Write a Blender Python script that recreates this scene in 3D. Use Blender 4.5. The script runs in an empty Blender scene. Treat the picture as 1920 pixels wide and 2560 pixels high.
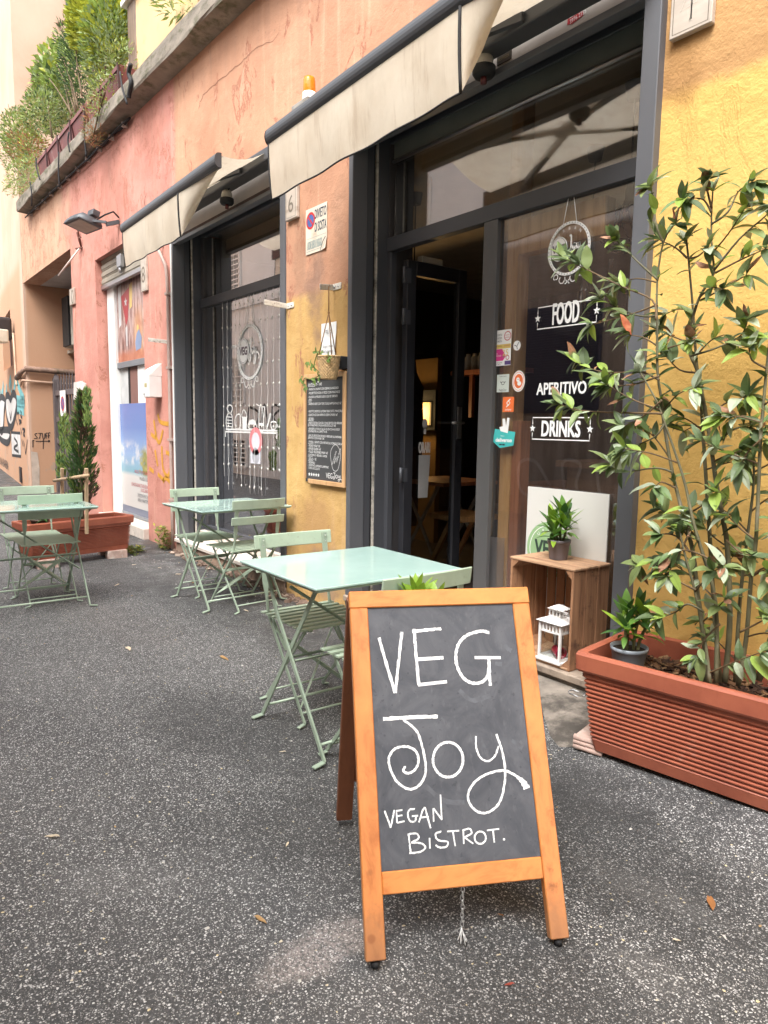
import bpy, bmesh, math, random
from mathutils import Vector, Matrix
random.seed(7)
S = bpy.context.scene
COL = S.collection
R = math.radians
V = Vector

# ------------------------------------------------------------------ camera
FPX = 1765.0                       # focal length in pixels of the 1920 x 2560 photograph
YAW, PIT, ROL, EYE = R(52.61), R(6.94), R(.909), V((0, 0, 1.28))
fwd = V((-math.sin(YAW)*math.cos(PIT), math.cos(YAW)*math.cos(PIT), -math.sin(PIT)))
rt0 = V((math.cos(YAW), math.sin(YAW), 0)); up0 = rt0.cross(fwd)
rgt = rt0*math.cos(ROL)+up0*math.sin(ROL); upv = -rt0*math.sin(ROL)+up0*math.cos(ROL)
cd = bpy.data.cameras.new('camera'); cam = bpy.data.objects.new('camera', cd); COL.objects.link(cam)
cd.sensor_fit = 'HORIZONTAL'; cd.sensor_width = 36; cd.lens = 36*FPX/1920; cd.clip_start = .05; cd.clip_end = 300
m3 = Matrix((rgt, upv, -fwd)).transposed()
cam.matrix_world = Matrix.Translation(EYE) @ m3.to_4x4()
S.camera = cam

# ------------------------------------------------------------------ daylight (overcast)
W = bpy.data.worlds.new('World'); S.world = W; W.use_nodes = True
wn = W.node_tree.nodes; wl = W.node_tree.links
bg = wn['Background']
sky = wn.new('ShaderNodeTexSky'); sky.sky_type = 'NISHITA'; sky.sun_disc = False
SUN_EL, SUN_AZ = R(57), R(152)
sky.sun_elevation = SUN_EL; sky.sun_rotation = SUN_AZ; sky.dust_density = 4; sky.air_density = 1.0; sky.ozone_density = 1
hs = wn.new('ShaderNodeHueSaturation'); hs.inputs['Saturation'].default_value = .12   # a white cloud cover
wl.new(sky.outputs[0], hs.inputs['Color']); wl.new(hs.outputs[0], bg.inputs['Color'])
bg.inputs['Strength'].default_value = .15
sl = bpy.data.lights.new('sun', 'SUN'); sl.energy = 1.0; sl.angle = R(26); sl.color = (1, .98, .95)
so = bpy.data.objects.new('sun', sl); COL.objects.link(so)
sd = V((math.sin(SUN_AZ)*math.cos(SUN_EL), math.cos(SUN_AZ)*math.cos(SUN_EL), math.sin(SUN_EL)))
so.rotation_euler = sd.to_track_quat('Z', 'Y').to_euler(); so.location = (0, -3, 12)
S.view_settings.view_transform = 'Standard'; S.view_settings.look = 'None'
S.view_settings.exposure = 1.78; S.view_settings.gamma = 1
S.view_settings.use_curve_mapping = False
S.render.engine = 'CYCLES'
S.cycles.max_bounces = 8; S.cycles.diffuse_bounces = 4; S.cycles.glossy_bounces = 4; S.cycles.transparent_max_bounces = 12
S.cycles.use_denoising = True
S.cycles.sample_clamp_indirect = 6

# ------------------------------------------------------------------ surveying helpers: a photo pixel on a known plane
def ray(x, y): return fwd + rgt*((x-960)/FPX) - upv*((y-1280)/FPX)
def onz(x, y, z=0.):
    d = ray(x, y); return EYE + d*((z-EYE.z)/d.z)
def ony(x, y, Y):
    d = ray(x, y); return EYE + d*(Y/d.y)
def onx(x, y, X):
    d = ray(x, y); return EYE + d*(X/d.x)
class Frame:
    """a flat surface: origin, unit right, unit up; normal towards the viewer"""
    def __init__(s, P0, eu, ev=(0, 0, 1)):
        s.o = V(P0); s.u = V(eu).normalized(); s.v = V(ev).normalized(); s.n = s.u.cross(s.v).normalized()
    def px(s, x, y):
        d = ray(x, y); t = (s.o-EYE).dot(s.n)/d.dot(s.n); p = EYE+d*t-s.o
        return (p.dot(s.u), p.dot(s.v))
    def pt(s, u, v, d=0.): return s.o+s.u*u+s.v*v+s.n*d

# ------------------------------------------------------------------ materials
class NT:
    def __init__(s, name):
        s.m = bpy.data.materials.new(name); s.m.use_nodes = True; s.t = s.m.node_tree; s.p = s.t.nodes['Principled BSDF']
    def n(s, typ, **kw):
        x = s.t.nodes.new(typ)
        for k, v in kw.items(): setattr(x, k, v)
        return x
    def l(s, a, b): s.t.links.new(a, b)
    def put(s, sock, v):
        if hasattr(v, 'links') or hasattr(v, 'is_linked'): s.l(v, sock)
        else: sock.default_value = v if not (isinstance(v, tuple) and len(v) == 3 and sock.type == 'RGBA') else (*v, 1)
    def math(s, op, a, b=None, c=None, clamp=False):
        x = s.n('ShaderNodeMath', operation=op, use_clamp=clamp); s.put(x.inputs[0], a)
        if b is not None: s.put(x.inputs[1], b)
        if c is not None: s.put(x.inputs[2], c)
        return x.outputs[0]
    def mix(s, f, a, b, blend='MIX'):
        x = s.n('ShaderNodeMix', data_type='RGBA', blend_type=blend); s.put(x.inputs[0], f); s.put(x.inputs[6], a); s.put(x.inputs[7], b); return x.outputs[2]
    def ramp(s, f, *stops, interp='LINEAR'):
        x = s.n('ShaderNodeValToRGB'); cr = x.color_ramp; cr.interpolation = interp
        while len(cr.elements) < len(stops): cr.elements.new(.5)
        for e, (p, c) in zip(cr.elements, stops):
            e.position = p; e.color = (*c, 1) if isinstance(c, tuple) else (c, c, c, 1)
        s.put(x.inputs[0], f); return x.outputs[0]
    def step(s, v, a, b):   # smooth 0..1 between a and b
        x = s.n('ShaderNodeMapRange', interpolation_type='SMOOTHSTEP'); s.put(x.inputs[0], v); x.inputs[1].default_value = a; x.inputs[2].default_value = b
        return x.outputs[0]
    def pos(s, scale=(1, 1, 1), kind='Object', loc=(0, 0, 0)):
        g = s.n('ShaderNodeNewGeometry').outputs['Position'] if kind == 'World' else s.n('ShaderNodeTexCoord').outputs[kind]
        mp = s.n('ShaderNodeMapping'); mp.inputs['Scale'].default_value = scale; mp.inputs['Location'].default_value = loc
        s.l(g, mp.inputs[0]); return mp.outputs[0]
    def noise(s, vec, scale=5, detail=4, rough=.55, dist=0):
        x = s.n('ShaderNodeTexNoise'); s.l(vec, x.inputs['Vector']); x.inputs['Scale'].default_value = scale
        x.inputs['Detail'].default_value = detail; x.inputs['Roughness'].default_value = rough; x.inputs['Distortion'].default_value = dist
        return x.outputs[0]
    def voro(s, vec, scale, feature='F1', rnd=1, out='Distance'):
        x = s.n('ShaderNodeTexVoronoi', feature=feature); s.l(vec, x.inputs['Vector']); x.inputs['Scale'].default_value = scale
        x.inputs['Randomness'].default_value = rnd; return x.outputs[out]
    def bump(s, h, strength=.3, dist=.01):
        b = s.n('ShaderNodeBump'); b.inputs['Strength'].default_value = strength; b.inputs['Distance'].default_value = dist
        s.l(h, b.inputs['Height']); s.l(b.outputs[0], s.p.inputs['Normal'])
    def xyz(s, vec):
        x = s.n('ShaderNodeSeparateXYZ'); s.l(vec, x.inputs[0]); return x.outputs

MATS = {}
def mat(name, col, rough=.6, metal=0., var=.12, scale=6., bump=0., bscale=60., spec=.5, space='Object', stretch=(1, 1, 1), dirt=None, dirt_amt=0., dscale=3.):
    """a plain material with a little unevenness in colour, gloss and relief; dirt = second colour in patches"""
    if name in MATS: return MATS[name]
    t = NT(name); v = t.pos(stretch, space)
    n1 = t.noise(v, scale, 5)
    c = tuple(col)
    lo = tuple(x*(1-var) for x in c); hi = tuple(min(1, x*(1+var)) for x in c)
    cc = t.ramp(n1, (.3, lo), (.7, hi))
    if dirt:
        n2 = t.noise(v, dscale, 8, .68)
        cc = t.mix(t.step(n2, .62-dirt_amt*.3, .78-dirt_amt*.2), cc, dirt)
    t.put(t.p.inputs['Base Color'], cc)
    t.put(t.p.inputs['Roughness'], t.ramp(n1, (.3, max(0.02, rough-.06)), (.7, min(1, rough+.06))))
    t.p.inputs['Metallic'].default_value = metal; t.p.inputs['Specular IOR Level'].default_value = spec
    if bump: t.bump(t.noise(v, bscale, 4, .6), bump, .004)
    MATS[name] = t.m; return t.m

def emit_mat(name, col, strength):
    if name in MATS: return MATS[name]
    t = NT(name); t.p.inputs['Base Color'].default_value = (*col, 1)
    n = t.noise(t.pos(), 4, 3); cc = t.ramp(n, (.3, tuple(x*.7 for x in col)), (.7, col))
    t.put(t.p.inputs['Emission Color'], cc); t.p.inputs['Emission Strength'].default_value = strength
    MATS[name] = t.m; return t.m

def glass_mat(name, refl=.3, tint=(.8, .82, .82), rough=0.):
    if name in MATS: return MATS[name]
    t = NT(name); t.t.nodes.remove(t.p)
    out = t.t.nodes['Material Output']
    tr = t.n('ShaderNodeBsdfTransparent'); tr.inputs[0].default_value = (*tint, 1)
    gl = t.n('ShaderNodeBsdfGlossy'); gl.inputs['Color'].default_value = (.95, .96, 1, 1); gl.inputs['Roughness'].default_value = rough
    lw = t.n('ShaderNodeLayerWeight'); lw.inputs[0].default_value = .5
    f = t.math('MULTIPLY_ADD', t.math('POWER', lw.outputs['Facing'], 4.), .8*(1-refl), refl, clamp=True)
    mx = t.n('ShaderNodeMixShader'); t.l(f, mx.inputs[0]); t.l(tr.outputs[0], mx.inputs[1]); t.l(gl.outputs[0], mx.inputs[2]); t.l(mx.outputs[0], out.inputs[0])
    MATS[name] = t.m; return t.m

def wood_mat(name, c1, c2, scale=3., axis=2, rough=.55, bump=.15, ring=14, dirt=None, dirt_amt=.2):
    if name in MATS: return MATS[name]
    t = NT(name); st = [ring, ring, ring]; st[axis] = .8
    v = t.pos(tuple(st)); n = t.noise(v, scale, 6, .62, .6)
    rnd = t.n('ShaderNodeObjectInfo').outputs['Random']
    cc = t.ramp(n, (.32, c2), (.5, c1), (.72, tuple(min(1, x*1.18) for x in c1)))
    cc = t.mix(t.math('MULTIPLY', rnd, .35), cc, t.mix(.5, cc, c2))
    if dirt:
        cc = t.mix(t.step(t.noise(t.pos(), 9, 6, .7), .6-dirt_amt*.2, .75), cc, dirt)
    t.put(t.p.inputs['Base Color'], cc); t.p.inputs['Roughness'].default_value = rough
    t.bump(n, bump, .003); MATS[name] = t.m; return t.m

# ------------------------------------------------------------------ mesh building
class MB:
    def __init__(s): s.v = []; s.f = []; s.mi = []; s.cur = 0; s.sm = []; s.smooth = False
    def add(s, vs, fs):
        o = len(s.v); s.v += [tuple(p) for p in vs]
        for f in fs: s.f.append(tuple(i+o for i in f)); s.mi.append(s.cur); s.sm.append(s.smooth)
        return s
    def box(s, a, b, M=None):
        (x0, y0, z0), (x1, y1, z1) = a, b
        if x0 > x1: x0, x1 = x1, x0
        if y0 > y1: y0, y1 = y1, y0
        if z0 > z1: z0, z1 = z1, z0
        vs = [V(p) for p in ((x0, y0, z0), (x1, y0, z0), (x1, y1, z0), (x0, y1, z0), (x0, y0, z1), (x1, y0, z1), (x1, y1, z1), (x0, y1, z1))]
        if M is not None: vs = [M @ p for p in vs]
        return s.add(vs, [(0, 3, 2, 1), (4, 5, 6, 7), (0, 1, 5, 4), (1, 2, 6, 5), (2, 3, 7, 6), (3, 0, 4, 7)])
    def bar(s, p, q, w, h, side=None, w2=None, h2=None):
        """a rectangular bar from p to q: w across `side`, h across the other way"""
        p, q = V(p), V(q); d = (q-p).normalized()
        sd_ = V(side) if side is not None else (V((0, 0, 1)).cross(d) if abs(d.z) < .95 else V((1, 0, 0)))
        sd_ = (sd_-d*sd_.dot(d)).normalized(); u = d.cross(sd_)
        w2 = w if w2 is None else w2; h2 = h if h2 is None else h2
        vs = []
        for c, ww, hh in ((p, w, h), (q, w2, h2)):
            for a, b in ((-1, -1), (1, -1), (1, 1), (-1, 1)): vs.append(c+sd_*(a*ww/2)+u*(b*hh/2))
        return s.add(vs, [(0, 3, 2, 1), (4, 5, 6, 7), (0, 1, 5, 4), (1, 2, 6, 5), (2, 3, 7, 6), (3, 0, 4, 7)])
    def tube(s, pts, r, n=8, cap=True, flat=1.):
        pts = [V(p) for p in pts]; rs = r if isinstance(r, (list, tuple)) else [r]*len(pts)
        rings = []; prev = None
        for i, p in enumerate(pts):
            d = (pts[min(i+1, len(pts)-1)]-pts[max(i-1, 0)])
            d = d.normalized() if d.length > 1e-9 else V((0, 0, 1))
            if prev is None: a = V((0, 0, 1)).cross(d) if abs(d.z) < .95 else V((1, 0, 0)).cross(d)
            else: a = prev-d*prev.dot(d)
            a = a.normalized(); b = d.cross(a); prev = a
            rings.append([p+(a*math.cos(2*math.pi*k/n)+b*(flat*math.sin(2*math.pi*k/n)))*rs[i] for k in range(n)])
        vs = [q for rg in rings for q in rg]; fs = []
        for i in range(len(pts)-1):
            for k in range(n): fs.append((i*n+k, i*n+(k+1) % n, (i+1)*n+(k+1) % n, (i+1)*n+k))
        if cap: fs += [tuple(range(n))[::-1], tuple((len(pts)-1)*n+k for k in range(n))]
        old = s.smooth; s.smooth = True; s.add(vs, fs); s.smooth = old; return s
    def lathe(s, prof, c=(0, 0, 0), n=20, M=None, a0=0, a1=2*math.pi):
        full = abs(a1-a0-2*math.pi) < 1e-6; k_ = n if full else n+1; vs = []
        for r, z in prof:
            for k in range(k_):
                a = a0+(a1-a0)*k/n; p = V((r*math.cos(a), r*math.sin(a), z))
                vs.append((M @ p if M is not None else p)+V(c))
        fs = []
        for i in range(len(prof)-1):
            for k in range(n):
                j = (k+1) % k_; fs.append((i*k_+k, i*k_+j, (i+1)*k_+j, (i+1)*k_+k))
        old = s.smooth; s.smooth = True; s.add(vs, fs); s.smooth = old; return s
    def loft(s, rings, closed=True, cap0=False, cap1=False):
        n = len(rings[0]); vs = [p for rg in rings for p in rg]; fs = []
        for i in range(len(rings)-1):
            for k in range(n if closed else n-1): fs.append((i*n+k, i*n+(k+1) % n, (i+1)*n+(k+1) % n, (i+1)*n+k))
        if cap0: fs.append(tuple(range(n))[::-1])
        if cap1: fs.append(tuple((len(rings)-1)*n+k for k in range(n)))
        return s.add(vs, fs)
    def prism(s, poly, fr, d0, d1):
        """polygon of (u, v) on a frame, from depth d0 to d1"""
        n = len(poly); vs = [fr.pt(u, v, d0) for u, v in poly]+[fr.pt(u, v, d1) for u, v in poly]
        fs = [tuple(range(n))[::-1], tuple(range(n, 2*n))]+[(i, (i+1) % n, (i+1) % n+n, i+n) for i in range(n)]
        return s.add(vs, fs)
    def ribbon(s, fr, pts, w, d=.002, closed=False, w1=None, jit=0.):
        """a flat painted stroke on a frame; pts are (u, v)"""
        P = [V((a, b)) for a, b in pts]; n = len(P); vs = []
        for i in range(n):
            a = P[(i-1) % n] if closed or i > 0 else P[i]; b = P[(i+1) % n] if closed or i < n-1 else P[i]
            t = (b-a); t = t.normalized() if t.length > 1e-9 else V((1, 0)); nn = V((-t.y, t.x))
            ww = w if w1 is None else w+(w1-w)*i/max(1, n-1)
            if jit: ww *= 1+jit*(math.sin(i*1.7+w*900)*.5+rnd(-.5, .5))
            for sg in (1, -1):
                q = P[i]+nn*(sg*ww/2); vs.append(fr.pt(q.x, q.y, d))
        fs = [(2*i+1, 2*((i+1) % n)+1, 2*((i+1) % n), 2*i) for i in range(n if closed else n-1)]
        return s.add(vs, fs)
    def disc(s, fr, u, v, r, d=.002, n=24, ry=None):
        ry = r if ry is None else ry
        return s.add([fr.pt(u+r*math.cos(2*math.pi*k/n), v+ry*math.sin(2*math.pi*k/n), d) for k in range(n)], [tuple(range(n))])
    def ring(s, fr, u, v, r, w, d=.002, n=36, ry=None):
        ry = r if ry is None else ry
        return s.ribbon(fr, [(u+r*math.cos(2*math.pi*k/n), v+ry*math.sin(2*math.pi*k/n)) for k in range(n)], w, d, True)
    def rect(s, fr, u0, v0, u1, v1, d=.002):
        return s.add([fr.pt(u0, v0, d), fr.pt(u1, v0, d), fr.pt(u1, v1, d), fr.pt(u0, v1, d)], [(0, 1, 2, 3)])
    def poly(s, fr, pts, d=.002):
        return s.add([fr.pt(a, b, d) for a, b in pts], [tuple(range(len(pts)))])
    def text(s, fr, u, v, txt, h, w=None, align='l', d=.002, slant=0., rot=0., bold=0.):
        if bold:
            for i, (a, b) in enumerate(((0, 0), (1, 0), (0, 1), (1, 1), (.5, .5))): s.text(fr, u+a*bold-bold/2, v+b*bold-bold/2, txt, h, w, align, d+.00006*i, slant, rot)
            return s
        vs, fs = glyphs(txt)
        if not vs: return s
        x0 = min(p[0] for p in vs); x1 = max(p[0] for p in vs)
        k = h/.73; kx = (w/(x1-x0)) if w else k
        off = {'l': 0, 'c': -.5*(x1-x0)*kx, 'r': -(x1-x0)*kx}[align]
        c_, s_ = math.cos(rot), math.sin(rot); out = []
        for p in vs:
            a, b = (p[0]-x0)*kx+off+slant*p[1]*k, p[1]*k
            out.append(fr.pt(u+a*c_-b*s_, v+a*s_+b*c_, d))
        return s.add(out, fs)
    def mesh(s, name, mats):
        me = bpy.data.meshes.new(name); me.from_pydata(s.v, [], s.f)
        for m in (mats if isinstance(mats, (list, tuple)) else [mats]): me.materials.append(m)
        me.polygons.foreach_set('material_index', s.mi)
        me.polygons.foreach_set('use_smooth', s.sm)
        me.update(); return me
    def build(s, name, mats, parent=None, bevel=0., segs=1, label=None, cat=None, group=None, kind=None, loc=None):
        me = s.mesh(name, mats)
        if loc is not None:      # put the origin there
            me.transform(Matrix.Translation(-V(loc)))
        o = bpy.data.objects.new(name, me); COL.objects.link(o)
        if loc is not None: o.location = loc
        if parent is not None:
            o.parent = parent
            o.matrix_parent_inverse = PINV.get(parent.name, Matrix())
        if bevel:
            b = o.modifiers.new('bevel', 'BEVEL'); b.width = bevel; b.segments = segs; b.limit_method = 'ANGLE'; b.angle_limit = R(40); b.harden_normals = False
        return tag(o, label, cat, group, kind)

PINV = {}
def tag(o, label=None, cat=None, group=None, kind=None):
    for k, x in (('label', label), ('category', cat), ('group', group), ('kind', kind)):
        if x: o[k] = x
    return o
def thing(name, label, cat, loc=(0, 0, 0), group=None, kind=None, rz=0., local=False):
    """an Empty at the thing's base. With local=True its parts are given in its own coordinates, else in world coordinates"""
    o = bpy.data.objects.new(name, None); o.empty_display_size = .1; COL.objects.link(o)
    o.location = loc; o.rotation_euler = (0, 0, rz)
    if not local: PINV[o.name] = (Matrix.Translation(V(loc)) @ Matrix.Rotation(rz, 4, 'Z')).inverted()
    return tag(o, label, cat, group, kind)
def copy_tree(o, parent=None):
    c = o.copy(); COL.objects.link(c)
    if parent is not None: c.parent = parent; c.matrix_parent_inverse = o.matrix_parent_inverse.copy()
    for ch in list(o.children): copy_tree(ch, c)
    return c
def inst(me, name, parent, M, label=None):
    o = bpy.data.objects.new(name, me); COL.objects.link(o)
    if parent is not None:
        o.parent = parent; o.matrix_parent_inverse = PINV.get(parent.name, Matrix())
    o.matrix_basis = M
    return o

GLY = {}
def glyphs(txt):
    if txt not in GLY:
        c = bpy.data.curves.new('lettering_source', 'FONT'); c.body = txt; c.resolution_u = 3; c.fill_mode = 'FRONT'
        o = bpy.data.objects.new('lettering_source', c)
        me = bpy.data.meshes.new_from_object(o)
        GLY[txt] = ([tuple(v.co) for v in me.vertices], [tuple(p.vertices) for p in me.polygons])
        bpy.data.meshes.remove(me); bpy.data.objects.remove(o); bpy.data.curves.remove(c)
    return GLY[txt]

def smooth_pts(pts, k=5, closed=False):
    """Catmull-Rom through the points"""
    P = [V(p) for p in pts]; n = len(P); out = []
    if n < 3: return P
    rng = range(n) if closed else range(n-1)
    for i in rng:
        g = lambda j: P[j % n] if closed else P[max(0, min(n-1, j))]
        a, b, c, d = g(i-1), g(i), g(i+1), g(i+2)
        for j in range(k):
            t = j/k
            out.append(.5*((2*b)+(c-a)*t+(2*a-5*b+4*c-d)*t*t+(3*b-a-3*c+d)*t**3))
    if not closed: out.append(P[-1])
    return out
def star(fr, mb, u, v, r, d=.002):
    mb.poly(fr, [(u+(r if k % 2 == 0 else r*.42)*math.sin(math.pi*k/5), v+(r if k % 2 == 0 else r*.42)*math.cos(math.pi*k/5)) for k in range(10)], d)
def rnd(a, b): return random.uniform(a, b)

# ================================================================== SETTING
def sst(a, b, x):
    t = max(0., min(1., (x-a)/(b-a))); return t*t*(3-2*t)
def gz(x, y):
    """height of the street: it climbs a little towards the wall near the entrance"""
    return .10*sst(1.75, 2.55, y)*sst(-3.1, -2.2, x)+.012*math.sin(x*1.1+.5)*math.sin(y*1.7)*sst(-.5, .4, y)*(1-sst(1.2, 1.8, y))

WY = 2.60      # face of the shop wall
GY = 2.89      # plane of the shop glazing
FW = Frame((0, WY, 0), (1, 0, 0)); FG = Frame((0, GY, 0), (1, 0, 0))
FL = Frame((-13.68, 2.6, 0), (.996, -.09, 0)); FX = Frame((-13.68, 0, 0), (0, 1, 0))

def asphalt():
    t = NT('asphalt'); v = t.pos((1, 1, 1), 'World')
    big = t.noise(v, .9, 5, .6); mid = t.noise(v, 5, 6, .65); fine = t.noise(v, 190, 3, .6)
    wx = t.n('ShaderNodeVectorMath', operation='ADD'); nz = t.n('ShaderNodeTexNoise'); t.l(v, nz.inputs['Vector']); nz.inputs['Scale'].default_value = 60
    sc = t.n('ShaderNodeVectorMath', operation='SCALE'); t.l(nz.outputs['Color'], sc.inputs[0]); sc.inputs['Scale'].default_value = .012
    t.l(v, wx.inputs[0]); t.l(sc.outputs[0], wx.inputs[1]); vv = wx.outputs[0]
    base = t.ramp(fine, (.3, (.016, .0162, .017)), (.52, (.046, .0462, .047)), (.8, (.135, .134, .133)))
    base = t.mix(t.step(big, .35, .7), base, t.mix(.5, base, (.10, .098, .096)))
    def stones(scale, lo, hi, c_from, c_to, keep):
        d = t.voro(vv, scale); c = t.voro(vv, scale, out='Color'); s_ = t.n('ShaderNodeSeparateColor'); t.l(c, s_.inputs[0])
        m = t.math('MULTIPLY', t.math('SUBTRACT', 1, t.step(d, lo, hi)), t.math('GREATER_THAN', s_.outputs[0], keep))
        return m, t.ramp(s_.outputs[1], (.0, c_from), (.9, c_to)), s_.outputs[2], d
    m1, c1, r1, d1 = stones(150, .30, .48, (.10, .099, .098), (.60, .59, .575), .50)
    m2, c2, r2, d2 = stones(260, .26, .46, (.10, .098, .095), (.48, .465, .445), .50)
    m3, c3, r3, d3 = stones(64, .17, .26, (.46, .45, .43), (.66, .55, .32), .94)
    cc = t.mix(m2, base, c2); cc = t.mix(m1, cc, c1); cc = t.mix(m3, cc, c3)
    # dust, tar and damp stains, with contact shade painted in by wall and furniture
    cc = t.mix(t.math('MULTIPLY', t.step(mid, .6, .8), .18), cc, (.30, .295, .29))
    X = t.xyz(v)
    near = t.math('MULTIPLY', t.step(X[1], 1.75, 2.5), t.step(t.math('ADD', mid, t.math('MULTIPLY', X[1], .12)), .66, .84))  # tar and damp along the wall, deepened as painted contact shade
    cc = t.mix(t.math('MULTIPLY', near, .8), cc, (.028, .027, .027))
    br = t.math('MULTIPLY', t.math('MULTIPLY', t.step(X[1], 1.9, 2.6), t.math('SUBTRACT', 1, t.step(X[0], -4.2, -3.0))), t.step(t.noise(v, 2.2, 6), .42, .7))
    cc = t.mix(t.math('MULTIPLY', br, .5), cc, (.13, .085, .06))
    def patch(cx, cy, rx, ry, rot, soft=.5):     # irregular patch on the street, for stains and painted contact shade alike
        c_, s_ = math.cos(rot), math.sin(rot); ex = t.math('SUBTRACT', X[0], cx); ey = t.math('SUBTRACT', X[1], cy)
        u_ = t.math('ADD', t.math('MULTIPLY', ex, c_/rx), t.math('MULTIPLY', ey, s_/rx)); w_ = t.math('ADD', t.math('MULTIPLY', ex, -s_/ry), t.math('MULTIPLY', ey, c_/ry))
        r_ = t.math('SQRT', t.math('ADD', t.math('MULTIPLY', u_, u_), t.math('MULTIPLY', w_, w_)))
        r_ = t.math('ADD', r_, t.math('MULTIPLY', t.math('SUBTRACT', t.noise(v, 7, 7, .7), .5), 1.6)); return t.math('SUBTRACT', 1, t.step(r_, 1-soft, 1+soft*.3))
    for (px_, py_, rx, ry, ro, col_, amt) in ((-1.36, .88, .20, .085, 1.57, (.56, .48, .44), 1.0), (-1.45, 1.98, .36, .16, .15, (.026, .025, .025), .85), (-1.0, 1.72, .22, .07, .2, (.36, .34, .32), .5), (-.82, 1.45, .12, .07, .2, (.36, .34, .32), .4), (-1.9, .55, .22, .10, .9, (.34, .33, .32), .35), (-2.6, 1.25, .7, .3, .3, (.020, .020, .020), .7), (-1.75, 1.25, .6, .3, .9, (.020, .020, .020), .65), (-.95, 1.15, .35, .25, .3, (.020, .020, .020), .5), (-1.3, 1.75, .7, .3, .1, (.020, .020, .020), .75), (-4.7, 2.0, 1.2, .35, .1, (.020, .020, .020), .6), (-3.2, 2.1, .8, .3, 0, (.020, .020, .020), .7), (-8.2, 2.0, 1.2, .3, .1, (.020, .020, .020), .6), (-6.2, 1.8, 1.3, .3, .1, (.024, .023, .023), .7), (-3.6, .75, .7, .25, .2, (.24, .235, .23), .3), (-1.0, .62, .2, .08, .5, (.28, .27, .26), .35), (-4.5, 1.35, .8, .25, .1, (.15, .12, .105), .4)):  # near-black ones paint contact shade around the furniture as well as tar
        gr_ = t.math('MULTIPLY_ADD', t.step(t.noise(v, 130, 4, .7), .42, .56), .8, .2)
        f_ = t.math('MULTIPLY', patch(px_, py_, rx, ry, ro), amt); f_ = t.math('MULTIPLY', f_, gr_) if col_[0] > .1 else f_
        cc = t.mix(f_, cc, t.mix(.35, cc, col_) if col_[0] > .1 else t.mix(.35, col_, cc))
    t.put(t.p.inputs['Base Color'], cc)
    t.put(t.p.inputs['Roughness'], t.ramp(mid, (.3, .62), (.7, .85)))
    h = t.math('ADD', t.math('MULTIPLY', d1, -.7), t.math('MULTIPLY', t.math('ADD', d2, fine), -.35))
    t.bump(h, .55, .006); return t.m

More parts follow.
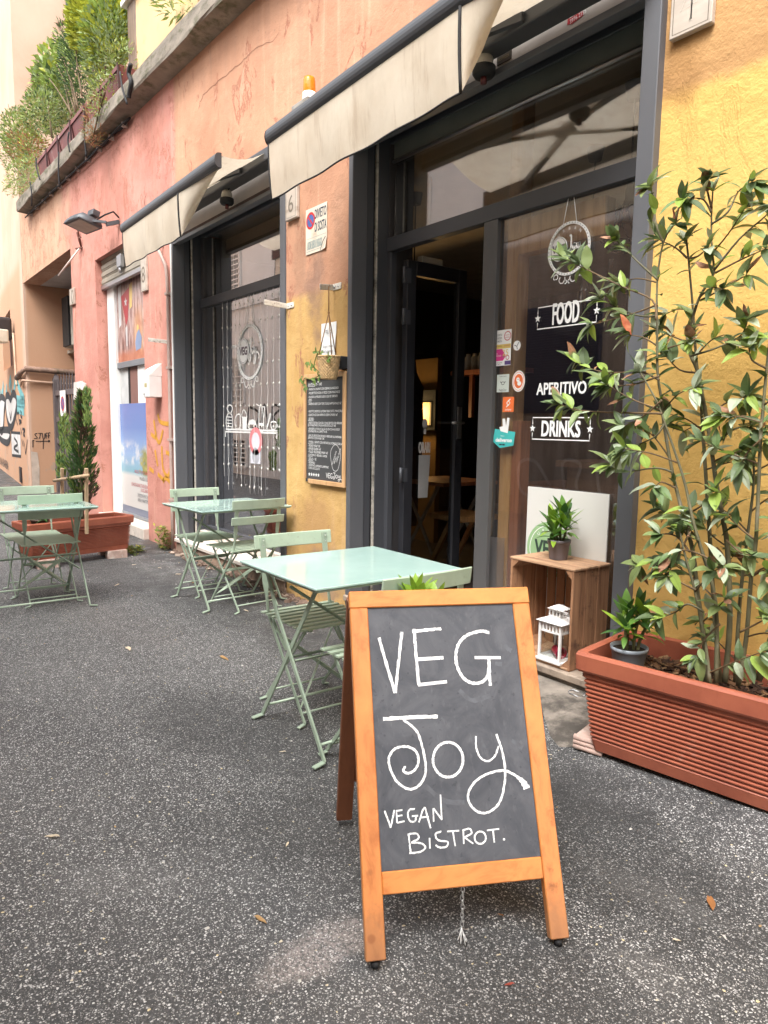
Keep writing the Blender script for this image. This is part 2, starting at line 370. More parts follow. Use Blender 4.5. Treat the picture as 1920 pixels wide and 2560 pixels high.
def facade_mat():
    t = NT('painted_plaster'); v = t.pos((1, 1, 1), 'World'); X = t.xyz(v)
    w1 = t.math('MULTIPLY', t.math('SUBTRACT', t.noise(v, 3, 5), .5), .18); w2 = t.math('MULTIPLY', t.math('SUBTRACT', t.noise(v, 26, 3), .5), .03)
    x = t.math('ADD', X[0], t.math('MULTIPLY', w1, .25)); z = t.math('ADD', X[2], t.math('ADD', t.math('MULTIPLY', w1, .4), w2))
    big = t.noise(v, 1.6, 6, .6); mid = t.noise(v, 6, 6, .65)
    st = t.noise(t.pos((5.5, 5.5, .42), 'World'), 1.6, 6, .65)      # rain streaks
    salmon = t.mix(t.step(big, .32, .7), (.57, .315, .20), (.46, .24, .148))
    pink = t.mix(t.step(big, .32, .7), (.62, .295, .235), (.51, .22, .175))
    peach = t.mix(t.step(big, .3, .7), (.58, .36, .245), (.50, .29, .185))
    yel = t.mix(t.step(big, .3, .75), (.72, .45, .14), (.695, .425, .125))
    och = t.mix(t.step(mid, .3, .7), (.60, .385, .155), (.53, .325, .12))
    tan = t.mix(t.step(big, .3, .7), (.58, .345, .15), (.49, .275, .115))
    cc = salmon
    # the pink bay, and the orange one beyond it
    pm = t.math('SUBTRACT', 1, t.step(x, -6.72, -6.62)); cc = t.mix(pm, cc, pink)
    far = t.math('SUBTRACT', 1, t.step(t.math('ADD', x, t.math('MULTIPLY', w1, 9)), -11.2, -10.2)); far = t.math('MULTIPLY', far, t.step(z, 3.2, 3.5))
    cc = t.mix(far, cc, peach)
    om = t.math('MULTIPLY', t.step(x, -4.72, -4.70), t.math('SUBTRACT', 1, t.step(z, 2.14, 2.21))); om = t.math('MULTIPLY', om, t.math('LESS_THAN', x, -3.0)); cc = t.mix(om, cc, och)
    rt_ = t.math('GREATER_THAN', x, -2.2)
    cc = t.mix(rt_, cc, tan); cc = t.mix(t.math('MULTIPLY', rt_, t.math('SUBTRACT', 1, t.step(z, 2.53, 2.60))), cc, yel)
    old = t.math('SUBTRACT', 1, rt_)
    # streaks, scuffs and peeled skin on the old plaster
    cc = t.mix(t.math('MULTIPLY', t.math('MULTIPLY', t.step(st, .52, .74), old), .24), cc, (.36, .19, .12))
    cc = t.mix(t.math('MULTIPLY', t.math('MULTIPLY', t.math('SUBTRACT', 1, t.step(st, .28, .46)), old), .28), cc, (.76, .53, .38))
    pl = t.noise(t.pos((1.5, 1.5, .9), 'World'), 2.1, 9, .72, .8)
    edge = t.math('MULTIPLY', t.step(pl, .585, .60), t.math('SUBTRACT', 1, t.step(pl, .61, .65)))
    pe = t.noise(t.pos((1.9, 1.9, 1.3), 'World', (3, 0, 5)), 3.1, 9, .74, 1.0); e2 = t.math('MULTIPLY', t.math('MULTIPLY', t.step(pe, .545, .56), t.math('SUBTRACT', 1, t.step(pe, .575, .60))), t.math('MULTIPLY', pm, t.step(z, 2.6, 3.6)))
    edge = t.math('MAXIMUM', edge, t.math('MULTIPLY', e2, .8))
    cc = t.mix(t.math('MULTIPLY', t.math('MULTIPLY', edge, old), .75), cc, (.40, .16, .10))
    cc = t.mix(t.math('MULTIPLY', t.math('MULTIPLY', t.step(pl, .62, .68), old), .40), cc, (.66, .38, .28))
    # splashed, rubbed foot of the wall
    ft = t.step(t.math('ADD', t.math('MULTIPLY', z, -1.5), mid), .33, .62); ft = t.math('MULTIPLY', ft, t.step(t.noise(v, 9, 8, .7), .42, .66))
    cc = t.mix(t.math('MULTIPLY', t.math('MULTIPLY', ft, old), .8), cc, (.22, .14, .10))
    sp = t.step(t.noise(v, 34, 3, .5), .70, .73); cc = t.mix(t.math('MULTIPLY', t.math('MULTIPLY', sp, old), .45), cc, (.28, .15, .10))
    for (sx_, sz_, wx_, hz_, col_, am_) in ((-4.20, 2.20, .13, .42, (.25, .15, .11), .75), (-4.42, 2.45, .12, .35, (.30, .18, .12), .5), (-3.93, 2.6, .10, .3, (.30, .18, .12), .4), (-1.62, 2.66, .10, .22, (.33, .17, .06), .6), (-1.1, 2.62, .6, .05, (.40, .22, .09), .5), (-8.6, 3.9, .9, .5, (.44, .18, .12), .35), (-7.4, 4.1, .5, .4, (.44, .18, .12), .35), (-4.2, .55, .30, .3, (.40, .22, .10), .55), (-4.05, .25, .3, .22, (.30, .20, .15), .7)):
        ax_ = t.math('MULTIPLY', t.math('SUBTRACT', X[0], sx_), 1/wx_); az_ = t.math('MULTIPLY', t.math('SUBTRACT', X[2], sz_), 1/hz_)
        rr_ = t.math('ADD', t.math('ADD', t.math('MULTIPLY', ax_, ax_), t.math('MULTIPLY', az_, az_)), t.math('MULTIPLY', t.math('SUBTRACT', mid, .5), 3.2))
        cc = t.mix(t.math('MULTIPLY', t.math('SUBTRACT', 1, t.step(rr_, .0, 1.1)), am_), cc, col_)
    gm = t.math('MULTIPLY', t.step(z, 3.3, 4.5), t.step(st, .45, .7)); cc = t.mix(t.math('MULTIPLY', gm, .22), cc, (.33, .22, .17))
    t.put(t.p.inputs['Base Color'], cc); t.p.inputs['Roughness'].default_value = .85; t.p.inputs['Specular IOR Level'].default_value = .25
    h = t.math('ADD', t.math('MULTIPLY', t.noise(v, 85, 4, .6), .5), t.math('ADD', t.math('MULTIPLY', t.math('ADD', t.noise(v, 16, 5, .6), t.math('MULTIPLY', t.noise(v, 4.5, 4, .5, .6), 2.2)), 1.1), t.math('MULTIPLY', edge, -.8)))
    h = t.math('ADD', h, t.math('MULTIPLY', t.math('MULTIPLY', t.noise(v, 95, 4, .6), rt_), t.math('MULTIPLY', mid, .75)))
    t.bump(h, .45, .011); return t.m

def peach_mat():
    t = NT('peach_plaster'); v = t.pos((1, 1, 1), 'World'); X = t.xyz(v)
    big = t.noise(v, .9, 6, .6); st = t.noise(t.pos((4, 4, .4), 'World'), 1.5, 6, .6)
    cc = t.mix(t.step(big, .3, .7), (.60, .42, .315), (.53, .34, .24))
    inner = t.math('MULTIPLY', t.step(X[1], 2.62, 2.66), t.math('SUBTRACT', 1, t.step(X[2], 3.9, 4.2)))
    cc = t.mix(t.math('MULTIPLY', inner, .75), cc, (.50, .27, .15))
    cc = t.mix(t.math('MULTIPLY', t.step(st, .52, .75), .3), cc, (.50, .30, .20))
    m = t.noise(v, 3.2, 9, .7); low = t.math('SUBTRACT', 1, t.step(X[2], .25, 1.0))
    cc = t.mix(t.math('MULTIPLY', t.math('MULTIPLY', t.step(m, .56, .60), low), .8), cc, (.36, .29, .23))
    t.put(t.p.inputs['Base Color'], cc); t.p.inputs['Roughness'].default_value = .88
    t.bump(t.noise(v, 40, 5, .6), .25, .008); return t.m

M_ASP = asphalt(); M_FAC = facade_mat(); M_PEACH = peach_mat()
M_FRAME = mat('grey_shopfront_paint', (.060, .063, .072), .42, 0, .10, 2.5, .05, 220, stretch=(1, 1, .3))
M_FRAME2 = mat('grey_frame_face', (.105, .108, .118), .40, 0, .12, 2.5, .05, 220, stretch=(1, 1, .3))
M_BLACK = mat('black_rubber', (.010, .010, .011), .7)
M_DARK = mat('dark_recess', (.02, .02, .022), .8)
M_WHITE = mat('white_paint', (.80, .79, .76), .5, 0, .05, 8, .08, 90, dirt=(.55, .52, .47), dirt_amt=.1)
M_VINYL = mat('white_vinyl', (.86, .86, .84), .45, 0, .02)
M_CONC = mat('grey_concrete', (.30, .28, .25), .9, 0, .25, 7, .4, 60, dirt=(.14, .13, .10), dirt_amt=.35)
M_LEDGE = mat('mossy_ledge_concrete', (.24, .205, .165), .92, 0, .3, 5, .5, 40, space='World', stretch=(1, 1, 2.5), dirt=(.10, .095, .055), dirt_amt=.55, dscale=4.5)
M_MARBLE = mat('worn_travertine', (.62, .55, .48), .6, 0, .12, 9, .1, 60, dirt=(.36, .28, .22), dirt_amt=.15, dscale=6)
M_RISER = mat('stained_stone_riser', (.30, .21, .155), .85, 0, .35, 9, .4, 50, dirt=(.10, .075, .055), dirt_amt=.4, dscale=7)
M_GLASS = glass_mat('shop_glass', .50); M_GLASST = glass_mat('transom_glass', .27); M_GLASSD = glass_mat('side_glass', .15, (.86, .87, .86)); M_GLASS2 = glass_mat('clear_glass', .05, (.93, .95, .94))
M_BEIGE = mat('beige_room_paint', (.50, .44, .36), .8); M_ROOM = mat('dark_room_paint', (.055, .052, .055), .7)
M_ALU = mat('brushed_metal', (.45, .45, .46), .35, .9)
M_RUST = mat('rusty_white_bracket', (.70, .67, .60), .6, 0, .08, 20, .1, 90, dirt=(.16, .06, .025), dirt_amt=.42, dscale=26)

# ---- the street
mb = MB()
xs = [-60, -40, -30, -24, -20]+[-18+.4*i for i in range(int(24/.4)+1)]+[8, 14, 30, 60]
ys = [-60, -30, -14, -8, -5, -3, -2.3, -1.5]+[-1+.2*i for i in range(int(4.2/.2)+1)]+[3.5, 4.5, 6, 9, 14, 30, 60]
mb.smooth = True
mb.add([(x, y, gz(x, y)) for y in ys for x in xs], [(j*len(xs)+i, j*len(xs)+i+1, (j+1)*len(xs)+i+1, (j+1)*len(xs)+i) for j in range(len(ys)-1) for i in range(len(xs)-1)])
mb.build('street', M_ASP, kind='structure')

def sheet(name, outline, m, n=14, lift=.004, kind='structure', wob=.03):
    """an irregular skin of paving that follows the street"""
    cx = sum(p[0] for p in outline)/len(outline); cy = sum(p[1] for p in outline)/len(outline)
    pts = [tuple(p) for p in smooth_pts([(a, b, 0) for a, b in outline], 4, True)]
    mb = MB(); vs = []; K = 6
    for k in range(K+1):
        for (x, y, _) in pts:
            f = k/K; j = 1+(rnd(-wob, wob) if k == K else 0)
            xx, yy = cx+(x-cx)*f*j, cy+(y-cy)*f*j
            yy = min(yy, WY+.02); vs.append((xx, yy, gz(xx, yy)+lift*(1 if k < K else .3)))
    n_ = len(pts); fs = []
    for k in range(K):
        for i in range(n_): fs.append((k*n_+i, k*n_+(i+1) % n_, (k+1)*n_+(i+1) % n_, (k+1)*n_+i))
    mb.smooth = True; mb.add(vs, fs); return mb.build(name, m, kind=kind)
M_APRON = mat('worn_concrete_apron', (.25, .215, .18), .9, 0, .4, 9, .8, 60, dirt=(.075, .065, .055), dirt_amt=.75, dscale=6, space='World')
a = [onz(x, y, .05) for x, y in ((1345, 1692), (1352, 1780), (1385, 1858), (1440, 1872), (1480, 1850), (1490, 1760))]
sheet('concrete_apron', [(p.x, p.y) for p in a], M_APRON, lift=.006)

# ---- the shop building
SB = thing('shop_building', 'long salmon, pink and yellow plastered building with grey shopfronts along the street', 'building', (-4, WY, 0))
OP = [(-13.66, -10.49, None, 3.60), (-9.35, -7.64, 0., 3.25), (-6.80, -4.60, .0, 3.20), (-3.80, -1.69, 0., 3.20)]
mb = MB(); x = -13.66; TOP = 4.78; D = 2.87
for (a, b, z0, z1) in OP:
    if a > x: mb.box((x, WY, -.05), (a, D, TOP))
    mb.box((a, WY, z1), (b, D, TOP)); x = b
mb.box((-1.69, WY+.03, -.05), (5, D, TOP))
wall = mb.build('wall', M_FAC, SB)
# passage soffit and pink side of the passage
mb = MB(); mb.box((-13.66, D+.002, 3.60), (-10.2, 8, 3.7)); mb.build('passage_soffit', mat('grey_soffit', (.46, .43, .41), .9, 0, .2, 3, .2, 30, dirt=(.30, .28, .26), dirt_amt=.3, dscale=1.5), SB)
mb = MB(); mb.box((-10.49, D+.002, -.05), (-10.2, 8, 3.598)); mb.build('passage_wall', M_FAC, SB)
# weathered ledge under the terrace
def ledz(x): return 4.405-.0257*(x+5.3)
mb = MB(); nx_ = 60; ring = []
for i in range(nx_+1):
    x = -12.95+(17.5)*i/nx_; z = ledz(x); j = rnd(-.012, .012); k = rnd(-.012, .012)
    ring.append([V((x, 2.60, z-.03)), V((x, 2.43+j*.5, z-.01+j)), V((x, 2.42+k*.5, z+.012+k)), V((x, 2.42+j*.5, z+.138+k)), V((x, 2.435, z+.15+j)), V((x, 2.64, z+.16))])
mb.loft(ring, closed=False); mb.add(ring[0], [(0, 1, 2, 3, 4, 5)])
mb.build('ledge', M_LEDGE, SB)
# terrace deck, parapet, coping
mb = MB(); mb.box((-13.6, 2.62, 4.60), (5, 9, 4.79)); mb.build('terrace_deck', M_CONC, SB)
mb = MB(); mb.box((-7.76, 2.64, 4.80), (5, 2.84, 5.58)); mb.build('parapet', mat('yellow_parapet', (.62, .42, .22), .85, 0, .12, 2, .2, 40, dirt=(.55, .30, .14), dirt_amt=.2), SB)
mb = MB(); mb.box((-8.0, 2.63, 4.79), (-7.762, 2.85, 5.58)); mb.build('parapet_end', wood_mat('weathered_brown_edge', (.20, .13, .085), (.08, .055, .04), 4, 2), SB, bevel=.01)
mb = MB(); mb.box((-8.06, 2.58, 5.582), (5, 2.9, 5.64)); mb.build('coping', mat('pale_coping', (.66, .64, .60), .6), SB, bevel=.006)
# upper storey, set back behind the terrace
mb = MB(); mb.box((-6.5, 5.6, 4.8), (5, 6, 8.5)); mb.build('upper_wall', M_FAC, SB)

def crack(fr, pts, name='crack', w=.006, parent=SB, m=None):
    q = []
    for i, p in enumerate(smooth_pts([(a, b, 0) for a, b in pts], 6)): q.append((p[0]+rnd(-.008, .008), p[1]+rnd(-.008, .008)))
    MB().ribbon(fr, q, w, .0015, w1=w*.35).build(name, m or mat('crack_shadow', (.23, .10, .06), .9), parent)
crack(FW, [FW.px(*p) for p in ((498, 268), (508, 240), (545, 205), (575, 180), (610, 150), (640, 122), (690, 95), (700, 60))])
crack(FW, [FW.px(*p) for p in ((366, 525), (362, 505), (366, 482))], w=.02)

# ---- far side of the passage: the peach corner house
CH = thing('corner_house', 'tall peach corner house with graffiti and small dark window beyond the passage', 'building', (-13.9, 2.7, 0))
mb = MB(); L0 = FL.pt(0, 0); La = FL.pt(-22, 0)
wu0, wu1, wz0, wz1 = -4.75, -2.58, 2.39, 3.50
def lq(u0, u1, z0, z1): mb.add([FL.pt(u0, z0), FL.pt(u1, z0), FL.pt(u1, z1), FL.pt(u0, z1)], [(0, 1, 2, 3)])
lq(-22, wu0, -.1, 11); lq(wu1, 0, -.1, 11); lq(wu0, wu1, -.1, wz0); lq(wu0, wu1, wz1, 11)
for (u0, z0, u1, z1) in ((wu0, wz0, wu1, wz0), (wu1, wz0, wu1, wz1), (wu1, wz1, wu0, wz1), (wu0, wz1, wu0, wz0)):
    mb.add([FL.pt(u0, z0), FL.pt(u1, z1 if u0 == u1 else z0), FL.pt(u1, z1 if u0 == u1 else z0, -.22), FL.pt(u0, z0, -.22)], [(0, 1, 2, 3)])
mb.add([L0, (-13.68, 14, 0), (-13.68, 14, 11), L0+V((0, 0, 11))], [(0, 1, 2, 3)])
mb.add([L0+V((0, 0, 11)), (-13.68, 14, 11), (-36, 14, 11), La+V((0, 0, 11))], [(0, 1, 2, 3)])
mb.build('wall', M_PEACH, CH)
mb = MB(); mb.prism([(wu0-.1, wz0-.1), (wu1+.1, wz0-.1), (wu1+.1, wz1+.1), (wu0-.1, wz1+.1)], FL, -.26, -.2)
win = mb.build('window', mat('dark_window_opening', (.06, .035, .032), .3), CH)
mb = MB()
for (u0, z0, u1, z1) in ((wu0, wz0, wu1, wz0+.05), (wu0, wz1-.05, wu1, wz1), (wu0, wz0+.05, wu0+.09, wz1-.05), (wu1-.09, wz0+.05, wu1, wz1-.05), ((wu0+wu1)/2-.05, wz0+.05, (wu0+wu1)/2+.05, wz1-.05)):
    mb.prism([(u0, z0), (u1, z0), (u1, z1), (u0, z1)], FL, -.199, -.14)
mb.build('window_frame', mat('brown_window_frame', (.10, .05, .04), .6), win)
mb = MB(); n_ = 14; mb.disc(FL, -3.45, 3.0, .42, -.13, 20, .42); mb.build('oval_pane', mat('frosted_pane', (.55, .56, .58), .4), win)
# paler rendered strip with the edge of the old band
mb = MB(); mb.prism([(-1.2, .0), (-.02, .0), (-.02, .62), (-.5, .60), (-1.2, .55)], FL, .002, .006)
mb = MB(); mb.poly(FX, [(2.61, -.05), (2.72, -.05), (2.74, .45), (2.715, .72), (2.61, .74)], .004); mb.build('render_patch', mat('grey_render', (.52, .42, .34), .9, 0, .2, 6, .3, 50), CH)
# ventilation grille low on the front
gu, gv = FL.px(48, 1200); gu1, gv1 = FL.px(57, 1168)
mb = MB(); g0, g1 = FL.px(50, 1166), FL.px(57, 1208)
mb.prism([(g0[0], g1[1]), (g1[0], g1[1]), (g1[0], g0[1]), (g0[0], g0[1])], FL, .002, .012); vg = mb.build('vent_grille', mat('rust_brown_metal', (.13, .075, .055), .7), CH)
mb = MB(); k_ = 14
for i in range(k_):
    z = g1[1]+(g0[1]-g1[1])*(i+.5)/k_; mb.bar(FL.pt(g0[0], z, .016), FL.pt(g1[0], z, .016), .01, .018, (0, 0, 1))
mb.build('louvre', M_DARK, vg, kind='stuff')
# green louvred shutter high up
sh = [FX.px(*p) for p in ((175, 62), (285, 40))]; y0, y1 = 3.46, 4.26
mb = MB(); mb.box((-13.679, y0, 8.0), (-13.62, y0+.09, 10.2)); mb.box((-13.679, y1-.09, 8.0), (-13.62, y1, 10.2)); mb.box((-13.679, y0+.09, 8.0), (-13.62, y1-.09, 8.12)); mb.box((-13.679, y0+.09, 10.08), (-13.62, y1-.09, 10.2))
mb.box((-13.679, y0+.09, 8.12), (-13.668, y1-.09, 10.08))
M_SHUT = mat('dark_green_shutter', (.025, .065, .07), .5); shu = mb.build('shutter', M_SHUT, CH)
sm_ = MB().box((-13.667, y0+.09, -.02), (-13.635, y1-.09, .012), None).mesh('slat', M_SHUT)
for i in range(44): inst(sm_, 'slat', shu, Matrix.Translation((0, 0, 8.15+.044*i)))
# little eaves box and flue on the peach wall above the terrace
mb = MB(); p = FX.px(77, 190); q = FX.px(172, 215)
mb.box((-13.68, p[0], 6.92), (-13.35, q[0], 7.0)); mb.build('eaves', mat('dark_eaves', (.06, .05, .045), .7), CH, bevel=.008)
mb = MB(); mb.box((-13.68, p[0]+.06, 6.80), (-13.38, q[0]-.05, 6.918)); mb.build('gutter', M_WHITE, CH, bevel=.01)
mb = MB(); mb.box((-13.68, p[0]+.2, 6.5), (-13.5, q[0]-.1, 6.798)); mb.build('awning_blind', mat('cream_blind', (.74, .66, .50), .8), CH)
# iron bracket stub
mb = MB(); p = FX.px(155, 72); mb.tube([FX.pt(p[0]-.06, p[1]+.05, .0), FX.pt(p[0], p[1], .25), FX.pt(p[0]+.16, p[1]+.12, .3)], .03); mb.build('bracket', mat('rusty_iron', (.16, .07, .05), .8), CH)

# ---- the house across the street (seen in the shop glass)
OH = thing('opposite_house', 'grey plastered house with barred white windows on the far side of the street', 'building', (-8, -2.3, 0))
t = NT('grey_house_plaster'); v = t.pos((1, 1, 1), 'World'); X = t.xyz(v)
cc = t.mix(t.step(t.noise(v, 1.2, 6, .6), .3, .7), (.82, .83, .83), (.72, .73, .73))
low = t.math('MULTIPLY', t.step(X[0], -11.2, -11.1), t.math('SUBTRACT', 1, t.step(X[2], 3.9, 4.0)))
brn = t.mix(t.step(t.noise(t.pos((5, 5, .6), 'World'), 1.5, 6, .65), .35, .65), (.40, .35, .31), (.25, .21, .18))
cc = t.mix(low, cc, brn)
t.put(t.p.inputs['Base Color'], cc); t.p.inputs['Roughness'].default_value = .9; M_OPP = t.m
mb = MB(); OY = -2.27
mb.box((-26, OY-4, -.05), (9, OY, 5.75)); mb.box((-26, OY, 4.12), (-11.2, OY+.05, 4.24)); mb.build('wall', M_OPP, OH)
mb = MB(); mb.box((-26.2, OY-4.2, 5.75), (9.2, OY+.12, 5.9)); mb.build('roof', mat('roof_tile_brown', (.28, .15, .10), .85), OH)
M_NAVY = mat('navy_shutter', (.06, .068, .11), .45)
def opp_window(x0, x1, z0, z1, nx, nz):
    mb = MB(); mb.box((x0, OY+.002, z0), (x1, OY+.01, z1)); w = mb.build('window', mat('dark_pane', (.05, .055, .06), .2), OH)
    mb = MB()
    for i in range(nx+1):
        x = x0+(x1-x0)*i/nx; ww = .035 if i in (0, nx, nx//2) else .014; mb.box((x-ww, OY+.011, z0), (x+ww, OY+.06, z1))
    for i in range(nz+1):
        z = z0+(z1-z0)*i/nz; ww = .035 if i in (0, nz) else .014; mb.box((x0-.03, OY+.0615, z-ww), (x1+.03, OY+.08, z+ww))
    mb.build('bars', M_WHITE, w)
opp_window(-17.4, -16.5, 4.6, 5.55, 6, 8); opp_window(-17.2, -16.35, 1.8, 2.95, 6, 7); opp_window(-10.3, -9.4, 4.6, 5.4, 6, 8); opp_window(-17.0, -16.2, .2, .9, 2, 6)
# navy roller shutter
p0 = V((-6.6, 0, .95)); mb = MB(); mb.box((-7.25, OY+.002, 1.5), (-5.85, OY+.03, 3.0)); ns = mb.build('shutter', M_NAVY, OH)
mb = MB()
for i in range(40): mb.box((-7.2, OY+.031, 1.53+.036*i), (-5.9, OY+.055, 1.53+.036*i+.022))
mb.build('shutter_ribs', M_NAVY, ns, kind='stuff')
FO = Frame((0, OY+.006, 0), (-1, 0, 0))
mb = MB()
for st in ([(6.6, .45), (6.9, .8), (7.2, .75), (7.15, .35), (6.8, .3), (6.6, .5)], [(6.3, .25), (6.4, .8), (6.1, .8), (6.15, .5), (6.0, .2)], [(5.7, .2), (5.8, .8), (5.3, .85)], [(5.1, .25), (5.3, .6), (5.0, .85), (4.8, .6), (5.1, .25)], [(6.5, .2), (5.6, .05), (4.9, .2)]):
    mb.ribbon(FO, [(p[0], p[1]) for p in smooth_pts([(a, b, 0) for a, b in st], 5)], .05)
mb.build('graffiti', mat('pale_spray_paint', (.5, .48, .46), .8), OH)
mb = MB()
for st in ([(16.1, 1.7), (16.2, 1.2), (15.8, 1.2), (15.6, 1.55), (16.1, 1.7)], [(15.5, 1.2), (15.3, 1.75), (15.1, 1.2)], [(14.9, 1.2), (14.9, 1.7), (14.5, 1.65), (14.85, 1.45), (14.5, 1.2)]):
    mb.ribbon(FO, [(p[0], p[1]) for p in smooth_pts([(a, b, 0) for a, b in st], 5)], .06)
mb.build('graffiti', mat('black_spray_paint', (.02, .02, .022), .7), OH)

# ================================================================== SHOPFRONTS
def shopfront(x0, x1, zs, name_door):
    """steel surround with the reveal, shutter slots, header box, transom and glass"""
    L, Rr = x0, x1
    # soffit carries the rest: posts at the wall face, reveals, shutter slots, header
    mb = MB(); mb.box((L+.046, WY+.041, 3.09), (Rr-.076, GY+.05, 3.11)); sur = mb.build('shopfront_surround', M_FRAME, SB)
    M_BR = mat('pale_slot_brush', (.52, .48, .42), .9, 0, .3, 30, dirt=(.08, .07, .06), dirt_amt=.5, dscale=9)
    mb = MB(); mb.box((L, WY-.012, zs), (L+.045, WY+.10, 3.199)); mb.build('post', M_FRAME2, sur, bevel=.003)
    mb = MB(); mb.box((Rr-.075, WY-.012, zs), (Rr, WY+.10, 3.199)); mb.build('post', M_FRAME2, sur, bevel=.003)
    for s_, xx in ((1, L+.02), (-1, Rr-.02)):
        mb = MB(); mb.box((xx-.02, WY+.101, zs), (xx+.02, WY+.155, 3.089)); mb.build('outer_reveal', M_FRAME, sur, bevel=.002)
        mb = MB(); mb.box((xx-.02, WY+.19, zs), (xx+.02, GY+.05, 3.089)); mb.build('inner_reveal', M_FRAME, sur, bevel=.002)
        mb = MB(); mb.box((xx-s_*.02, WY+.1555, zs), (xx-s_*.004, WY+.1895, 3.089)); mb.build('shutter_slot', M_BLACK, sur)
        mb = MB(); mb.box((xx+s_*.002, WY+.176, zs), (xx+s_*.018, WY+.1893, 3.08)); mb.build('slot_brush', M_BR, sur)
    mb = MB(); mb.box((L+.046, WY-.008, 2.953), (Rr-.076, WY+.05, 2.985)); mb.build('header_lip', M_FRAME2, sur, bevel=.002)
    mb = MB(); mb.box((L+.046, WY+.025, 2.9855), (Rr-.076, WY+.04, 3.199)); mb.build('shutter_box', mat('taupe_shutter_box', (.42, .37, .33), .55, 0, .15, 3, dirt=(.25, .21, .18), dirt_amt=.2), sur)
    if x0 < -5: mb = MB(); mb.box((L+.2, WY+.012, 2.986), (Rr-.1, WY+.0248, 3.02)); mb.build('rusty_strip', mat('rusty_strip', (.07, .045, .04), .8, 0, .4, 20), sur)
    # frame of the glazing
    for nm, b in (('head_rail', ((L+.04, GY-.02, 3.055), (Rr-.04, GY+.03, 3.0895))), ('transom', ((L+.04, GY-.03, 2.394), (Rr-.04, GY+.03, 2.479))), ('stile', ((L+.041, GY-.018, zs), (L+.075, GY+.028, 2.3935))), ('stile', ((Rr-.075, GY-.018, zs), (Rr-.041, GY+.028, 2.3935)))):
        mb = MB(); mb.box(*b); mb.build(nm, M_FRAME, sur, bevel=.003)
    return sur

S2 = shopfront(-6.80, -4.60, .05, None)
mb = MB(); mb.box((-6.725, GY, 2.4795), (-4.675, GY+.008, 3.0545)); mb.build('transom_pane', M_GLASS, S2)
mb = MB(); mb.box((-6.725, GY, .262), (-4.675, GY+.008, 2.3935)); mb.build('window_pane', M_GLASS, S2)
mb = MB(); mb.box((-6.72, GY-.022, .205), (-4.68, GY+.03, .2615)); mb.build('bottom_rail', M_FRAME, S2, bevel=.003)
mb = MB(); mb.box((-6.80, WY-.035, .105), (-4.60, GY+.06, .1375)); mb.box((-6.79, WY+.22, .1378), (-4.61, GY+.06, .2048)); mb.build('sill', M_MARBLE, S2, bevel=.004)
mb = MB(); mb.box((-6.80, WY-.015, -.03), (-4.60, WY+.10, .1045)); mb.build('riser', M_RISER, S2, bevel=.006)
mb = MB(); mb.box((-6.81, WY-.016, .14), (-6.775, WY-.013, 3.19)); mb.build('edge_strip', M_WHITE, S2)

SD = shopfront(-3.80, -1.69, .10, None)
mb = MB(); mb.box((-3.72, GY, 2.4795), (-1.77, GY+.008, 3.0545)); mb.build('transom_pane', M_GLASST, SD)
mb = MB(); mb.box((-2.885, GY-.028, .17), (-2.782, GY+.03, 2.3935)); mb.build('mullion', mat('grey_mullion', (.085, .084, .084), .4, 0, .1, 3, stretch=(1, 1, .3)), SD, bevel=.003)
mb = MB(); mb.box((-2.7815, GY, .235), (-1.77, GY+.008, 2.3935)); mb.build('side_pane', M_GLASSD, SD)
mb = MB(); mb.box((-2.7815, GY-.02, .17), (-1.77, GY+.03, .2345)); mb.build('bottom_rail', M_FRAME, SD, bevel=.003)
mb = MB(); mb.box((-3.80, WY-.03, .128), (-1.69, GY+.3, .166)); mb.build('sill', mat('brown_stained_doorstep', (.33, .26, .20), .75, 0, .25, 9, .3, 60, dirt=(.15, .11, .085), dirt_amt=.4, dscale=5), SD, bevel=.006)
mb = MB(); mb.box((-3.80, WY-.01, -.03), (-1.69, WY+.10, .1275)); mb.build('riser', mat('grey_stone_riser', (.17, .145, .12), .85, 0, .3, 9, .4, 50, dirt=(.07, .06, .05), dirt_amt=.4), SD, bevel=.006)
# roller blind housing seen in the top light
mb = MB(); mb.box((-3.72, GY-.010, 2.945), (-1.77, GY-.003, 3.0545)); bl = mb.build('blind', mat('grey_green_blind', (.15, .165, .15), .5), SD)
mb = MB(); mb.tube([(-3.72, GY-.014, 2.938), (-1.77, GY-.014, 2.938)], .011, 8); mb.build('blind_rod', M_ALU, bl)
# door leaf, folded inward on its hinges
DL = thing('door_leaf', 'dark grey glazed shop door standing open inward', 'door', (-3.66, 2.93, .17))
mb = MB(); X0, X1, Y0, Y1, Z1 = -3.68, -3.63, 2.935, 3.46, 2.34
mb.box((X0, Y0, .18), (X1, Y0+.075, Z1)); mb.box((X0, Y1-.075, .18), (X1, Y1, Z1)); mb.box((X0, Y0+.0755, .18), (X1, Y1-.0755, .30)); mb.box((X0, Y0+.0755, Z1-.09), (X1, Y1-.0755, Z1))
mb.build('door_frame', mat('dark_door_paint', (.022, .023, .028), .45), DL, bevel=.004)
mb = MB(); mb.box((X0+.02, Y0+.076, .301), (X0+.028, Y1-.076, Z1-.091)); mb.build('door_pane', glass_mat('door_glass', .10, (.7, .72, .72)), DL)
for z in (2.24, 1.98, .96):
    mb = MB(); mb.tube([(X1+.004, Y0-.03, z-.05), (X1+.004, Y0-.03, z+.05)], .012, 8); mb.box((X1-.01, Y0-.028, z-.045), (X1+.001, Y0+.03, z+.045)); mb.build('hinge', M_FRAME, DL)
mb = MB(); mb.box((X1+.001, Y1-.06, 1.2), (X1+.012, Y1-.025, 1.42)); mb.tube([(X1+.012, Y1-.04, 1.31), (X1+.05, Y1-.04, 1.31), (X1+.05, Y1-.15, 1.31)], .009, 8); mb.build('handle', M_ALU, DL)
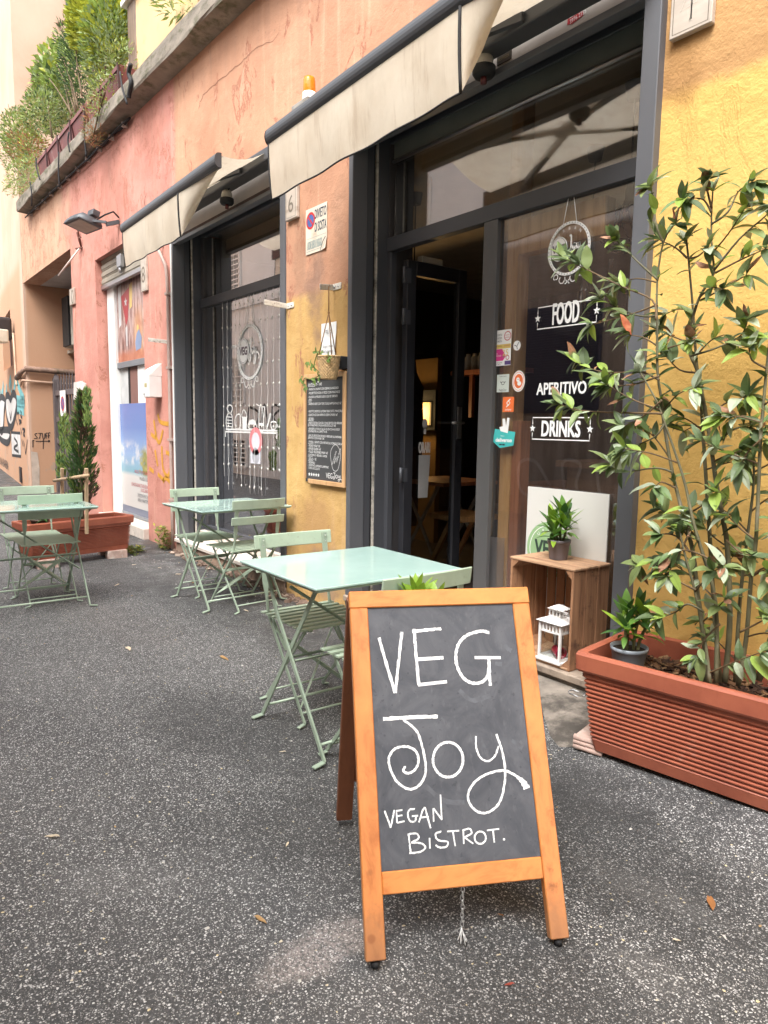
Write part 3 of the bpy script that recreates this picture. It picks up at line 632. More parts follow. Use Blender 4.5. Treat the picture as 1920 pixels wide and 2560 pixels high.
mb = MB(); mb.box((X0-.003, Y0+.12, Z1+.002), (X0+.05, Y0+.30, Z1+.04)); mb.build('door_closer', mat('beige_closer', (.42, .37, .30), .5), DL, bevel=.004)

# ------------------------------------------------------------------ the room behind
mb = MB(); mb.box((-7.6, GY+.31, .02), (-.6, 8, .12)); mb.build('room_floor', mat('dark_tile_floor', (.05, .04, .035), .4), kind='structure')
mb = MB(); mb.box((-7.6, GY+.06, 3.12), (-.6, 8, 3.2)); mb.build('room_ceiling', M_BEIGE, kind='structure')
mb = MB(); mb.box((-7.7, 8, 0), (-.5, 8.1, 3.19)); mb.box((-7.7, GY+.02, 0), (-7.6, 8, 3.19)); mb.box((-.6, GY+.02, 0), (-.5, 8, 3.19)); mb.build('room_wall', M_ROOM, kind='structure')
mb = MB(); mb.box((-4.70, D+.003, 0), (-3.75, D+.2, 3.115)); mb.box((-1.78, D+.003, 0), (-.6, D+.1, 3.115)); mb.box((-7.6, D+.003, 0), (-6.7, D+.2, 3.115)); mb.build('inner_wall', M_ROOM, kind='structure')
M_BW = wood_mat('honey_wood', (.60, .34, .14), (.42, .21, .08), 3, 2, .45)
M_RW = wood_mat('red_wood', (.40, .15, .075), (.24, .08, .04), 3, 2, .45)
t_ = thing('wooden_pillar', 'tall honey wood post just behind the side window', 'pillar', (-2.63, 3.0, .12))
mb = MB(); mb.box((-2.765, 2.925, .12), (-2.685, 3.02, 3.04)); mb.build('post', M_BW, t_, bevel=.003)
mb = MB(); mb.box((-2.683, 2.93, .12), (-2.62, 3.01, 1.32)); mb.build('red_board', M_RW, t_, bevel=.003)
mb = MB(); mb.box((-2.683, 2.93, 2.2), (-2.15, 3.01, 2.38)); mb.build('cross_board', M_BW, t_, bevel=.003)
def crossleg_table(x, y, name, label, z0=.12):
    t_ = thing(name, label, 'table', (x, y, z0))
    mb = MB(); mb.box((x-.32, y-.3, z0+.70), (x+.32, y+.3, z0+.73)); mb.build('tabletop', M_RW, t_, bevel=.003)
    for yy in (y-.25, y+.25):
        for s_ in (1, -1):
            mb = MB(); mb.bar((x-s_*.27, yy+s_*.012, z0), (x+s_*.2, yy+s_*.012, z0+.7), .03, .01, (1, 0, 0)); mb.build('leg', mat('pale_table_leg', (.36, .36, .34), .5), t_)
    return t_
crossleg_table(-4.35, 3.95, 'dining_table', 'small folding dining table inside the open doorway')
crossleg_table(-3.55, 4.55, 'dining_table', 'second folding table further inside the dark doorway')
t_ = thing('backlit_picture', 'glowing amber backlit picture inside the doorway', 'lamp', (-4.9, 4.6, 1.2))
p = [ony(x, y, 4.6) for x, y in ((1030, 1062), (1077, 1058), (1078, 1006), (1030, 1004))]
mb = MB(); mb.box((p[0].x-.06, 4.6, p[0].z-.05), (p[1].x+.06, 4.63, p[2].z+.12)); mb.build('picture_frame', M_DARK, t_)
mb = MB(); mb.box((p[0].x, 4.58, p[0].z), (p[1].x, 4.599, p[2].z)); mb.build('lit_panel', emit_mat('amber_glow', (1, .58, .2), .55), t_)
gl = bpy.data.lights.new('picture_lamp', 'POINT'); gl.energy = 5; gl.color = (1, .62, .25); gl.shadow_soft_size = .08
go = bpy.data.objects.new('picture_lamp', gl); COL.objects.link(go); go.parent = t_; go.matrix_parent_inverse = PINV[t_.name]; go.location = (p[0].x+.12, 4.5, p[2].z-.1)
# wall behind the picture, lit by it
mb = MB(); mb.box((-5.86, 4.66, .12), (-5.27, 4.72, 1.95)); mb.build('ochre_nib_wall', mat('ochre_room_paint', (.30, .165, .05), .7), kind='structure')
# shelf with jars deep inside
t_ = thing('wall_shelf', 'wooden bracket shelf deep inside the doorway', 'shelf', (-3.3, 4.8, 1.2))
p = [ony(x, y, 4.8) for x, y in ((1145, 935), (1205, 930))]
mb = MB(); mb.box((p[0].x, 4.7, p[0].z-.02), (p[1].x+.5, 4.95, p[0].z+.02)); mb.build('board', M_RW, t_)
mb = MB(); mb.bar((p[0].x+.2, 4.8, p[0].z-.021), (p[0].x+.2, 4.8, p[0].z-.42), .04, .04); mb.build('bracket', M_RW, t_)
for i in range(3):
    mb = MB(); c = (p[0].x+.14+.085*i, 4.8, p[0].z+.021); mb.lathe([(0, 0), (.034, 0), (.034, .12), (.022, .14), (.022, .16), (0, .16)], c, 14); mb.build('jar', mat('cloudy_jar', (.45, .45, .44), .3), None, label='%s cloudy glass jar on the shelf inside the doorway' % ('leftmost', 'middle', 'rightmost')[i], cat='jar', group='jars on the inside shelf')
# coat and wooden chair back just inside
mb = MB(); rings = []
for k in range(13):
    z = .45+.115*k; r = .12+.05*math.sin(k*.23) - (.05 if k > 10 else 0)
    rings.append([V((-4.63+(r+.012*math.sin(k*1.9+a_))*math.cos(a_), 3.75+.8*r*math.sin(a_), z)) for a_ in [2*math.pi*j/16 for j in range(16)]])
mb.smooth = True; mb.loft(rings, True, True, True)
mb.build('hanging_coat', mat('navy_quilted_cloth', (.018, .02, .04), .75, 0, .4, 12, .4, 12), label='navy quilted coat hanging just inside the open door', cat='coat')
t_ = thing('wooden_chair', 'wooden chair leaning inside the open doorway', 'chair', (-4.0, 3.6, .12))
mb = MB(); mb.bar((-4.15, 3.6, .12), (-3.95, 3.7, .62), .06, .03); mb.bar((-4.15, 3.85, .12), (-3.95, 3.95, .62), .06, .03); mb.build('leg', M_BW, t_)
mb = MB(); mb.box((-4.12, 3.58, .58), (-3.75, 3.98, .62)); mb.build('seat', M_BW, t_)

def pendant(x, y, zc, label, kind):
    t_ = thing('pendant_lamp', label, 'lamp', (x, y, 3.05), group='pendant lamps inside the shop')
    mb = MB(); mb.lathe([(.0, 3.05), (.055, 3.05), (.04, 2.97), (0, 2.97)], (x, y, 0), 14); mb.build('ceiling_rose', M_DARK, t_)
    mb = MB(); mb.tube([(x, y, 2.97), (x, y, zc+.13)], .005, 6); mb.build('cable', M_DARK, t_)
    mb = MB(); mb.lathe([(0, zc+.14), (.016, zc+.14), (.024, zc+.10), (.024, zc+.06), (.03, zc+.05), (.03, zc+.035), (0, zc+.03)], (x, y, 0), 12); mb.build('lamp_holder', M_DARK, t_)
    if kind == 'bulb':
        mb = MB(); mb.lathe([(.015, zc+.03), (.02, zc), (.06, zc-.05), (.065, zc-.09), (.04, zc-.14), (0, zc-.155)], (x, y, 0), 16); mb.build('bulb', M_GLASS2, t_)
    else:
        mb = MB(); n = 8; ups = [V((x+.045*math.cos(2*math.pi*k/n), y+.045*math.sin(2*math.pi*k/n), zc+.03)) for k in range(n)]
        mid = [V((x+.17*math.cos(2*math.pi*(k+.5)/n), y+.17*math.sin(2*math.pi*(k+.5)/n), zc-.10)) for k in range(n)]
        lo = [V((x+.10*math.cos(2*math.pi*k/n), y+.10*math.sin(2*math.pi*k/n), zc-.19)) for k in range(n)]
        for k in range(n):
            for a, b in ((ups[k], mid[k]), (ups[k], mid[k-1]), (mid[k], mid[(k+1) % n]), (mid[k], lo[k]), (mid[k], lo[(k+1) % n]), (lo[k], lo[(k+1) % n])): mb.tube([a, b], .004, 4)
        mb.build('wire_cage', M_DARK, t_)
q = ony(1585, 300, 3.35); pendant(q.x, 3.35, 2.42, 'black wire cage pendant lamp nearest the yellow wall', 'cage')
q = ony(1488, 400, 3.9); pendant(q.x, 3.9, 2.0, 'black pendant lamp on a long cable at the middle of the top light', 'bulb')
q = ony(1032, 850, 3.6); pendant(q.x, 3.6, 1.55, 'black pendant with clear round bulb seen through the open door', 'bulb')
# sideboard and till behind the side pane
t_ = thing('counter', 'brown wooden counter behind the side window', 'counter', (-2.2, 3.9, .12))
mb = MB(); mb.box((-2.75, 3.5, .12), (-1.3, 4.2, 1.05)); mb.build('body', wood_mat('dark_brown_wood', (.14, .07, .035), (.08, .04, .02), 3, 0), t_, bevel=.005)
mb = MB(); mb.box((-2.8, 3.45, 1.051), (-1.25, 4.25, 1.09)); mb.build('worktop', wood_mat('dark_brown_wood', (.14, .07, .035), (.08, .04, .02), 3, 0), t_, bevel=.004)
# bottles on a high shelf inside
t_ = thing('bottle_shelf', 'high dark shelf inside the side window', 'shelf', (-2.2, 3.6, 1.9))
mb = MB(); mb.box((-2.9, 3.5, 1.86), (-1.5, 3.75, 1.89)); mb.build('board', M_ROOM, t_)
for i in range(5):
    mb = MB(); mb.lathe([(0, 0), (.045, 0), (.048, .02), (.048, .2), (.035, .25), (.016, .29), (.016, .36), (.02, .365), (0, .37)], (-2.75+.17*i, 3.6, 1.891), 14); mb.build('bottle', glass_mat('bottle_glass', .35, (.7, .74, .72)), None, label='clear glass bottle on the high inside shelf, %s' % ('nearest the wooden post', 'second from the wooden post', 'middle of five', 'fourth from the wooden post', 'farthest from the wooden post')[i], cat='bottle', group='bottles on the high shelf')

# ------------------------------------------------------------------ the pink shop (number 8)
SP = MB(); PY = 2.77; x0, x1 = -9.35, -7.64
SP.box((x0, PY-.02, .06), (x0+.03, PY+.06, 2.99)); ps = SP.build('pink_shop_frame', M_BLACK, SB)
mb = MB(); mb.box((x0+.031, PY-.05, .13), (x0+.30, PY+.05, 2.985)); mb.build('white_jamb', M_WHITE, ps, bevel=.005)
M_GREYF = mat('steel_grey_frame', (.20, .215, .235), .4, .2, .15, 4)
M_NAVYF = mat('navy_frame', (.035, .042, .085), .4)
mb = MB(); mb.box((x0+.301, PY-.03, 1.93), (x1, PY+.03, 2.00)); mb.box((x0+.301, PY-.02, .13), (x1, PY+.03, .17)); mb.build('glazing_bar', M_GREYF, ps, bevel=.003)
dx = -8.02
mb = MB(); mb.box((dx-.035, PY-.03, .1705), (dx-.004, PY+.03, 1.9295)); mb.box((dx+.004, PY-.03, .1705), (dx+.035, PY+.03, 1.9295)); mb.build('door_stile', M_NAVYF, ps, bevel=.003)
mb = MB(); mb.box((dx+.036, PY-.032, 1.02), (x1, PY+.03, 1.13)); mb.build('lock_rail', M_GREYF, ps, bevel=.003)
# roller shutter rolled down a little: three slats and the lower bar
rs = thing('roller_shutter', 'beige roller shutter half wound up over the pink shop entrance', 'shutter', (-8.5, 2.7, 3.1))
M_SLAT = mat('dusty_beige_slat', (.34, .30, .24), .6, 0, .15, 5, .05, 80, dirt=(.18, .15, .12), dirt_amt=.2)
for i in range(4):
    mb = MB(); z = 2.95+.085*i; mb.box((x0+.005, WY+.075, z+.003), (x1-.005, WY+.095, z+.083)); mb.box((x0+.005, WY+.068, z+.02), (x1-.005, WY+.0748, z+.066)); mb.build('slat', M_SLAT, rs, bevel=.004)
mb = MB(); mb.box((x0+.005, WY+.06, 2.90), (x1-.005, WY+.11, 2.949)); mb.build('bottom_bar', M_ALU, rs, bevel=.004)
p = ony(300, 655, WY+.03); mb = MB(); mb.box((p.x-.07, WY+.01, p.z-.06), (p.x+.07, WY+.059, p.z+.08)); mb.tube([(p.x, WY+.03, p.z-.06), (p.x, WY+.03, p.z-.12)], .02, 8); mb.build('lock', M_ALU, rs, bevel=.01)
# plinth and marble step
mb = MB(); mb.box((x0, WY-.06, .0), (x1, PY+.1, .125)); mb.build('step', M_MARBLE, ps, bevel=.006)
# what shows through the clear band: bright screen and brown curtain
mb = MB(); mb.box((x0+.31, PY+.01, 1.0), (x0+.60, PY+.02, 1.929)); mb.build('grey_curtain', mat('grey_blind_cloth', (.50, .50, .49), .8), ps)
mb = MB(); mb.box((x0+.601, PY+.005, 1.0), (x0+.67, PY+.02, 1.929)); mb.build('black_post', M_BLACK, ps)
mb = MB(); mb.box((x0+.671, PY+.008, 1.0), (x0+.95, PY+.02, 1.929)); mb.build('brown_curtain', mat('brown_cloth', (.22, .11, .09), .8), ps)
mb = MB(); mb.box((x0+.951, PY+.004, 1.0), (dx-.036, PY+.02, 1.929)); mb.box((dx+.036, PY+.004, 1.0), (x1, PY+.02, 1.929)); mb.build('white_screen', M_VINYL, ps)
# beach poster on the lower glass: printed sky, cloud, sea and sand
t = NT('beach_print'); v = t.pos((1, 1, 1), 'World'); X = t.xyz(v)
z = X[2]; n = t.noise(v, 5, 6, .6); n2 = t.noise(v, 11, 5, .6)
cc = t.ramp(t.math('DIVIDE', t.math('SUBTRACT', z, .2), 1.35), (.0, (.50, .48, .46)), (.32, (.62, .60, .57)), (.36, (.22, .42, .50)), (.42, (.25, .42, .55)), (.52, (.27, .41, .64)), (.75, (.14, .23, .50)), (1., (.13, .19, .46)))
cl = t.math('MULTIPLY', t.step(n, .46, .62), t.math('MULTIPLY', t.step(z, .74, .82), t.math('SUBTRACT', 1, t.step(z, .95, 1.1))))
cc = t.mix(t.math('MULTIPLY', cl, .8), cc, (.66, .66, .66))
pm = t.math('MULTIPLY', t.step(t.math('ADD', X[0], t.math('MULTIPLY', n2, .5)), -8.10, -7.98), t.math('MULTIPLY', t.step(z, .62, .70), t.math('SUBTRACT', 1, t.step(t.math('ADD', z, t.math('MULTIPLY', n2, .3)), 1.05, 1.2))))
cc = t.mix(pm, cc, t.ramp(n2, (.3, (.16, .17, .05)), (.7, (.45, .40, .14))))
t.put(t.p.inputs['Base Color'], cc); t.p.inputs['Roughness'].default_value = .25; M_BEACH = t.m
mb = MB(); mb.box((x0+.301, PY-.012, .255), (dx-.036, PY-.004, 1.5)); mb.box((dx+.036, PY-.012, .255), (x1, PY-.004, 1.5)); bp = mb.build('beach_poster', M_BEACH, ps)
mb = MB(); mb.box((x0+.301, PY-.011, .171), (dx-.036, PY-.003, .254)); mb.box((dx+.036, PY-.011, .171), (x1, PY-.003, .254)); mb.build('grey_band', mat('slate_blue_print', (.14, .16, .22), .4), bp)
FP = Frame((0, PY-.0125, 0), (1, 0, 0)); ur = dx-.06
mr, mk = mat('red_print', (.45, .07, .08), .5), mat('grey_print', (.12, .12, .13), .5)
mb = MB()
for m_i, txt, py, h, w in ((0, 'PRODOTTI TIPICI CUBANI', .675, .04, .46), (1, 'VACANZE A CUBA', .60, .042, .30), (0, 'LEGALIZZAZIONE E TRADUZIONE', .515, .042, .60), (0, 'DI DOCUMENTI', .465, .042, .26), (1, 'SPEDIZIONE PACCHI,', .395, .045, .38), (1, 'AEREA E MARITTIMA', .34, .045, .38)):
    mb.cur = m_i; mb.text(FP, ur, py, txt, h, w, 'r', .001)
mb.build('lettering', [mr, mk], bp)
# printed street scene above the bar
t = NT('old_town_print'); v = t.pos((1, 1, 1), 'World'); X = t.xyz(v)
n = t.noise(t.pos((14, 14, 2.2), 'World'), 1.4, 8, .7); n2 = t.noise(v, 7, 6, .65)
cc = t.ramp(n, (.34, (.06, .035, .035)), (.48, (.28, .13, .11)), (.56, (.50, .38, .35)), (.7, (.36, .12, .07)))
cc = t.mix(t.math('MULTIPLY', t.step(X[0], -8.2, -7.95), .6), cc, t.ramp(n, (.35, (.16, .20, .19)), (.6, (.56, .60, .57))))
gl_ = t.math('SUBTRACT', 1, t.step(t.math('ABSOLUTE', t.math('ADD', X[0], 8.28)), .02, .26)); gl_ = t.math('MULTIPLY', gl_, t.math('SUBTRACT', 1, t.step(X[2], 2.3, 2.75)))
cc = t.mix(t.math('MULTIPLY', gl_, .85), cc, t.ramp(n2, (.3, (.50, .16, .05)), (.7, (.72, .42, .20))))
fl = t.math('SUBTRACT', 1, t.step(t.math('ADD', X[2], t.math('MULTIPLY', n2, .15)), 2.14, 2.24)); cc = t.mix(t.math('MULTIPLY', fl, .9), cc, t.ramp(n2, (.3, (.33, .07, .03)), (.7, (.55, .20, .10))))
t.put(t.p.inputs['Base Color'], cc); t.p.inputs['Roughness'].default_value = .3; M_OLD = t.m
mb = MB(); mb.box((x0+.301, PY-.012, 2.001), (x1, PY-.004, 2.985)); sp_ = mb.build('street_print', M_OLD, ps)
Q = lambda a, b: (x0+.301+a*1.409, 2.001+b*.984)
mb = MB(); mb.cur = 0; mb.poly(FP, [Q(.12, .78), Q(.34, .86), Q(.29, .50), Q(.24, .42)], .001)
mb.cur = 1; mb.poly(FP, [Q(.34, .88), Q(.42, .90), Q(.40, .62), Q(.34, .60)], .001); mb.cur = 2; mb.poly(FP, [Q(.04, .9), Q(.12, .93), Q(.11, .45), Q(.05, .42)], .001); mb.poly(FP, [Q(.22, .40), Q(.27, .42), Q(.26, .18), Q(.23, .18)], .001)
mb.cur = 2; star(FP, mb, *Q(.24, .70), .06, .0018)
mb.cur = 3; mb.poly(FP, [Q(.47, .10), Q(.60, .12), Q(.62, .24), Q(.56, .34), Q(.50, .30), Q(.46, .2)], .001); mb.cur = 1; mb.disc(FP, *Q(.53, .36), .035, .002, 12)
mb.build('print_shapes', [mat('print_red', (.42, .04, .05), .4), mat('print_yellow', (.66, .47, .16), .4), mat('print_pale', (.6, .6, .6), .4), mat('print_blue', (.20, .27, .42), .4)], sp_)

# ================================================================== AWNINGS
def canvas_mat():
    t = NT('cream_awning_canvas'); v = t.pos((1, 1, 1), 'World'); st = t.noise(t.pos((9, 9, .9), 'World'), 1.8, 7, .68); n = t.noise(v, 4, 6, .6); X = t.xyz(v)
    cc = t.mix(t.step(n, .3, .7), (.76, .67, .54), (.68, .58, .45))
    cc = t.mix(t.math('MULTIPLY', t.step(st, .52, .70), .38), cc, (.40, .28, .18))
    t.put(t.p.inputs['Base Color'], cc); t.p.inputs['Roughness'].default_value = .8
    t.bump(t.noise(t.pos((5, 5, 1.2), 'World'), 3, 4, .6), .3, .03)
    out = t.t.nodes['Material Output']; tl = t.n('ShaderNodeBsdfTranslucent'); t.l(cc, tl.inputs[0]); mx = t.n('ShaderNodeMixShader'); mx.inputs[0].default_value = .30
    t.l(t.p.outputs[0], mx.inputs[1]); t.l(tl.outputs[0], mx.inputs[2]); t.l(mx.outputs[0], out.inputs[0]); return t.m
M_CANVAS = canvas_mat(); M_BARM = mat('dark_grey_awning_bar', (.075, .078, .084), .38, .3, .1, 3, stretch=(.3, 1, 1)); M_PIPING = mat('black_piping', (.02, .018, .018), .8)
def awning(xl, xr, xc, yb, zl, zr, zc, label, flap):
    """folding-arm awning, rolled nearly in: cassette on the wall, sloping canvas, front bar, hanging valance"""
    a = thing('awning', label, 'awning', ((xl+xr)/2, WY, zc), group='cream awnings over the shopfronts')
    zb = lambda x: zl+(zr-zl)*(x-xl)/(xr-xl)
    mb = MB(); mb.box((xl+.05, 2.47, zc-.01), (xc, WY-.013, zc+.08)); mb.build('cassette', M_BARM, a, bevel=.01, segs=2)
    # front bar: rounded outside, flat inside
    mb = MB(); prof = [(-.047*math.cos(k*math.pi/10)*1.0 if False else -.034*math.sin(k*math.pi/10), .048*math.cos(k*math.pi/10)) for k in range(11)]+[(.018, -.048), (.018, .048)]
    r0 = [V((xl, yb+p[0], zb(xl)+p[1])) for p in prof]; r1 = [V((xr, yb+p[0], zb(xr)+p[1])) for p in prof]
    mb.smooth = False; mb.loft([r0, r1], True, False, True); mb.build('front_bar', M_BARM, a)
    mb = MB(); mb.loft([[p+V((-.012, 0, 0)) for p in r0], r0], True, True, False); mb.build('end_cap', M_BLACK, a)
    # canvas from the roller to the bar
    mb = MB(); nu, nv = 24, 6; mb.smooth = True; rows = []
    for j in range(nv+1):
        f = j/nv; rows.append([V((xl+.06+(xr-xl-.06)*i/nu, 2.50+(yb+.02-2.50)*f, zc+.06+(zb(xl+(xr-xl)*i/nu)+.03-zc-.06)*f-.035*math.sin(math.pi*f)*(1+.2*math.sin(i*.9)))) for i in range(nu+1)])
    mb.loft(rows, False); mb.build('canvas', M_CANVAS, a)
    # valance
    mb = MB(); mb.smooth = True; nu, nv = 44, 7; rows = []; xe = xr-flap
    H = .305
    def edge(x): return .005*math.sin(x*2.1)+.002*math.sin(x*9+1)
    for j in range(nv+1):
        f = j/nv; rows.append([V((xl+.005+(xe-xl)*i/nu, yb-.015+f*.006*math.sin(i*.55)+f*f*.02, zb(xl+(xe-xl)*i/nu)-.04-f*(H+edge(xl+(xe-xl)*i/nu)))) for i in range(nu+1)])
    mb.loft(rows, False)
    # the loose end, curling back towards the wall
    rows2 = []
    for j in range(nv+1):
        f = j/nv; row = []
        for i in range(11):
            g = i/10; x = xe+flap*g*(1-.0*f); p0 = rows[j][-1]
            z_top = zb(x)-.04; z_bot = zb(xe)-.04-(H+edge(xe)); zz = z_top-(z_top-z_bot)*f*(1-g*.55)
            row.append(V((xe+flap*g*(1-.93*f)+.005, p0.y+.07*f*g+.02*g, zz)))
        rows2.append(row)
    mb.loft(rows2, False)
    va = mb.build('valance', M_CANVAS, a)
    mb = MB(); mb.tube(rows[-1], .0045, 5); mb.tube([r[0] for r in rows], .006, 5); mb.tube([r[-1]+V((0, -.004, 0)) for r in rows], .007, 5); mb.build('piping', M_PIPING, va)
    # folded arms
    for s_, xx in ((1, xl+.35), (-1, xr-.35)):
        mb = MB(); e = V((xx+s_*.62, 2.30, zc+.015)); mb.bar((xx, 2.46, zc+.02), e, .045, .03, (0, 0, 1)); mb.bar(e, (xx+s_*.05, yb+.03, zb(xx)), .04, .028, (0, 0, 1)); mb.tube([e+V((0, 0, -.03)), e+V((0, 0, .03))], .028, 10); mb.build('folding_arm', M_BARM, a)
    return a
awning(-6.72, -4.68, -4.62, 2.13, 3.015, 3.045, 3.125, 'smaller far cream canvas awning with dark bar above the window', .70)
awning(-3.77, -1.93, -1.70, 2.03, 2.895, 2.955, 3.035, 'large near cream canvas awning with stained valance above the doorway', .27)

# ================================================================== THINGS ON THE WALL
# amber beacon
q = ony(755, 240, 2.52)
t_ = thing('warning_beacon', 'small orange flashing beacon on white base above the awning', 'beacon', (-4.16, 2.52, 3.33))
mb = MB(); mb.box((-4.27, 2.45, 3.30), (-4.07, WY, 3.335)); mb.build('bracket', M_CONC, t_, bevel=.004)
mb = MB(); mb.lathe([(0, 3.336), (.047, 3.336), (.045, 3.37), (.042, 3.385), (.042, 3.40), (0, 3.40)], (-4.16, 2.52, 0), 20); mb.build('base', M_WHITE, t_)
t = NT('orange_lens'); t.p.inputs['Base Color'].default_value = (.9, .30, .015, 1); t.p.inputs['Roughness'].default_value = .2; t.p.inputs['Transmission Weight'].default_value = .35
t.bump(t.math('SINE', t.math('MULTIPLY', t.xyz(t.pos())[2], 300)), .05, .002)
mb = MB(); mb.lathe([(.039, 3.401), (.041, 3.42), (.039, 3.475), (.034, 3.492), (.0, 3.497)], (-4.16, 2.52, 0), 20); mb.build('lens', t.m, t_)

# floodlight
t_ = thing('floodlight', 'grey floodlight on bracket on the pink wall left of the small awning', 'lamp', (-8.4, 2.55, 3.5))
c = V((-8.62, 2.28, 3.46)); M_FL = mat('weathered_grey_metal', (.085, .088, .095), .5, .3, .3, 8, .1, 60)
ax = V((1, .15, 0)).normalized(); Mf = Matrix.Translation(c) @ Matrix.Rotation(R(10), 4, 'Z') @ Matrix.Rotation(R(-14), 4, 'X') @ Matrix.Scale(.66, 4)
mb = MB(); mb.smooth = True
rings = []
for k, (w, d, z) in enumerate(((.29, .20, 0), (.29, .20, .03), (.26, .17, .09), (.18, .11, .14), (.10, .06, .16))):
    rings.append([Mf @ V((sx*w, sy*d, z)) for sx, sy in ((-1, -1), (-.3, -1.08), (.3, -1.08), (1, -1), (1.03, 0), (1, 1), (.3, 1.06), (-.3, 1.06), (-1, 1), (-1.03, 0))])
mb.loft(rings, True, False, True); mb.build('housing', M_FL, t_)
mb = MB(); mb.box((-.30, -.21, -.018), (.30, .21, -.0015), Mf); mb.build('rim', M_FL, t_, bevel=.004)
mb = MB(); mb.box((-.25, -.165, -.022), (.25, .165, -.0185), Mf); mb.build('lens', mat('dull_lamp_glass', (.34, .28, .25), .15), t_)
mb = MB(); mb.box((.02, .02, .165), (.22, .15, .27), Mf); mb.build('gear_box', M_FL, t_, bevel=.006)
mb = MB(); mb.bar(c+V((.18, .06, .02)), (-8.36, 2.46, 3.47), .035, .025); mb.bar((-8.38, 2.46, 3.45), (-8.36, 2.599, 3.5), .04, .04); mb.build('bracket', M_FL, t_)
mb = MB(); mb.tube([(-8.34, 2.59, 3.54), (-8.30, 2.52, 3.58), (-8.33, 2.44, 3.54), (-8.44, 2.38, 3.50)], .01, 6); mb.build('cable', M_BLACK, t_)

# lamp on the corner house
t_ = thing('wall_lamp', 'boxy black and cream lamp on the peach corner house beside the dark window', 'lamp', FL.pt(-2.3, 3.1))
fo = Frame(FL.pt(-2.6, 3.05, 0), FL.u); M_CREAM = mat('cream_lamp_lens', (.62, .58, .48), .35)
mb = MB(); A = FL.pt(-3.6, 3.08, .62); B = FL.pt(-1.75, 3.02, .18); mb.bar(A, B, .40, .32, (0, 0, 1), .44, .3); mb.build('housing', mat('black_enamel', (.03, .03, .034), .4), t_, bevel=.05, segs=2)
mb = MB(); d_ = V((.02, -.06, -.14)); mb.bar(A+d_, B+d_, .24, .30, (0, 0, 1), .26, .28); mb.build('lens', M_CREAM, t_, bevel=.03, segs=2)
mb = MB(); mb.tube([FL.pt(-1.78, 2.95, .03), FL.pt(-1.68, 2.45, .03), FL.pt(-1.62, 2.0, .03), FL.pt(-1.55, 1.95, .03)], .02, 6); mb.build('conduit', mat('peach_painted_pipe', (.52, .34, .24), .7), t_)

# house number plates in pale marble
M_PLATE = mat('pale_marble_plate', (.50, .43, .36), .55, 0, .14, 7, .12, 40, stretch=(1, 1, 2.5), dirt=(.32, .25, .19), dirt_amt=.25, dscale=5); M_CUT = mat('carved_shadow', (.17, .14, .11), .8)
def plate(u0, z0, u1, z1, num, label, h, strokes=None):
    t_ = thing('number_plate', label, 'house number', (u0, WY, z0), group='marble house numbers')
    off = -.03 if u0 > -1.7 else 0
    f = Frame((0, WY-off, 0), (1, 0, 0)); mb = MB(); mb.prism([(u0, z0), (u1, z0), (u1, z1), (u0, z1)], f, .001, .028); mb.build('plate', M_PLATE, t_, bevel=.004)
    mb = MB(); k = .014; mb.ribbon(f, [(u0+k, z0+k), (u1-k, z0+k), (u1-k, z1-k), (u0+k, z1-k)], .004, .0285, True); mb.build('carved_border', M_CUT, t_)
    mb = MB()
    if strokes:
        for st, w in strokes: mb.ribbon(f, st, w, .029)
    else: mb.text(f, (u0+u1)/2, z0+(z1-z0-h)/2, num, h, None, 'c', .029)
    mb.build('carved_number', M_CUT if not strokes else mat('cut_stone_light', (.62, .55, .47), .5), t_)
plate(-1.66, 2.757, -1.492, 2.99, '4', 'marble plate carved with number 4 on yellow wall', .1, [([(-1.573, 2.80), (-1.573, 2.93), (-1.617, 2.845), (-1.553, 2.855)], .006), ([(-1.573, 2.93), (-1.573, 2.80), (-1.580, 2.80), (-1.566, 2.80)], .009)])
plate(-4.565, 2.70, -4.41, 2.915, '6', 'marble plate carved with number 6 beside the no parking sign', .12)
plate(-7.615, 2.63, -7.455, 2.975, '8', 'marble plate carved with number 8 on pink pier by printed shop window', .17)
a, b = FW.px(178, 725), FW.px(190, 760); plate(a[0], b[1]+.0, b[0], a[1], '10', 'marble plate carved with number 10 at the edge of the passage', .2)

# no-parking sign
t_ = thing('no_parking_sign', 'enamel no parking sign with curled corner on salmon wall', 'sign', (-4.19, WY, 2.63))
M_ENAM = mat('cream_enamel', (.72, .64, .52), .35, 0, .08, 9, dirt=(.45, .33, .22), dirt_amt=.12); M_INK = mat('navy_ink', (.03, .045, .075), .5); M_SRED = mat('sign_red', (.50, .03, .03), .4); M_SBLUE = mat('sign_blue', (.06, .12, .33), .4)
u0, u1, z0, z1 = -4.322, -4.058, 2.430, 2.725
f = Frame((0, WY, 0), (1, 0, 0))
mb = MB(); mb.prism([(u0, z0), (u1-.055, z0), (u1, z0+.07), (u1, z1), (u0, z1)], f, .003, .006); sg = mb.build('sheet', M_ENAM, t_)
mb = MB(); mb.add([f.pt(u1-.055, z0, .006), f.pt(u1-.004, z0+.004, .016), f.pt(u1, z0+.07, .006)], [(0, 1, 2)]); mb.build('curled_corner', M_ENAM, t_)
mb = MB(); mb.ribbon(f, [(u1-.062, z0-.004), (u1-.03, z0+.05), (u1+.002, z0+.075)], .006, .0165); mb.build('dark_wire', M_BLACK, t_)
D_ = .0068; cx, cy = u0+.062, z0+.215; mb = MB(); mb.cur = 0; mb.disc(f, cx, cy, .044, D_-.0005); mb.cur = 1; mb.ring(f, cx, cy, .048, .015, D_); mb.ribbon(f, [(cx-.033, cy+.033), (cx+.033, cy-.033)], .013, D_+.0003)
mb.build('symbol', [M_SBLUE, M_SRED], sg)
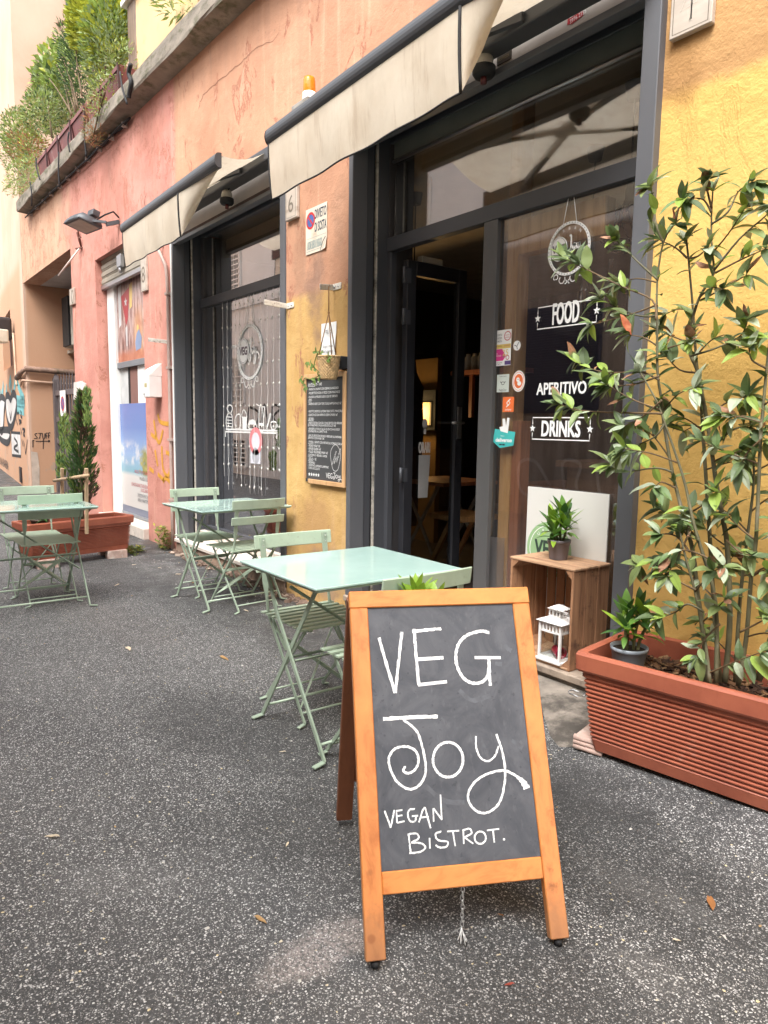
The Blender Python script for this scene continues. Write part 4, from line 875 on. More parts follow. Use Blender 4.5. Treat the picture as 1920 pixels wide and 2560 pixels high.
mb = MB(); mb.text(f, u0+.118, z0+.215, 'DIVIETO', .062, .140, 'l', D_, 0, 0, .002); mb.text(f, u0+.118, z0+.132, 'DI SOSTA', .062, .140, 'l', D_, 0, 0, .002); mb.build('lettering', M_INK, sg)
mb = MB(); mb.ribbon(f, [(u0+.012, z0+.018), (u1-.07, z0+.018), (u1-.012, z0+.10), (u0+.012, z0+.10)], .003, D_, True); mb.text(f, u0+.022, z0+.03, 'LASCIARE LIBERO IL PASSAGGIO', .055, .185, 'l', D_, 0, 0, .002); mb.build('small_print', mat('faded_green_ink', (.28, .33, .31), .6), sg)

# rusted brackets
def bracket(px0, px1, label, stand):
    a, b = FW.px(*px0), FW.px(*px1); t_ = thing('wall_bracket', label, 'bracket', FW.pt(*a), group='rusty white brackets on the wall')
    mb = MB(); mb.box((b[0]-.09, WY-.006, b[1]-.02), (b[0]+.01, WY-.0005, b[1]+.02)); mb.build('foot', M_RUST, t_, bevel=.002)
    mb = MB(); mb.bar((b[0]-.085, WY-.004, b[1]), stand, .036, .007, (0, 0, 1)); mb.build('arm', M_RUST, t_, bevel=.002)
    mb = MB()
    for dx in (-.065, -.02): mb.lathe([(.007, 0), (.006, .004), (0, .005)], (0, 0, 0), 8, Matrix.Translation((b[0]+dx, WY-.006, b[1])) @ Matrix.Rotation(R(90), 4, 'X'))
    mb.build('bolt', M_ALU, t_)
q = ony(800, 717, 2.43); bracket((855, 714), (852, 714), 'rusty white bracket holding the string of the hanging basket', (q.x, q.y, q.z))
q = ony(660, 755, 2.40); bracket((735, 762), (734, 762), 'rusty white bracket between window and yellow pier', (q.x, q.y, q.z))
q = ony(370, 849, 2.42); bracket((427, 853), (426, 853), 'rusty white bracket on the pink pier above the letterbox', (q.x, q.y, q.z))

# hanging basket
bc = ony(822, 920, 2.46); BR = .105
t_ = thing('hanging_basket', 'woven straw basket hanging on twine in front of the chalk menu', 'basket', (bc.x, bc.y, bc.z-.1))
mb = MB(); rows = []; nz_, na = 26, 72
for j in range(nz_+1):
    f = j/nz_; z = bc.z-.07+.14*f; r = .044+.023*f**.7
    rows.append([V((bc.x+(r+.0065*math.sin(na/4*a_+(math.pi if (j//2) % 2 else 0)))*math.cos(a_), bc.y+(r+.0065*math.sin(na/4*a_+(math.pi if (j//2) % 2 else 0)))*math.sin(a_), z)) for a_ in [2*math.pi*k/na for k in range(na)]])
mb.smooth = True; mb.loft(rows, True, True, False); mb.build('weave', mat('straw', (.60, .41, .21), .8, 0, .3, 45, .4, 200, dirt=(.34, .20, .09), dirt_amt=.25, dscale=20), t_)
mb = MB(); mb.tube([(bc.x+.068*math.cos(2*math.pi*k/24), bc.y+.068*math.sin(2*math.pi*k/24), bc.z+.07+.003*math.sin(k*3)) for k in range(25)], .006, 6); mb.build('rim', MATS['straw'], t_)
mb = MB(); mb.lathe([(0, bc.z+.05), (.063, bc.z+.05)], (bc.x, bc.y, 0), 16); mb.build('soil', mat('dark_soil', (.03, .02, .014), .95, 0, .5, 60, .6, 90), t_)
qt = ony(822, 716, 2.46); qk = ony(822, 782, 2.46); M_TWINE = mat('brown_twine', (.26, .14, .06), .9)
mb = MB(); mb.tube([qt, qk], .004, 5); mb.lathe([(0, -.012), (.009, 0), (0, .012)], qk, 8)
for a_ in (-.3, 1.8, 3.9): mb.tube([qk, V((bc.x+.067*math.cos(a_), bc.y+.067*math.sin(a_), bc.z+.07))], .0035, 5)
mb.build('twine', M_TWINE, t_)
def leafmat(name, c, v=.25, gloss=.45, back=None):
    if name in MATS: return MATS[name]
    t = NT(name); o = t.n('ShaderNodeObjectInfo').outputs['Random']; n = t.noise(t.pos((1, 1, 1), 'World'), 17, 4, .6)
    hi = tuple(min(1, x*(1+v*1.6)) for x in c); lo = tuple(x*(1-v) for x in c)
    cc = t.mix(t.math('MULTIPLY_ADD', o, .5, t.math('MULTIPLY', n, .5)), lo, hi)
    t.put(t.p.inputs['Base Color'], cc); t.p.inputs['Roughness'].default_value = gloss; t.p.inputs['Specular IOR Level'].default_value = .45
    out = t.t.nodes['Material Output']; tl = t.n('ShaderNodeBsdfTranslucent'); t.l(t.mix(.5, cc, tuple(min(1, x*1.6) for x in c)), tl.inputs[0]); mx = t.n('ShaderNodeMixShader'); mx.inputs[0].default_value = .25
    t.l(t.p.outputs[0], mx.inputs[1]); t.l(tl.outputs[0], mx.inputs[2]); t.l(mx.outputs[0], out.inputs[0])
    MATS[name] = t.m; return t.m
M_IVY = leafmat('ivy_green', (.14, .22, .05))
def leaf_shape(L, Wd, curl=.25, fold=.2, n=5, tip=1.0, wavy=0.):
    """a leaf along +x with a folded midrib: points and faces"""
    vs, fs = [], []
    for i in range(n+1):
        f = i/n; w = Wd/2*math.sin(math.pi*min(1, f**.85))**.8*(1 if f < .5 else 1-(1-tip)*(f-.5)) if 0 < f < 1 else .0008
        z = -curl*L*f*f+wavy*L*math.sin(f*9)
        vs += [(L*f, w, z+fold*w), (L*f, 0, z), (L*f, -w, z+fold*w)]
    for i in range(n):
        a, b = 3*i, 3*i+3; fs += [(a, a+1, b+1, b), (a+1, a+2, b+2, b+1)]
    return vs, fs
def add_leaf(mb, p, d, up, L, Wd, curl=.25, fold=.25, n=3):
    d = V(d).normalized(); s_ = d.cross(V(up)); s_ = s_.normalized() if s_.length > .05 else V((1, 0, 0)); u = s_.cross(d)
    vs, fs = leaf_shape(L, Wd, curl, fold, n); mb.add([V(p)+d*a+s_*b+u*c for a, b, c in vs], fs)
vine = [bc+V((-.06, -.02, .07)), bc+V((-.09, -.03, .06)), ony(795, 880, 2.43), ony(785, 915, 2.43), ony(800, 935, 2.43), ony(778, 948, 2.43), ony(762, 945, 2.43), ony(757, 965, 2.43)]
mb = MB(); mb.tube(smooth_pts(vine, 4), .003, 5); mb.build('trailing_stem', mat('green_stem', (.16, .20, .05), .6), t_)
for (x, y) in ((770, 905), (778, 913), (785, 920), (792, 882), (803, 878), (752, 945), (760, 960), (764, 968), (797, 942), (788, 950), (815, 895), (822, 893)):
    mb = MB(); p = ony(x, y, 2.42)
    for k in range(3): add_leaf(mb, p, (math.cos(k*1.2+x), -.4, math.sin(k*1.2+x)-.2), (0, -1, .4), .04, .022)
    mb.build('leaf', M_IVY, t_)

# chalk menu
f = Frame((0, WY, 0), (1, 0, 0))
u0, u1, z0, z1 = -4.315, -3.80, .875, 1.625
t_ = thing('menu_board', 'tall framed chalk menu hanging on the yellow pier', 'menu board', (-4.05, WY, .9))
M_PINE = wood_mat('pale_pine', (.62, .37, .18), (.46, .25, .11), 3, 2, .5); M_SLATE2 = mat('slate_panel', (.055, .056, .058), .7, 0, .15, 6, dirt=(.10, .10, .10), dirt_amt=.2)
mb = MB(); mb.prism([(u0+.01, z0+.01), (u1-.01, z0+.01), (u1-.01, z1-.01), (u0+.01, z1-.01)], f, .002, .012); pn = mb.build('panel', M_SLATE2, t_)
for nm, poly in (('frame_side', [(u0, z0+.03), (u0+.022, z0+.03), (u0+.022, z1), (u0, z1)]), ('frame_side', [(u1-.03, z0), (u1, z0), (u1, z1), (u1-.03, z1)]), ('frame_top', [(u0+.0225, z1-.03), (u1-.0305, z1-.03), (u1-.0305, z1), (u0+.0225, z1)]), ('frame_bottom', [(u0+.06, z0), (u1-.0305, z0), (u1-.0305, z0+.03), (u0+.06, z0+.03)])):
    mb = MB(); mb.prism(poly, f, .0125, .026); mb.build(nm, M_PINE, t_, bevel=.002)
M_CHALK = mat('white_chalk', (.80, .80, .79), .9, 0, .08, 60)
mb = MB(); lx = u0+.04; PW = u1-u0-.075
for k, (y, txt, w, h) in enumerate(((.895, 'ANTIPASTI - 10€', .40, .019), (.855, '- PANINO A CHAPATI CON CREMA DI ANACARDI', .86, .016), (.82, '- POLPETTE DI SOIA A PEZZI CON MAIONESE', .9, .016), (.785, '- POLENTA AI FUNGHI, SUGO E OLIO DI TARTUFO', .84, .016), (.755, '- PRIMI -', .12, .019), (.722, '- RAMEN DI RISO CON TOFU E SALSA ARTIGIANALE 15€', .94, .016),
        (.655, '- RISOTTO CREMOSO AL PORRO SBUCCIATO, MANDORLE', .97, .016), (.622, '- GNOCCHI DI SOIA RIPIENI DI CREMA E PORRI 16€', .84, .016), (.583, '- SECONDI -', .18, .019), (.55, '- SPIEDO DI SEITAN CON SOIA, E PANE SERVITO CON VERDURE', .96, .015), (.528, '  DI STAGIONE E SALSA AGRODOLCE 16€', .8, .015), (.495, '- BURGER DI TOFU E SALSA DI ZUCCA AL SUGO', .9, .015), (.472, '  CON PANE PER LA SCARPETTA 16€', .56, .015),
        (.435, "- DAL DI LENTICCHIE ROSSE E VERDURE ALL'INDIANA", .95, .015), (.412, '  SERVITO CON PANE 15€', .48, .015), (.375, '- PANINI - SERVITI CON PATATE AL FORNO E SALSA', .98, .016), (.34, '- VEGAN WRAP 15€', .36, .017), (.312, '- BURGER QUEEN 16€', .38, .017), (.284, '- PULLED VEGGIE BBQ WRAP 16€', .58, .017), (.255, '- CONTORNI 5€ - VERDURE AL VAPORE', .56, .016), (.215, '- DOLCI - 7€', .25, .019), (.183, '- VEGAMISU', .21, .016), (.158, '- CROSTATA LIMONE E LAMPONE', .6, .016), (.132, '- TORTA CIOCCOLATO', .35, .016))):
    mb.text(f, lx, z0+(z1-z0)*y, txt, h, PW*w, 'l', .0128, .12, -.012 if k > 12 else 0)
for y, w in ((.89, .2), (.75, .1), (.578, .17), (.368, .17), (.25, .14), (.208, .15)): mb.ribbon(f, [(lx, z0+(z1-z0)*y), (lx+PW*w, z0+(z1-z0)*y-.001)], .002, .0128)
for k in range(5): star(f, mb, lx+.02+.03*k, z0+.062, .015, .0128)
star(f, mb, lx+.13, z1-.055, .010, .0128)
ex, ey = u1-.125, z0+.19; mb.ribbon(f, [(ex+(.058+.006*math.sin(3*a_))*math.cos(a_), ey+.088*math.sin(a_)) for a_ in [2*math.pi*k/40 for k in range(40)]], .003, .0128, True)
for k, s_ in enumerate(('PANE AGGIUNTO', 'MENO', 'CARNE, GRAZIE!')): mb.text(f, ex-.034+.026*k, ey-.05+.01*k, s_, .013, .105 if k != 1 else .05, 'l', .0128, 0, R(62))
mb.text(f, u1-.24, z0+.05, 'VEG', .038, .08, 'l', .0128)
JOY = [[(0, 1), (.22, 1)], [(.12, 1), (.17, .5), (.14, .1), (.04, .0), (-.02, .2), (.05, .4), (.1, .25)], [(.34+.1*math.cos(a_*.7), .45+.24*math.sin(a_*.7)) for a_ in range(10)], [(.5, .7), (.52, .42), (.6, .38), (.68, .62)], [(.68, .72), (.7, .3), (.64, -.15), (.52, -.2), (.5, 0), (.66, .12), (.84, .02), (.9, -.12)]]
for st in JOY: mb.ribbon(f, [(u1-.15+.12*p[0]*1.0, z0+.048+.042*p[1]) for p in smooth_pts([(a, b, 0) for a, b in st], 4)], .004, .0128)
mb.build('chalk_writing', M_CHALK, pn, kind='stuff')
# notice behind the basket, small black box
a, b = FW.px(806, 818), FW.px(844, 900)
t_ = thing('paper_notice', 'white paper notice taped behind the hanging basket', 'notice', FW.pt(a[0], b[1]))
mb = MB(); vs = []
for j in range(5):
    for i in range(2): vs.append(f.pt(a[0]+(b[0]-a[0]-.01)*i, b[1]+(a[1]-b[1]+.02)*j/4, .009+.004*math.sin(j*1.3)*(i+.3)))
mb.add(vs, [(2*j, 2*j+1, 2*j+3, 2*j+2) for j in range(4)]); pp = mb.build('sheet', M_VINYL, t_)
mb = MB(); mx = (a[0]+b[0])/2
for k, s_ in enumerate(('Veg Joy', '', '', 'Scopri i menu', 'del giorno', 'sul nostro sito')):
    if s_: mb.text(f, mx, a[1]-.045-.032*k, s_, .018 if k else .03, .12 if k else .10, 'c', .0165)
mb.build('lettering', mat('grey_print', (.12, .12, .13), .5), pp)
a, b = FW.px(855, 897), FW.px(876, 925)
t_ = thing('black_box', 'small black box with pale label above the chalk menu', 'box', FW.pt(a[0], b[1]))
mb = MB(); mb.box((a[0]+.0, WY-.06, b[1]+.005), (b[0]-.02, WY-.001, a[1]+.01)); bx_ = mb.build('case', M_BLACK, t_, bevel=.006)
f2 = Frame((0, WY-.0605, 0), (1, 0, 0)); mb = MB(); mb.cur = 0; mb.rect(f2, a[0]+.035, b[1]+.02, b[0]-.03, a[1]-.0, .001); mb.cur = 1; mb.rect(f2, a[0]+.035, b[1]+.05, b[0]-.03, a[1]-.04, .002); mb.build('label', [mat('pale_label', (.5, .48, .45), .5), mat('brown_label', (.08, .04, .03), .5)], bx_)

# letterbox, conduit and iron hook on the pink pier
a, b = FW.px(357, 922), FW.px(386, 993)
t_ = thing('letterbox', 'white metal letterbox fixed to the pink pier', 'letterbox', FW.pt(a[0], b[1]))
lx0, lx1, lz0, lz1 = ony(357, 960, 2.46).x, ony(371, 960, 2.46).x, ony(365, 993, 2.46).z, ony(365, 935, 2.46).z
mb = MB(); mb.box((lx0, 2.46, lz0), (lx1, WY-.001, lz1-.02)); mb.build('body', M_WHITE, t_, bevel=.006)
mb = MB(); mb.add([(lx0, 2.46, lz1-.019), (lx1, 2.46, lz1-.019), (lx1, WY-.001, lz1-.019), (lx0, WY-.001, lz1-.019), (lx0+.01, 2.49, lz1+.05), (lx1-.01, 2.49, lz1+.05), (lx1, WY-.001, lz1+.11), (lx0, WY-.001, lz1+.11)], [(0, 1, 5, 4), (1, 2, 6, 5), (3, 0, 4, 7), (4, 5, 6, 7)]); mb.build('lid', M_WHITE, t_)
f3 = Frame((0, 2.46, 0), (1, 0, 0)); mb = MB(); mb.cur = 0; mb.rect(f3, lx0+.05, lz1-.13, lx0+.12, lz1-.09, .002); mb.cur = 1; mb.disc(f3, lx0+.035, lz1-.2, .014, .002, 10); mb.build('name_slot', [mat('brass_label', (.45, .40, .2), .4), M_DARK], t_)
t_ = thing('cable_conduit', 'thin pipe running down the pink pier beside the window frame', 'pipe', (-6.87, WY, 1))
a = FW.px(409, 622); mb = MB(); mb.tube(smooth_pts([(a[0], WY-.0, a[1]+.05), (a[0], WY-.06, a[1]), (a[0]+.10, WY-.05, a[1]-.12), (-6.86, WY-.03, a[1]-.3), (-6.85, WY-.03, 1.9), (-6.85, WY-.03, .02)], 4), .017, 8); mb.build('pipe', mat('pinkish_grey_pipe', (.42, .31, .27), .6), t_)
for z in (2.5, 1.8, 1.1, .5):
    mb = MB(); mb.box((-6.885, WY-.05, z), (-6.815, WY-.001, z+.025)); mb.build('clip', mat('pinkish_grey_pipe', (.42, .31, .27), .6), t_)
t_ = thing('iron_hooks', 'rusty iron hook and wire sticking out of the pink wall', 'hook', FW.pt(*FW.px(204, 620)))
a = FW.px(204, 620); mb = MB(); M_IRON = mat('rusty_iron', (.16, .07, .05), .8)
for d_ in ((-.08, 0), (.09, -.02), (0, .18), (-.02, .3), (.06, .1)): mb.tube([FW.pt(a[0], a[1], 0), FW.pt(a[0]+d_[0], a[1]+d_[1], .05), FW.pt(a[0]+d_[0]*1.3, a[1]+d_[1]*1.2, .02)], .012, 5)
mb.build('hook', M_IRON, t_)
b = ony(146, 690, 2.35); mb = MB(); mb.tube([FW.pt(a[0], a[1]-.0, .02), b], .012, 5); mb.build('rod', mat('pale_rod', (.55, .45, .40), .5), t_)

# sirens under the awnings, conduit loop, sticker
def siren(px, Y, label):
    q = ony(*px, Y); t_ = thing('alarm_siren', label, 'siren', (q.x, Y, q.z), group='round sirens on the shutter boxes')
    mb = MB(); mb.lathe([(0, -.045), (.045, -.045), (.055, -.03), (.055, 0), (.042, .006)], q, 18); mb.build('base', M_BLACK, t_)
    mb = MB(); mb.lathe([(.042, .007), (.044, .03), (.036, .055), (.02, .068), (0, .07)], q, 18); mb.build('dome', mat('cream_plastic', (.48, .44, .36), .4, dirt=(.05, .04, .04), dirt_amt=.45, dscale=12), t_)
    mb = MB(); mb.tube([q+V((0, 0, -.045)), q+V((0, 0, -.075))], .015, 8); mb.build('stub', mat('dull_red_plastic', (.10, .02, .02), .5), t_)
    mb = MB(); mb.tube(smooth_pts([q+V((.03, .0, .06)), q+V((.09, .0, .10)), q+V((.085, 0, .17)), q+V((.02, 0, .18)), q+V((-.03, .0, .16))], 4), .005, 5); mb.build('cable', M_DARK, t_)
siren((1210, 168), 2.53, 'cream and black siren under the large near awning'); siren((567, 497), 2.53, 'cream and black siren under the smaller far awning')
q = [ony(x, y, WY+.024) for x, y in ((1418, 62), (1430, 60), (1459, 38), (1457, 18), (1420, 40))]
mb = MB(); mb.cur = 0; mb.add([p+V((0, -.0006, 0)) for p in q], [(0, 1, 2, 3, 4)])
mb.cur = 1; w_ = [ony(x, y, WY+.0228) for x, y in ((1455, 26), (1457, 17), (1424, 38), (1424, 46))]; mb.add(w_, [(0, 1, 2, 3)])
fs_ = Frame((0, WY+.0225, 0), (1, 0, 0)); c_ = fs_.px(1425, 60); mb.cur = 1; mb.text(fs_, c_[0], c_[1], '3976 2755', .018, .085, 'l', 0, 0, R(8)); mb.text(fs_, c_[0]+.012, c_[1]+.032, 'URBANIZE', .014, .06, 'l', 0, 0, R(8))
mb.build('sticker', [mat('red_sticker', (.42, .03, .035), .5), M_VINYL], label='torn red and white sticker on the taupe shutter box', cat='sticker')
q = ony(1262, 137, WY+.024); mb = MB(); mb.box((q.x-.045, WY+.018, q.z-.035), (q.x+.045, WY+.0245, q.z+.04)); fz = Frame((0, WY+.018, 0), (1, 0, 0)); mb.cur = 1; mb.text(fz, q.x, q.z+.01, 'ALLARME', .016, .07, 'c', .001); mb.text(fz, q.x, q.z-.02, 'SICUREZZA', .013, .07, 'c', .001)
mb.build('alarm_plate', [mat('brown_plate', (.06, .045, .03), .5), mat('dull_gold', (.28, .2, .09), .5)], label='small brown alarm plate with gold lettering beside the near siren', cat='plate')

# ================================================================== THE PASSAGE
t_ = thing('iron_gate', 'grey pointed picket gate in the passage with a solid foot', 'gate', (-13.2, 3.05, 0))
M_GATE = mat('grey_brown_gate_paint', (.115, .095, .095), .6, 0, .2, 9)
gm = MB(); gm.box((-.022, -.012, 0), (.022, .012, 1.92)); gm.add([(-.022, -.012, 1.92), (.022, -.012, 1.92), (.022, .012, 1.92), (-.022, .012, 1.92), (0, 0, 2.06)], [(0, 1, 4), (1, 2, 4), (2, 3, 4), (3, 0, 4)])
gme = gm.mesh('picket', M_GATE)
for i in range(16): inst(gme, 'picket', t_, Matrix.Translation((-13.42+.19*i, 3.05, .04)))
mb = MB(); mb.box((-13.66, 3.0, 0), (-13.56, 3.1, 2.0)); mb.add([(-13.66, 3.0, 2.0), (-13.56, 3.0, 2.0), (-13.56, 3.1, 2.0), (-13.66, 3.1, 2.0), (-13.61, 3.05, 2.14)], [(0, 1, 4), (1, 2, 4), (2, 3, 4), (3, 0, 4)]); mb.build('gate_post', M_GATE, t_)
for z in (1.72, 1.26, .88): mb = MB(); mb.box((-13.555, 3.02, z), (-10.5, 3.035, z+.09)); mb.build('cross_rail', M_GATE, t_)
mb = MB(); mb.box((-13.555, 3.063, .02), (-10.5, 3.075, .86)); mb.build('solid_panel', M_GATE, t_)
t_ = thing('gate_sign', 'narrow white no parking sign tied to the passage gate', 'sign', (-13.1, 3.0, 1.3))
p = [ony(x, y, 3.0) for x, y in ((153, 1040), (162, 1036), (163, 975), (153, 977))]; mb = MB(); mb.box((p[0].x, 2.99, p[0].z), (p[1].x+.1, 3.0, p[3].z)); s2 = mb.build('board', M_VINYL, t_)
fg_ = Frame((0, 2.9895, 0), (1, 0, 0)); cxx = (p[0].x+p[1].x+.1)/2; czz = p[3].z-.22; mb = MB(); mb.cur = 0; mb.disc(fg_, cxx, czz, .1, .001); mb.cur = 1; mb.ring(fg_, cxx, czz, .11, .03, .0015); mb.ribbon(fg_, [(cxx-.07, czz+.07), (cxx+.07, czz-.07)], .03, .002); mb.cur = 2; mb.text(fg_, cxx, p[0].z+.12, 'PASSO', .045, .2, 'c', .001); mb.text(fg_, cxx, p[0].z+.05, 'CARRABILE', .035, .22, 'c', .001); mb.build('symbol', [M_SBLUE, M_SRED, M_INK], s2)
t_ = thing('paper_sheets', 'torn white papers taped to the edge of the pink pier', 'poster', (-10.5, 2.6, 1.3))
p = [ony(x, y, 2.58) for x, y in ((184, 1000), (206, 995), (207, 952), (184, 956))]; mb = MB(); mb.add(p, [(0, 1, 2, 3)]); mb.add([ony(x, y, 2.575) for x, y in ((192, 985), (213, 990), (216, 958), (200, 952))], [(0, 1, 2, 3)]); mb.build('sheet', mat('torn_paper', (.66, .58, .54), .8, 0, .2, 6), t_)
t_ = thing('air_conditioner', 'beige outdoor air conditioner unit hung inside the passage', 'air conditioner', (-13.3, 3.25, 2.5))
M_AC = mat('dirty_beige_metal', (.40, .36, .30), .6, 0, .15, 4, dirt=(.2, .16, .12), dirt_amt=.2)
mb = MB(); mb.box((-13.5, 3.18, 2.55), (-12.9, 4.1, 3.40)); mb.build('case', M_AC, t_, bevel=.02)
mb = MB(); mb.box((-13.4, 3.145, 2.56), (-12.99, 3.1785, 3.38)); mb.build('side_grille', M_BLACK, t_)
mb = MB(); mb.box((-12.899, 3.3, 2.65), (-12.885, 3.95, 3.3)); mb.build('fan_grille', mat('brown_grille', (.22, .16, .12), .7), t_)
mb = MB(); mb.bar((-13.679, 3.3, 2.50), (-12.85, 3.3, 2.50), .05, .05); mb.bar((-13.679, 3.95, 2.50), (-12.85, 3.95, 2.50), .05, .05); mb.build('bracket', M_AC, t_)
t_ = thing('drain_pipe', 'mossy brown pipe running along the passage wall', 'pipe', (-13.6, 2.7, 2.1))
a = FX.px(58, 922); b = FX.px(181, 932); mb = MB(); mb.tube([FL.pt(-1.2, a[1]-.1, .05), FL.pt(-.4, a[1]-.06, .07), FX.pt(a[0]+.02, a[1], .07), FX.pt(4.6, a[1]-.06, .07)], .05, 8); mb.build('pipe', mat('mossy_brown_pipe', (.20, .12, .085), .8, 0, .4, 8, .3, 40, dirt=(.05, .045, .02), dirt_amt=.5, dscale=5), t_)
mb = MB(); mb.tube([FL.pt(-.8, a[1]-.24, .03), FX.pt(a[0]-.04, a[1]-.2, .04), FX.pt(4.6, a[1]-.27, .04)], .02, 6); mb.build('small_pipe', mat('peach_painted_pipe', (.52, .34, .24), .7), t_)

# cables clipped under the ledge
t_ = thing('ledge_cables', 'bundle of black cables clipped under the mossy ledge', 'cable', (-9, 2.5, 4.4))
for k in range(2):
    mb = MB(); mb.tube([(x, 2.57-.03*k+rnd(-.008, .008), ledz(x)-.06-.03*k+rnd(-.012, .012)) for x in [-12.9+.3*i for i in range(18)]], .014-.004*k, 6); mb.build('cable', M_BLACK, t_)
for i in range(11):
    x = -12.7+.47*i; mb = MB(); mb.box((x, 2.54, ledz(x)-.10), (x+.016, 2.599, ledz(x)-.045)); mb.build('clip', mat('pale_rod', (.55, .45, .40), .5), t_)
mb = MB(); mb.tube(smooth_pts([ony(x, y, 2.40) for x, y in ((327, 160), (322, 185), (328, 205), (323, 235), (322, 245))], 4), .022, 6); mb.build('cable', M_BLACK, t_)
for i, (xa, ya, xb, yb_) in enumerate(((90, 395, 100, 450), (147, 380, 149, 468), (172, 330, 175, 380), (75, 455, 79, 515), (210, 290, 216, 392), (300, 180, 318, 260))):
    mb = MB(); mb.tube(smooth_pts([ony(xa, ya, 2.38), ony((xa+xb)/2+rnd(-4, 4), (ya+yb_)/2, 2.37), ony(xb, yb_, 2.38)], 4), .010, 5); mb.build('hanging_cord', M_DARK, t_)

# graffiti and posters on the corner house and the pink pier
M_TEAL = mat('teal_spray', (.16, .42, .44), .7, 0, .2, 14); M_SPB = mat('black_spray_paint', (.02, .02, .022), .7); M_SPW = mat('white_spray_paint', (.62, .60, .58), .7, 0, .1, 8); M_YSP = mat('yellow_spray_paint', (.62, .30, .035), .7, 0, .15, 20)
def pxs(fr, pts, k=5, closed=False): return [(p[0], p[1]) for p in smooth_pts([(*fr.px(*q), 0) for q in pts], k, closed)]
def strokes(fr, lines, w, m, name, label, cat='graffiti', d=.006, group=None):
    mb = MB()
    for L_ in lines: mb.ribbon(fr, pxs(fr, L_), w, d)
    return mb.build(name, m, None, label=label, cat=cat, group=group)
K = .217
Z = lambda pts: [(x*K, 760+y*K) for x, y in pts]      # from the enlarged view of the left edge
t_ = thing('graffiti', 'white bubble letters with black outline on the peach corner house', 'graffiti', FL.pt(-3, .8))
bub = [Z([(0, 1110), (40, 1080), (62, 1130), (50, 1250), (40, 1440), (5, 1450)]), Z([(70, 1080), (100, 1055), (125, 1100), (150, 1035), (185, 1060), (195, 1180), (170, 1320), (135, 1420), (100, 1380), (75, 1250)]), Z([(0, 1460), (60, 1450), (110, 1460), (120, 1530), (85, 1600), (0, 1545)])]
mb = MB()
for b_ in bub: mb.poly(FL, pxs(FL, b_, 4, True), .005)
mb.build('fill', M_SPW, t_)
mb = MB()
for b_ in bub: mb.ribbon(FL, pxs(FL, b_, 4, True), .16, .007, True)
mb.ribbon(FL, pxs(FL, Z([(115, 1250), (128, 1330), (135, 1240)])), .1, .007); mb.build('outline', M_SPB, t_)
strokes(FL, [Z([(188, 830), (165, 1000), (160, 1030)]), Z([(188, 830), (215, 950), (280, 1100)]), Z([(195, 1100), (285, 1115)]), Z([(195, 1135), (285, 1150)]), Z([(200, 1210), (280, 1235)]), Z([(40, 900), (35, 1000), (20, 1040)]), Z([(75, 930), (80, 1010), (70, 1040)]), Z([(110, 960), (125, 860), (135, 1020)]), Z([(0, 990), (10, 1040)])], .17, M_TEAL, 'graffiti', 'teal spray strokes and spikes on the peach corner house')
strokes(FL, [Z([(200, 1260), (225, 1250)]), Z([(212, 1250), (215, 1330)]), Z([(235, 1240), (255, 1250), (240, 1290), (258, 1310)]), Z([(190, 1330), (205, 1390)]), Z([(220, 1340), (250, 1350), (225, 1380)]), Z([(240, 1430), (255, 1500)]), Z([(260, 1440), (290, 1450), (270, 1500), (290, 1520)]), Z([(255, 1560), (270, 1640)]), Z([(275, 1570), (285, 1640)]), Z([(318, 1560), (300, 1720), (290, 1650)]), Z([(80, 1600), (85, 1730)])], .05, M_SPB, 'graffiti', 'thin scribbled black tags down the edge of the corner house')
mb = MB(); a = FL.px(0, 1160); b = FL.px(21, 1150); mb.text(FL, a[0], a[1], 'UNA BARBA', .22, abs(b[0]-a[0]), 'l', .006); mb.build('graffiti', M_SPB, label='small black handwritten words low on the peach corner house', cat='graffiti')
mb = MB(); a = FX.px(84, 1100); b = FX.px(126, 1090)
for L_ in (Z([(430, 1490), (400, 1500), (420, 1530), (430, 1545), (390, 1550)]), Z([(440, 1490), (485, 1490)]), Z([(465, 1490), (455, 1545), (445, 1550)]), Z([(490, 1490), (492, 1545), (512, 1550), (515, 1490)]), Z([(530, 1550), (528, 1492), (550, 1488)]), Z([(529, 1520), (545, 1517)]), Z([(558, 1548), (558, 1488), (580, 1485)]), Z([(558, 1518), (575, 1515)]), Z([(410, 1582), (575, 1580)]), Z([(555, 1568), (575, 1580), (555, 1592)]), Z([(497, 1550), (497, 1670)]), Z([(378, 1575), (378, 1650)]), Z([(372, 1575), (395, 1572)])):
    mb.ribbon(FX, pxs(FX, L_, 3), .014, .006)
mb.build('graffiti', M_SPB, label='black tag reading STUFF with an arrow on the passage wall', cat='graffiti')
strokes(FW, [[(385, 1050), (392, 1095), (400, 1105), (408, 1075)], [(395, 1035), (402, 1055), (425, 1060)], [(388, 1125), (395, 1165)], [(405, 1115), (408, 1170), (420, 1190), (428, 1165)], [(415, 1130), (432, 1140)], [(374, 1170), (385, 1180)], [(378, 1085), (390, 1095)], [(408, 1205), (415, 1195), (430, 1210)], [(395, 1185), (410, 1200)], [(425, 1090), (432, 1125)]], .045, M_YSP, 'graffiti', 'faded yellow scribbles on the pink pier below the letterbox', d=.003)
t_ = thing('wall_poster', 'small scuffed white poster on the peach corner house', 'poster', FL.pt(-2, .9))
mb = MB(); mb.poly(FL, [FL.px(*p) for p in ((31, 1138), (53, 1141), (51, 1083), (28, 1081))], .004); pp = mb.build('sheet', mat('scuffed_paper', (.56, .55, .54), .8, 0, .3, 4), t_)
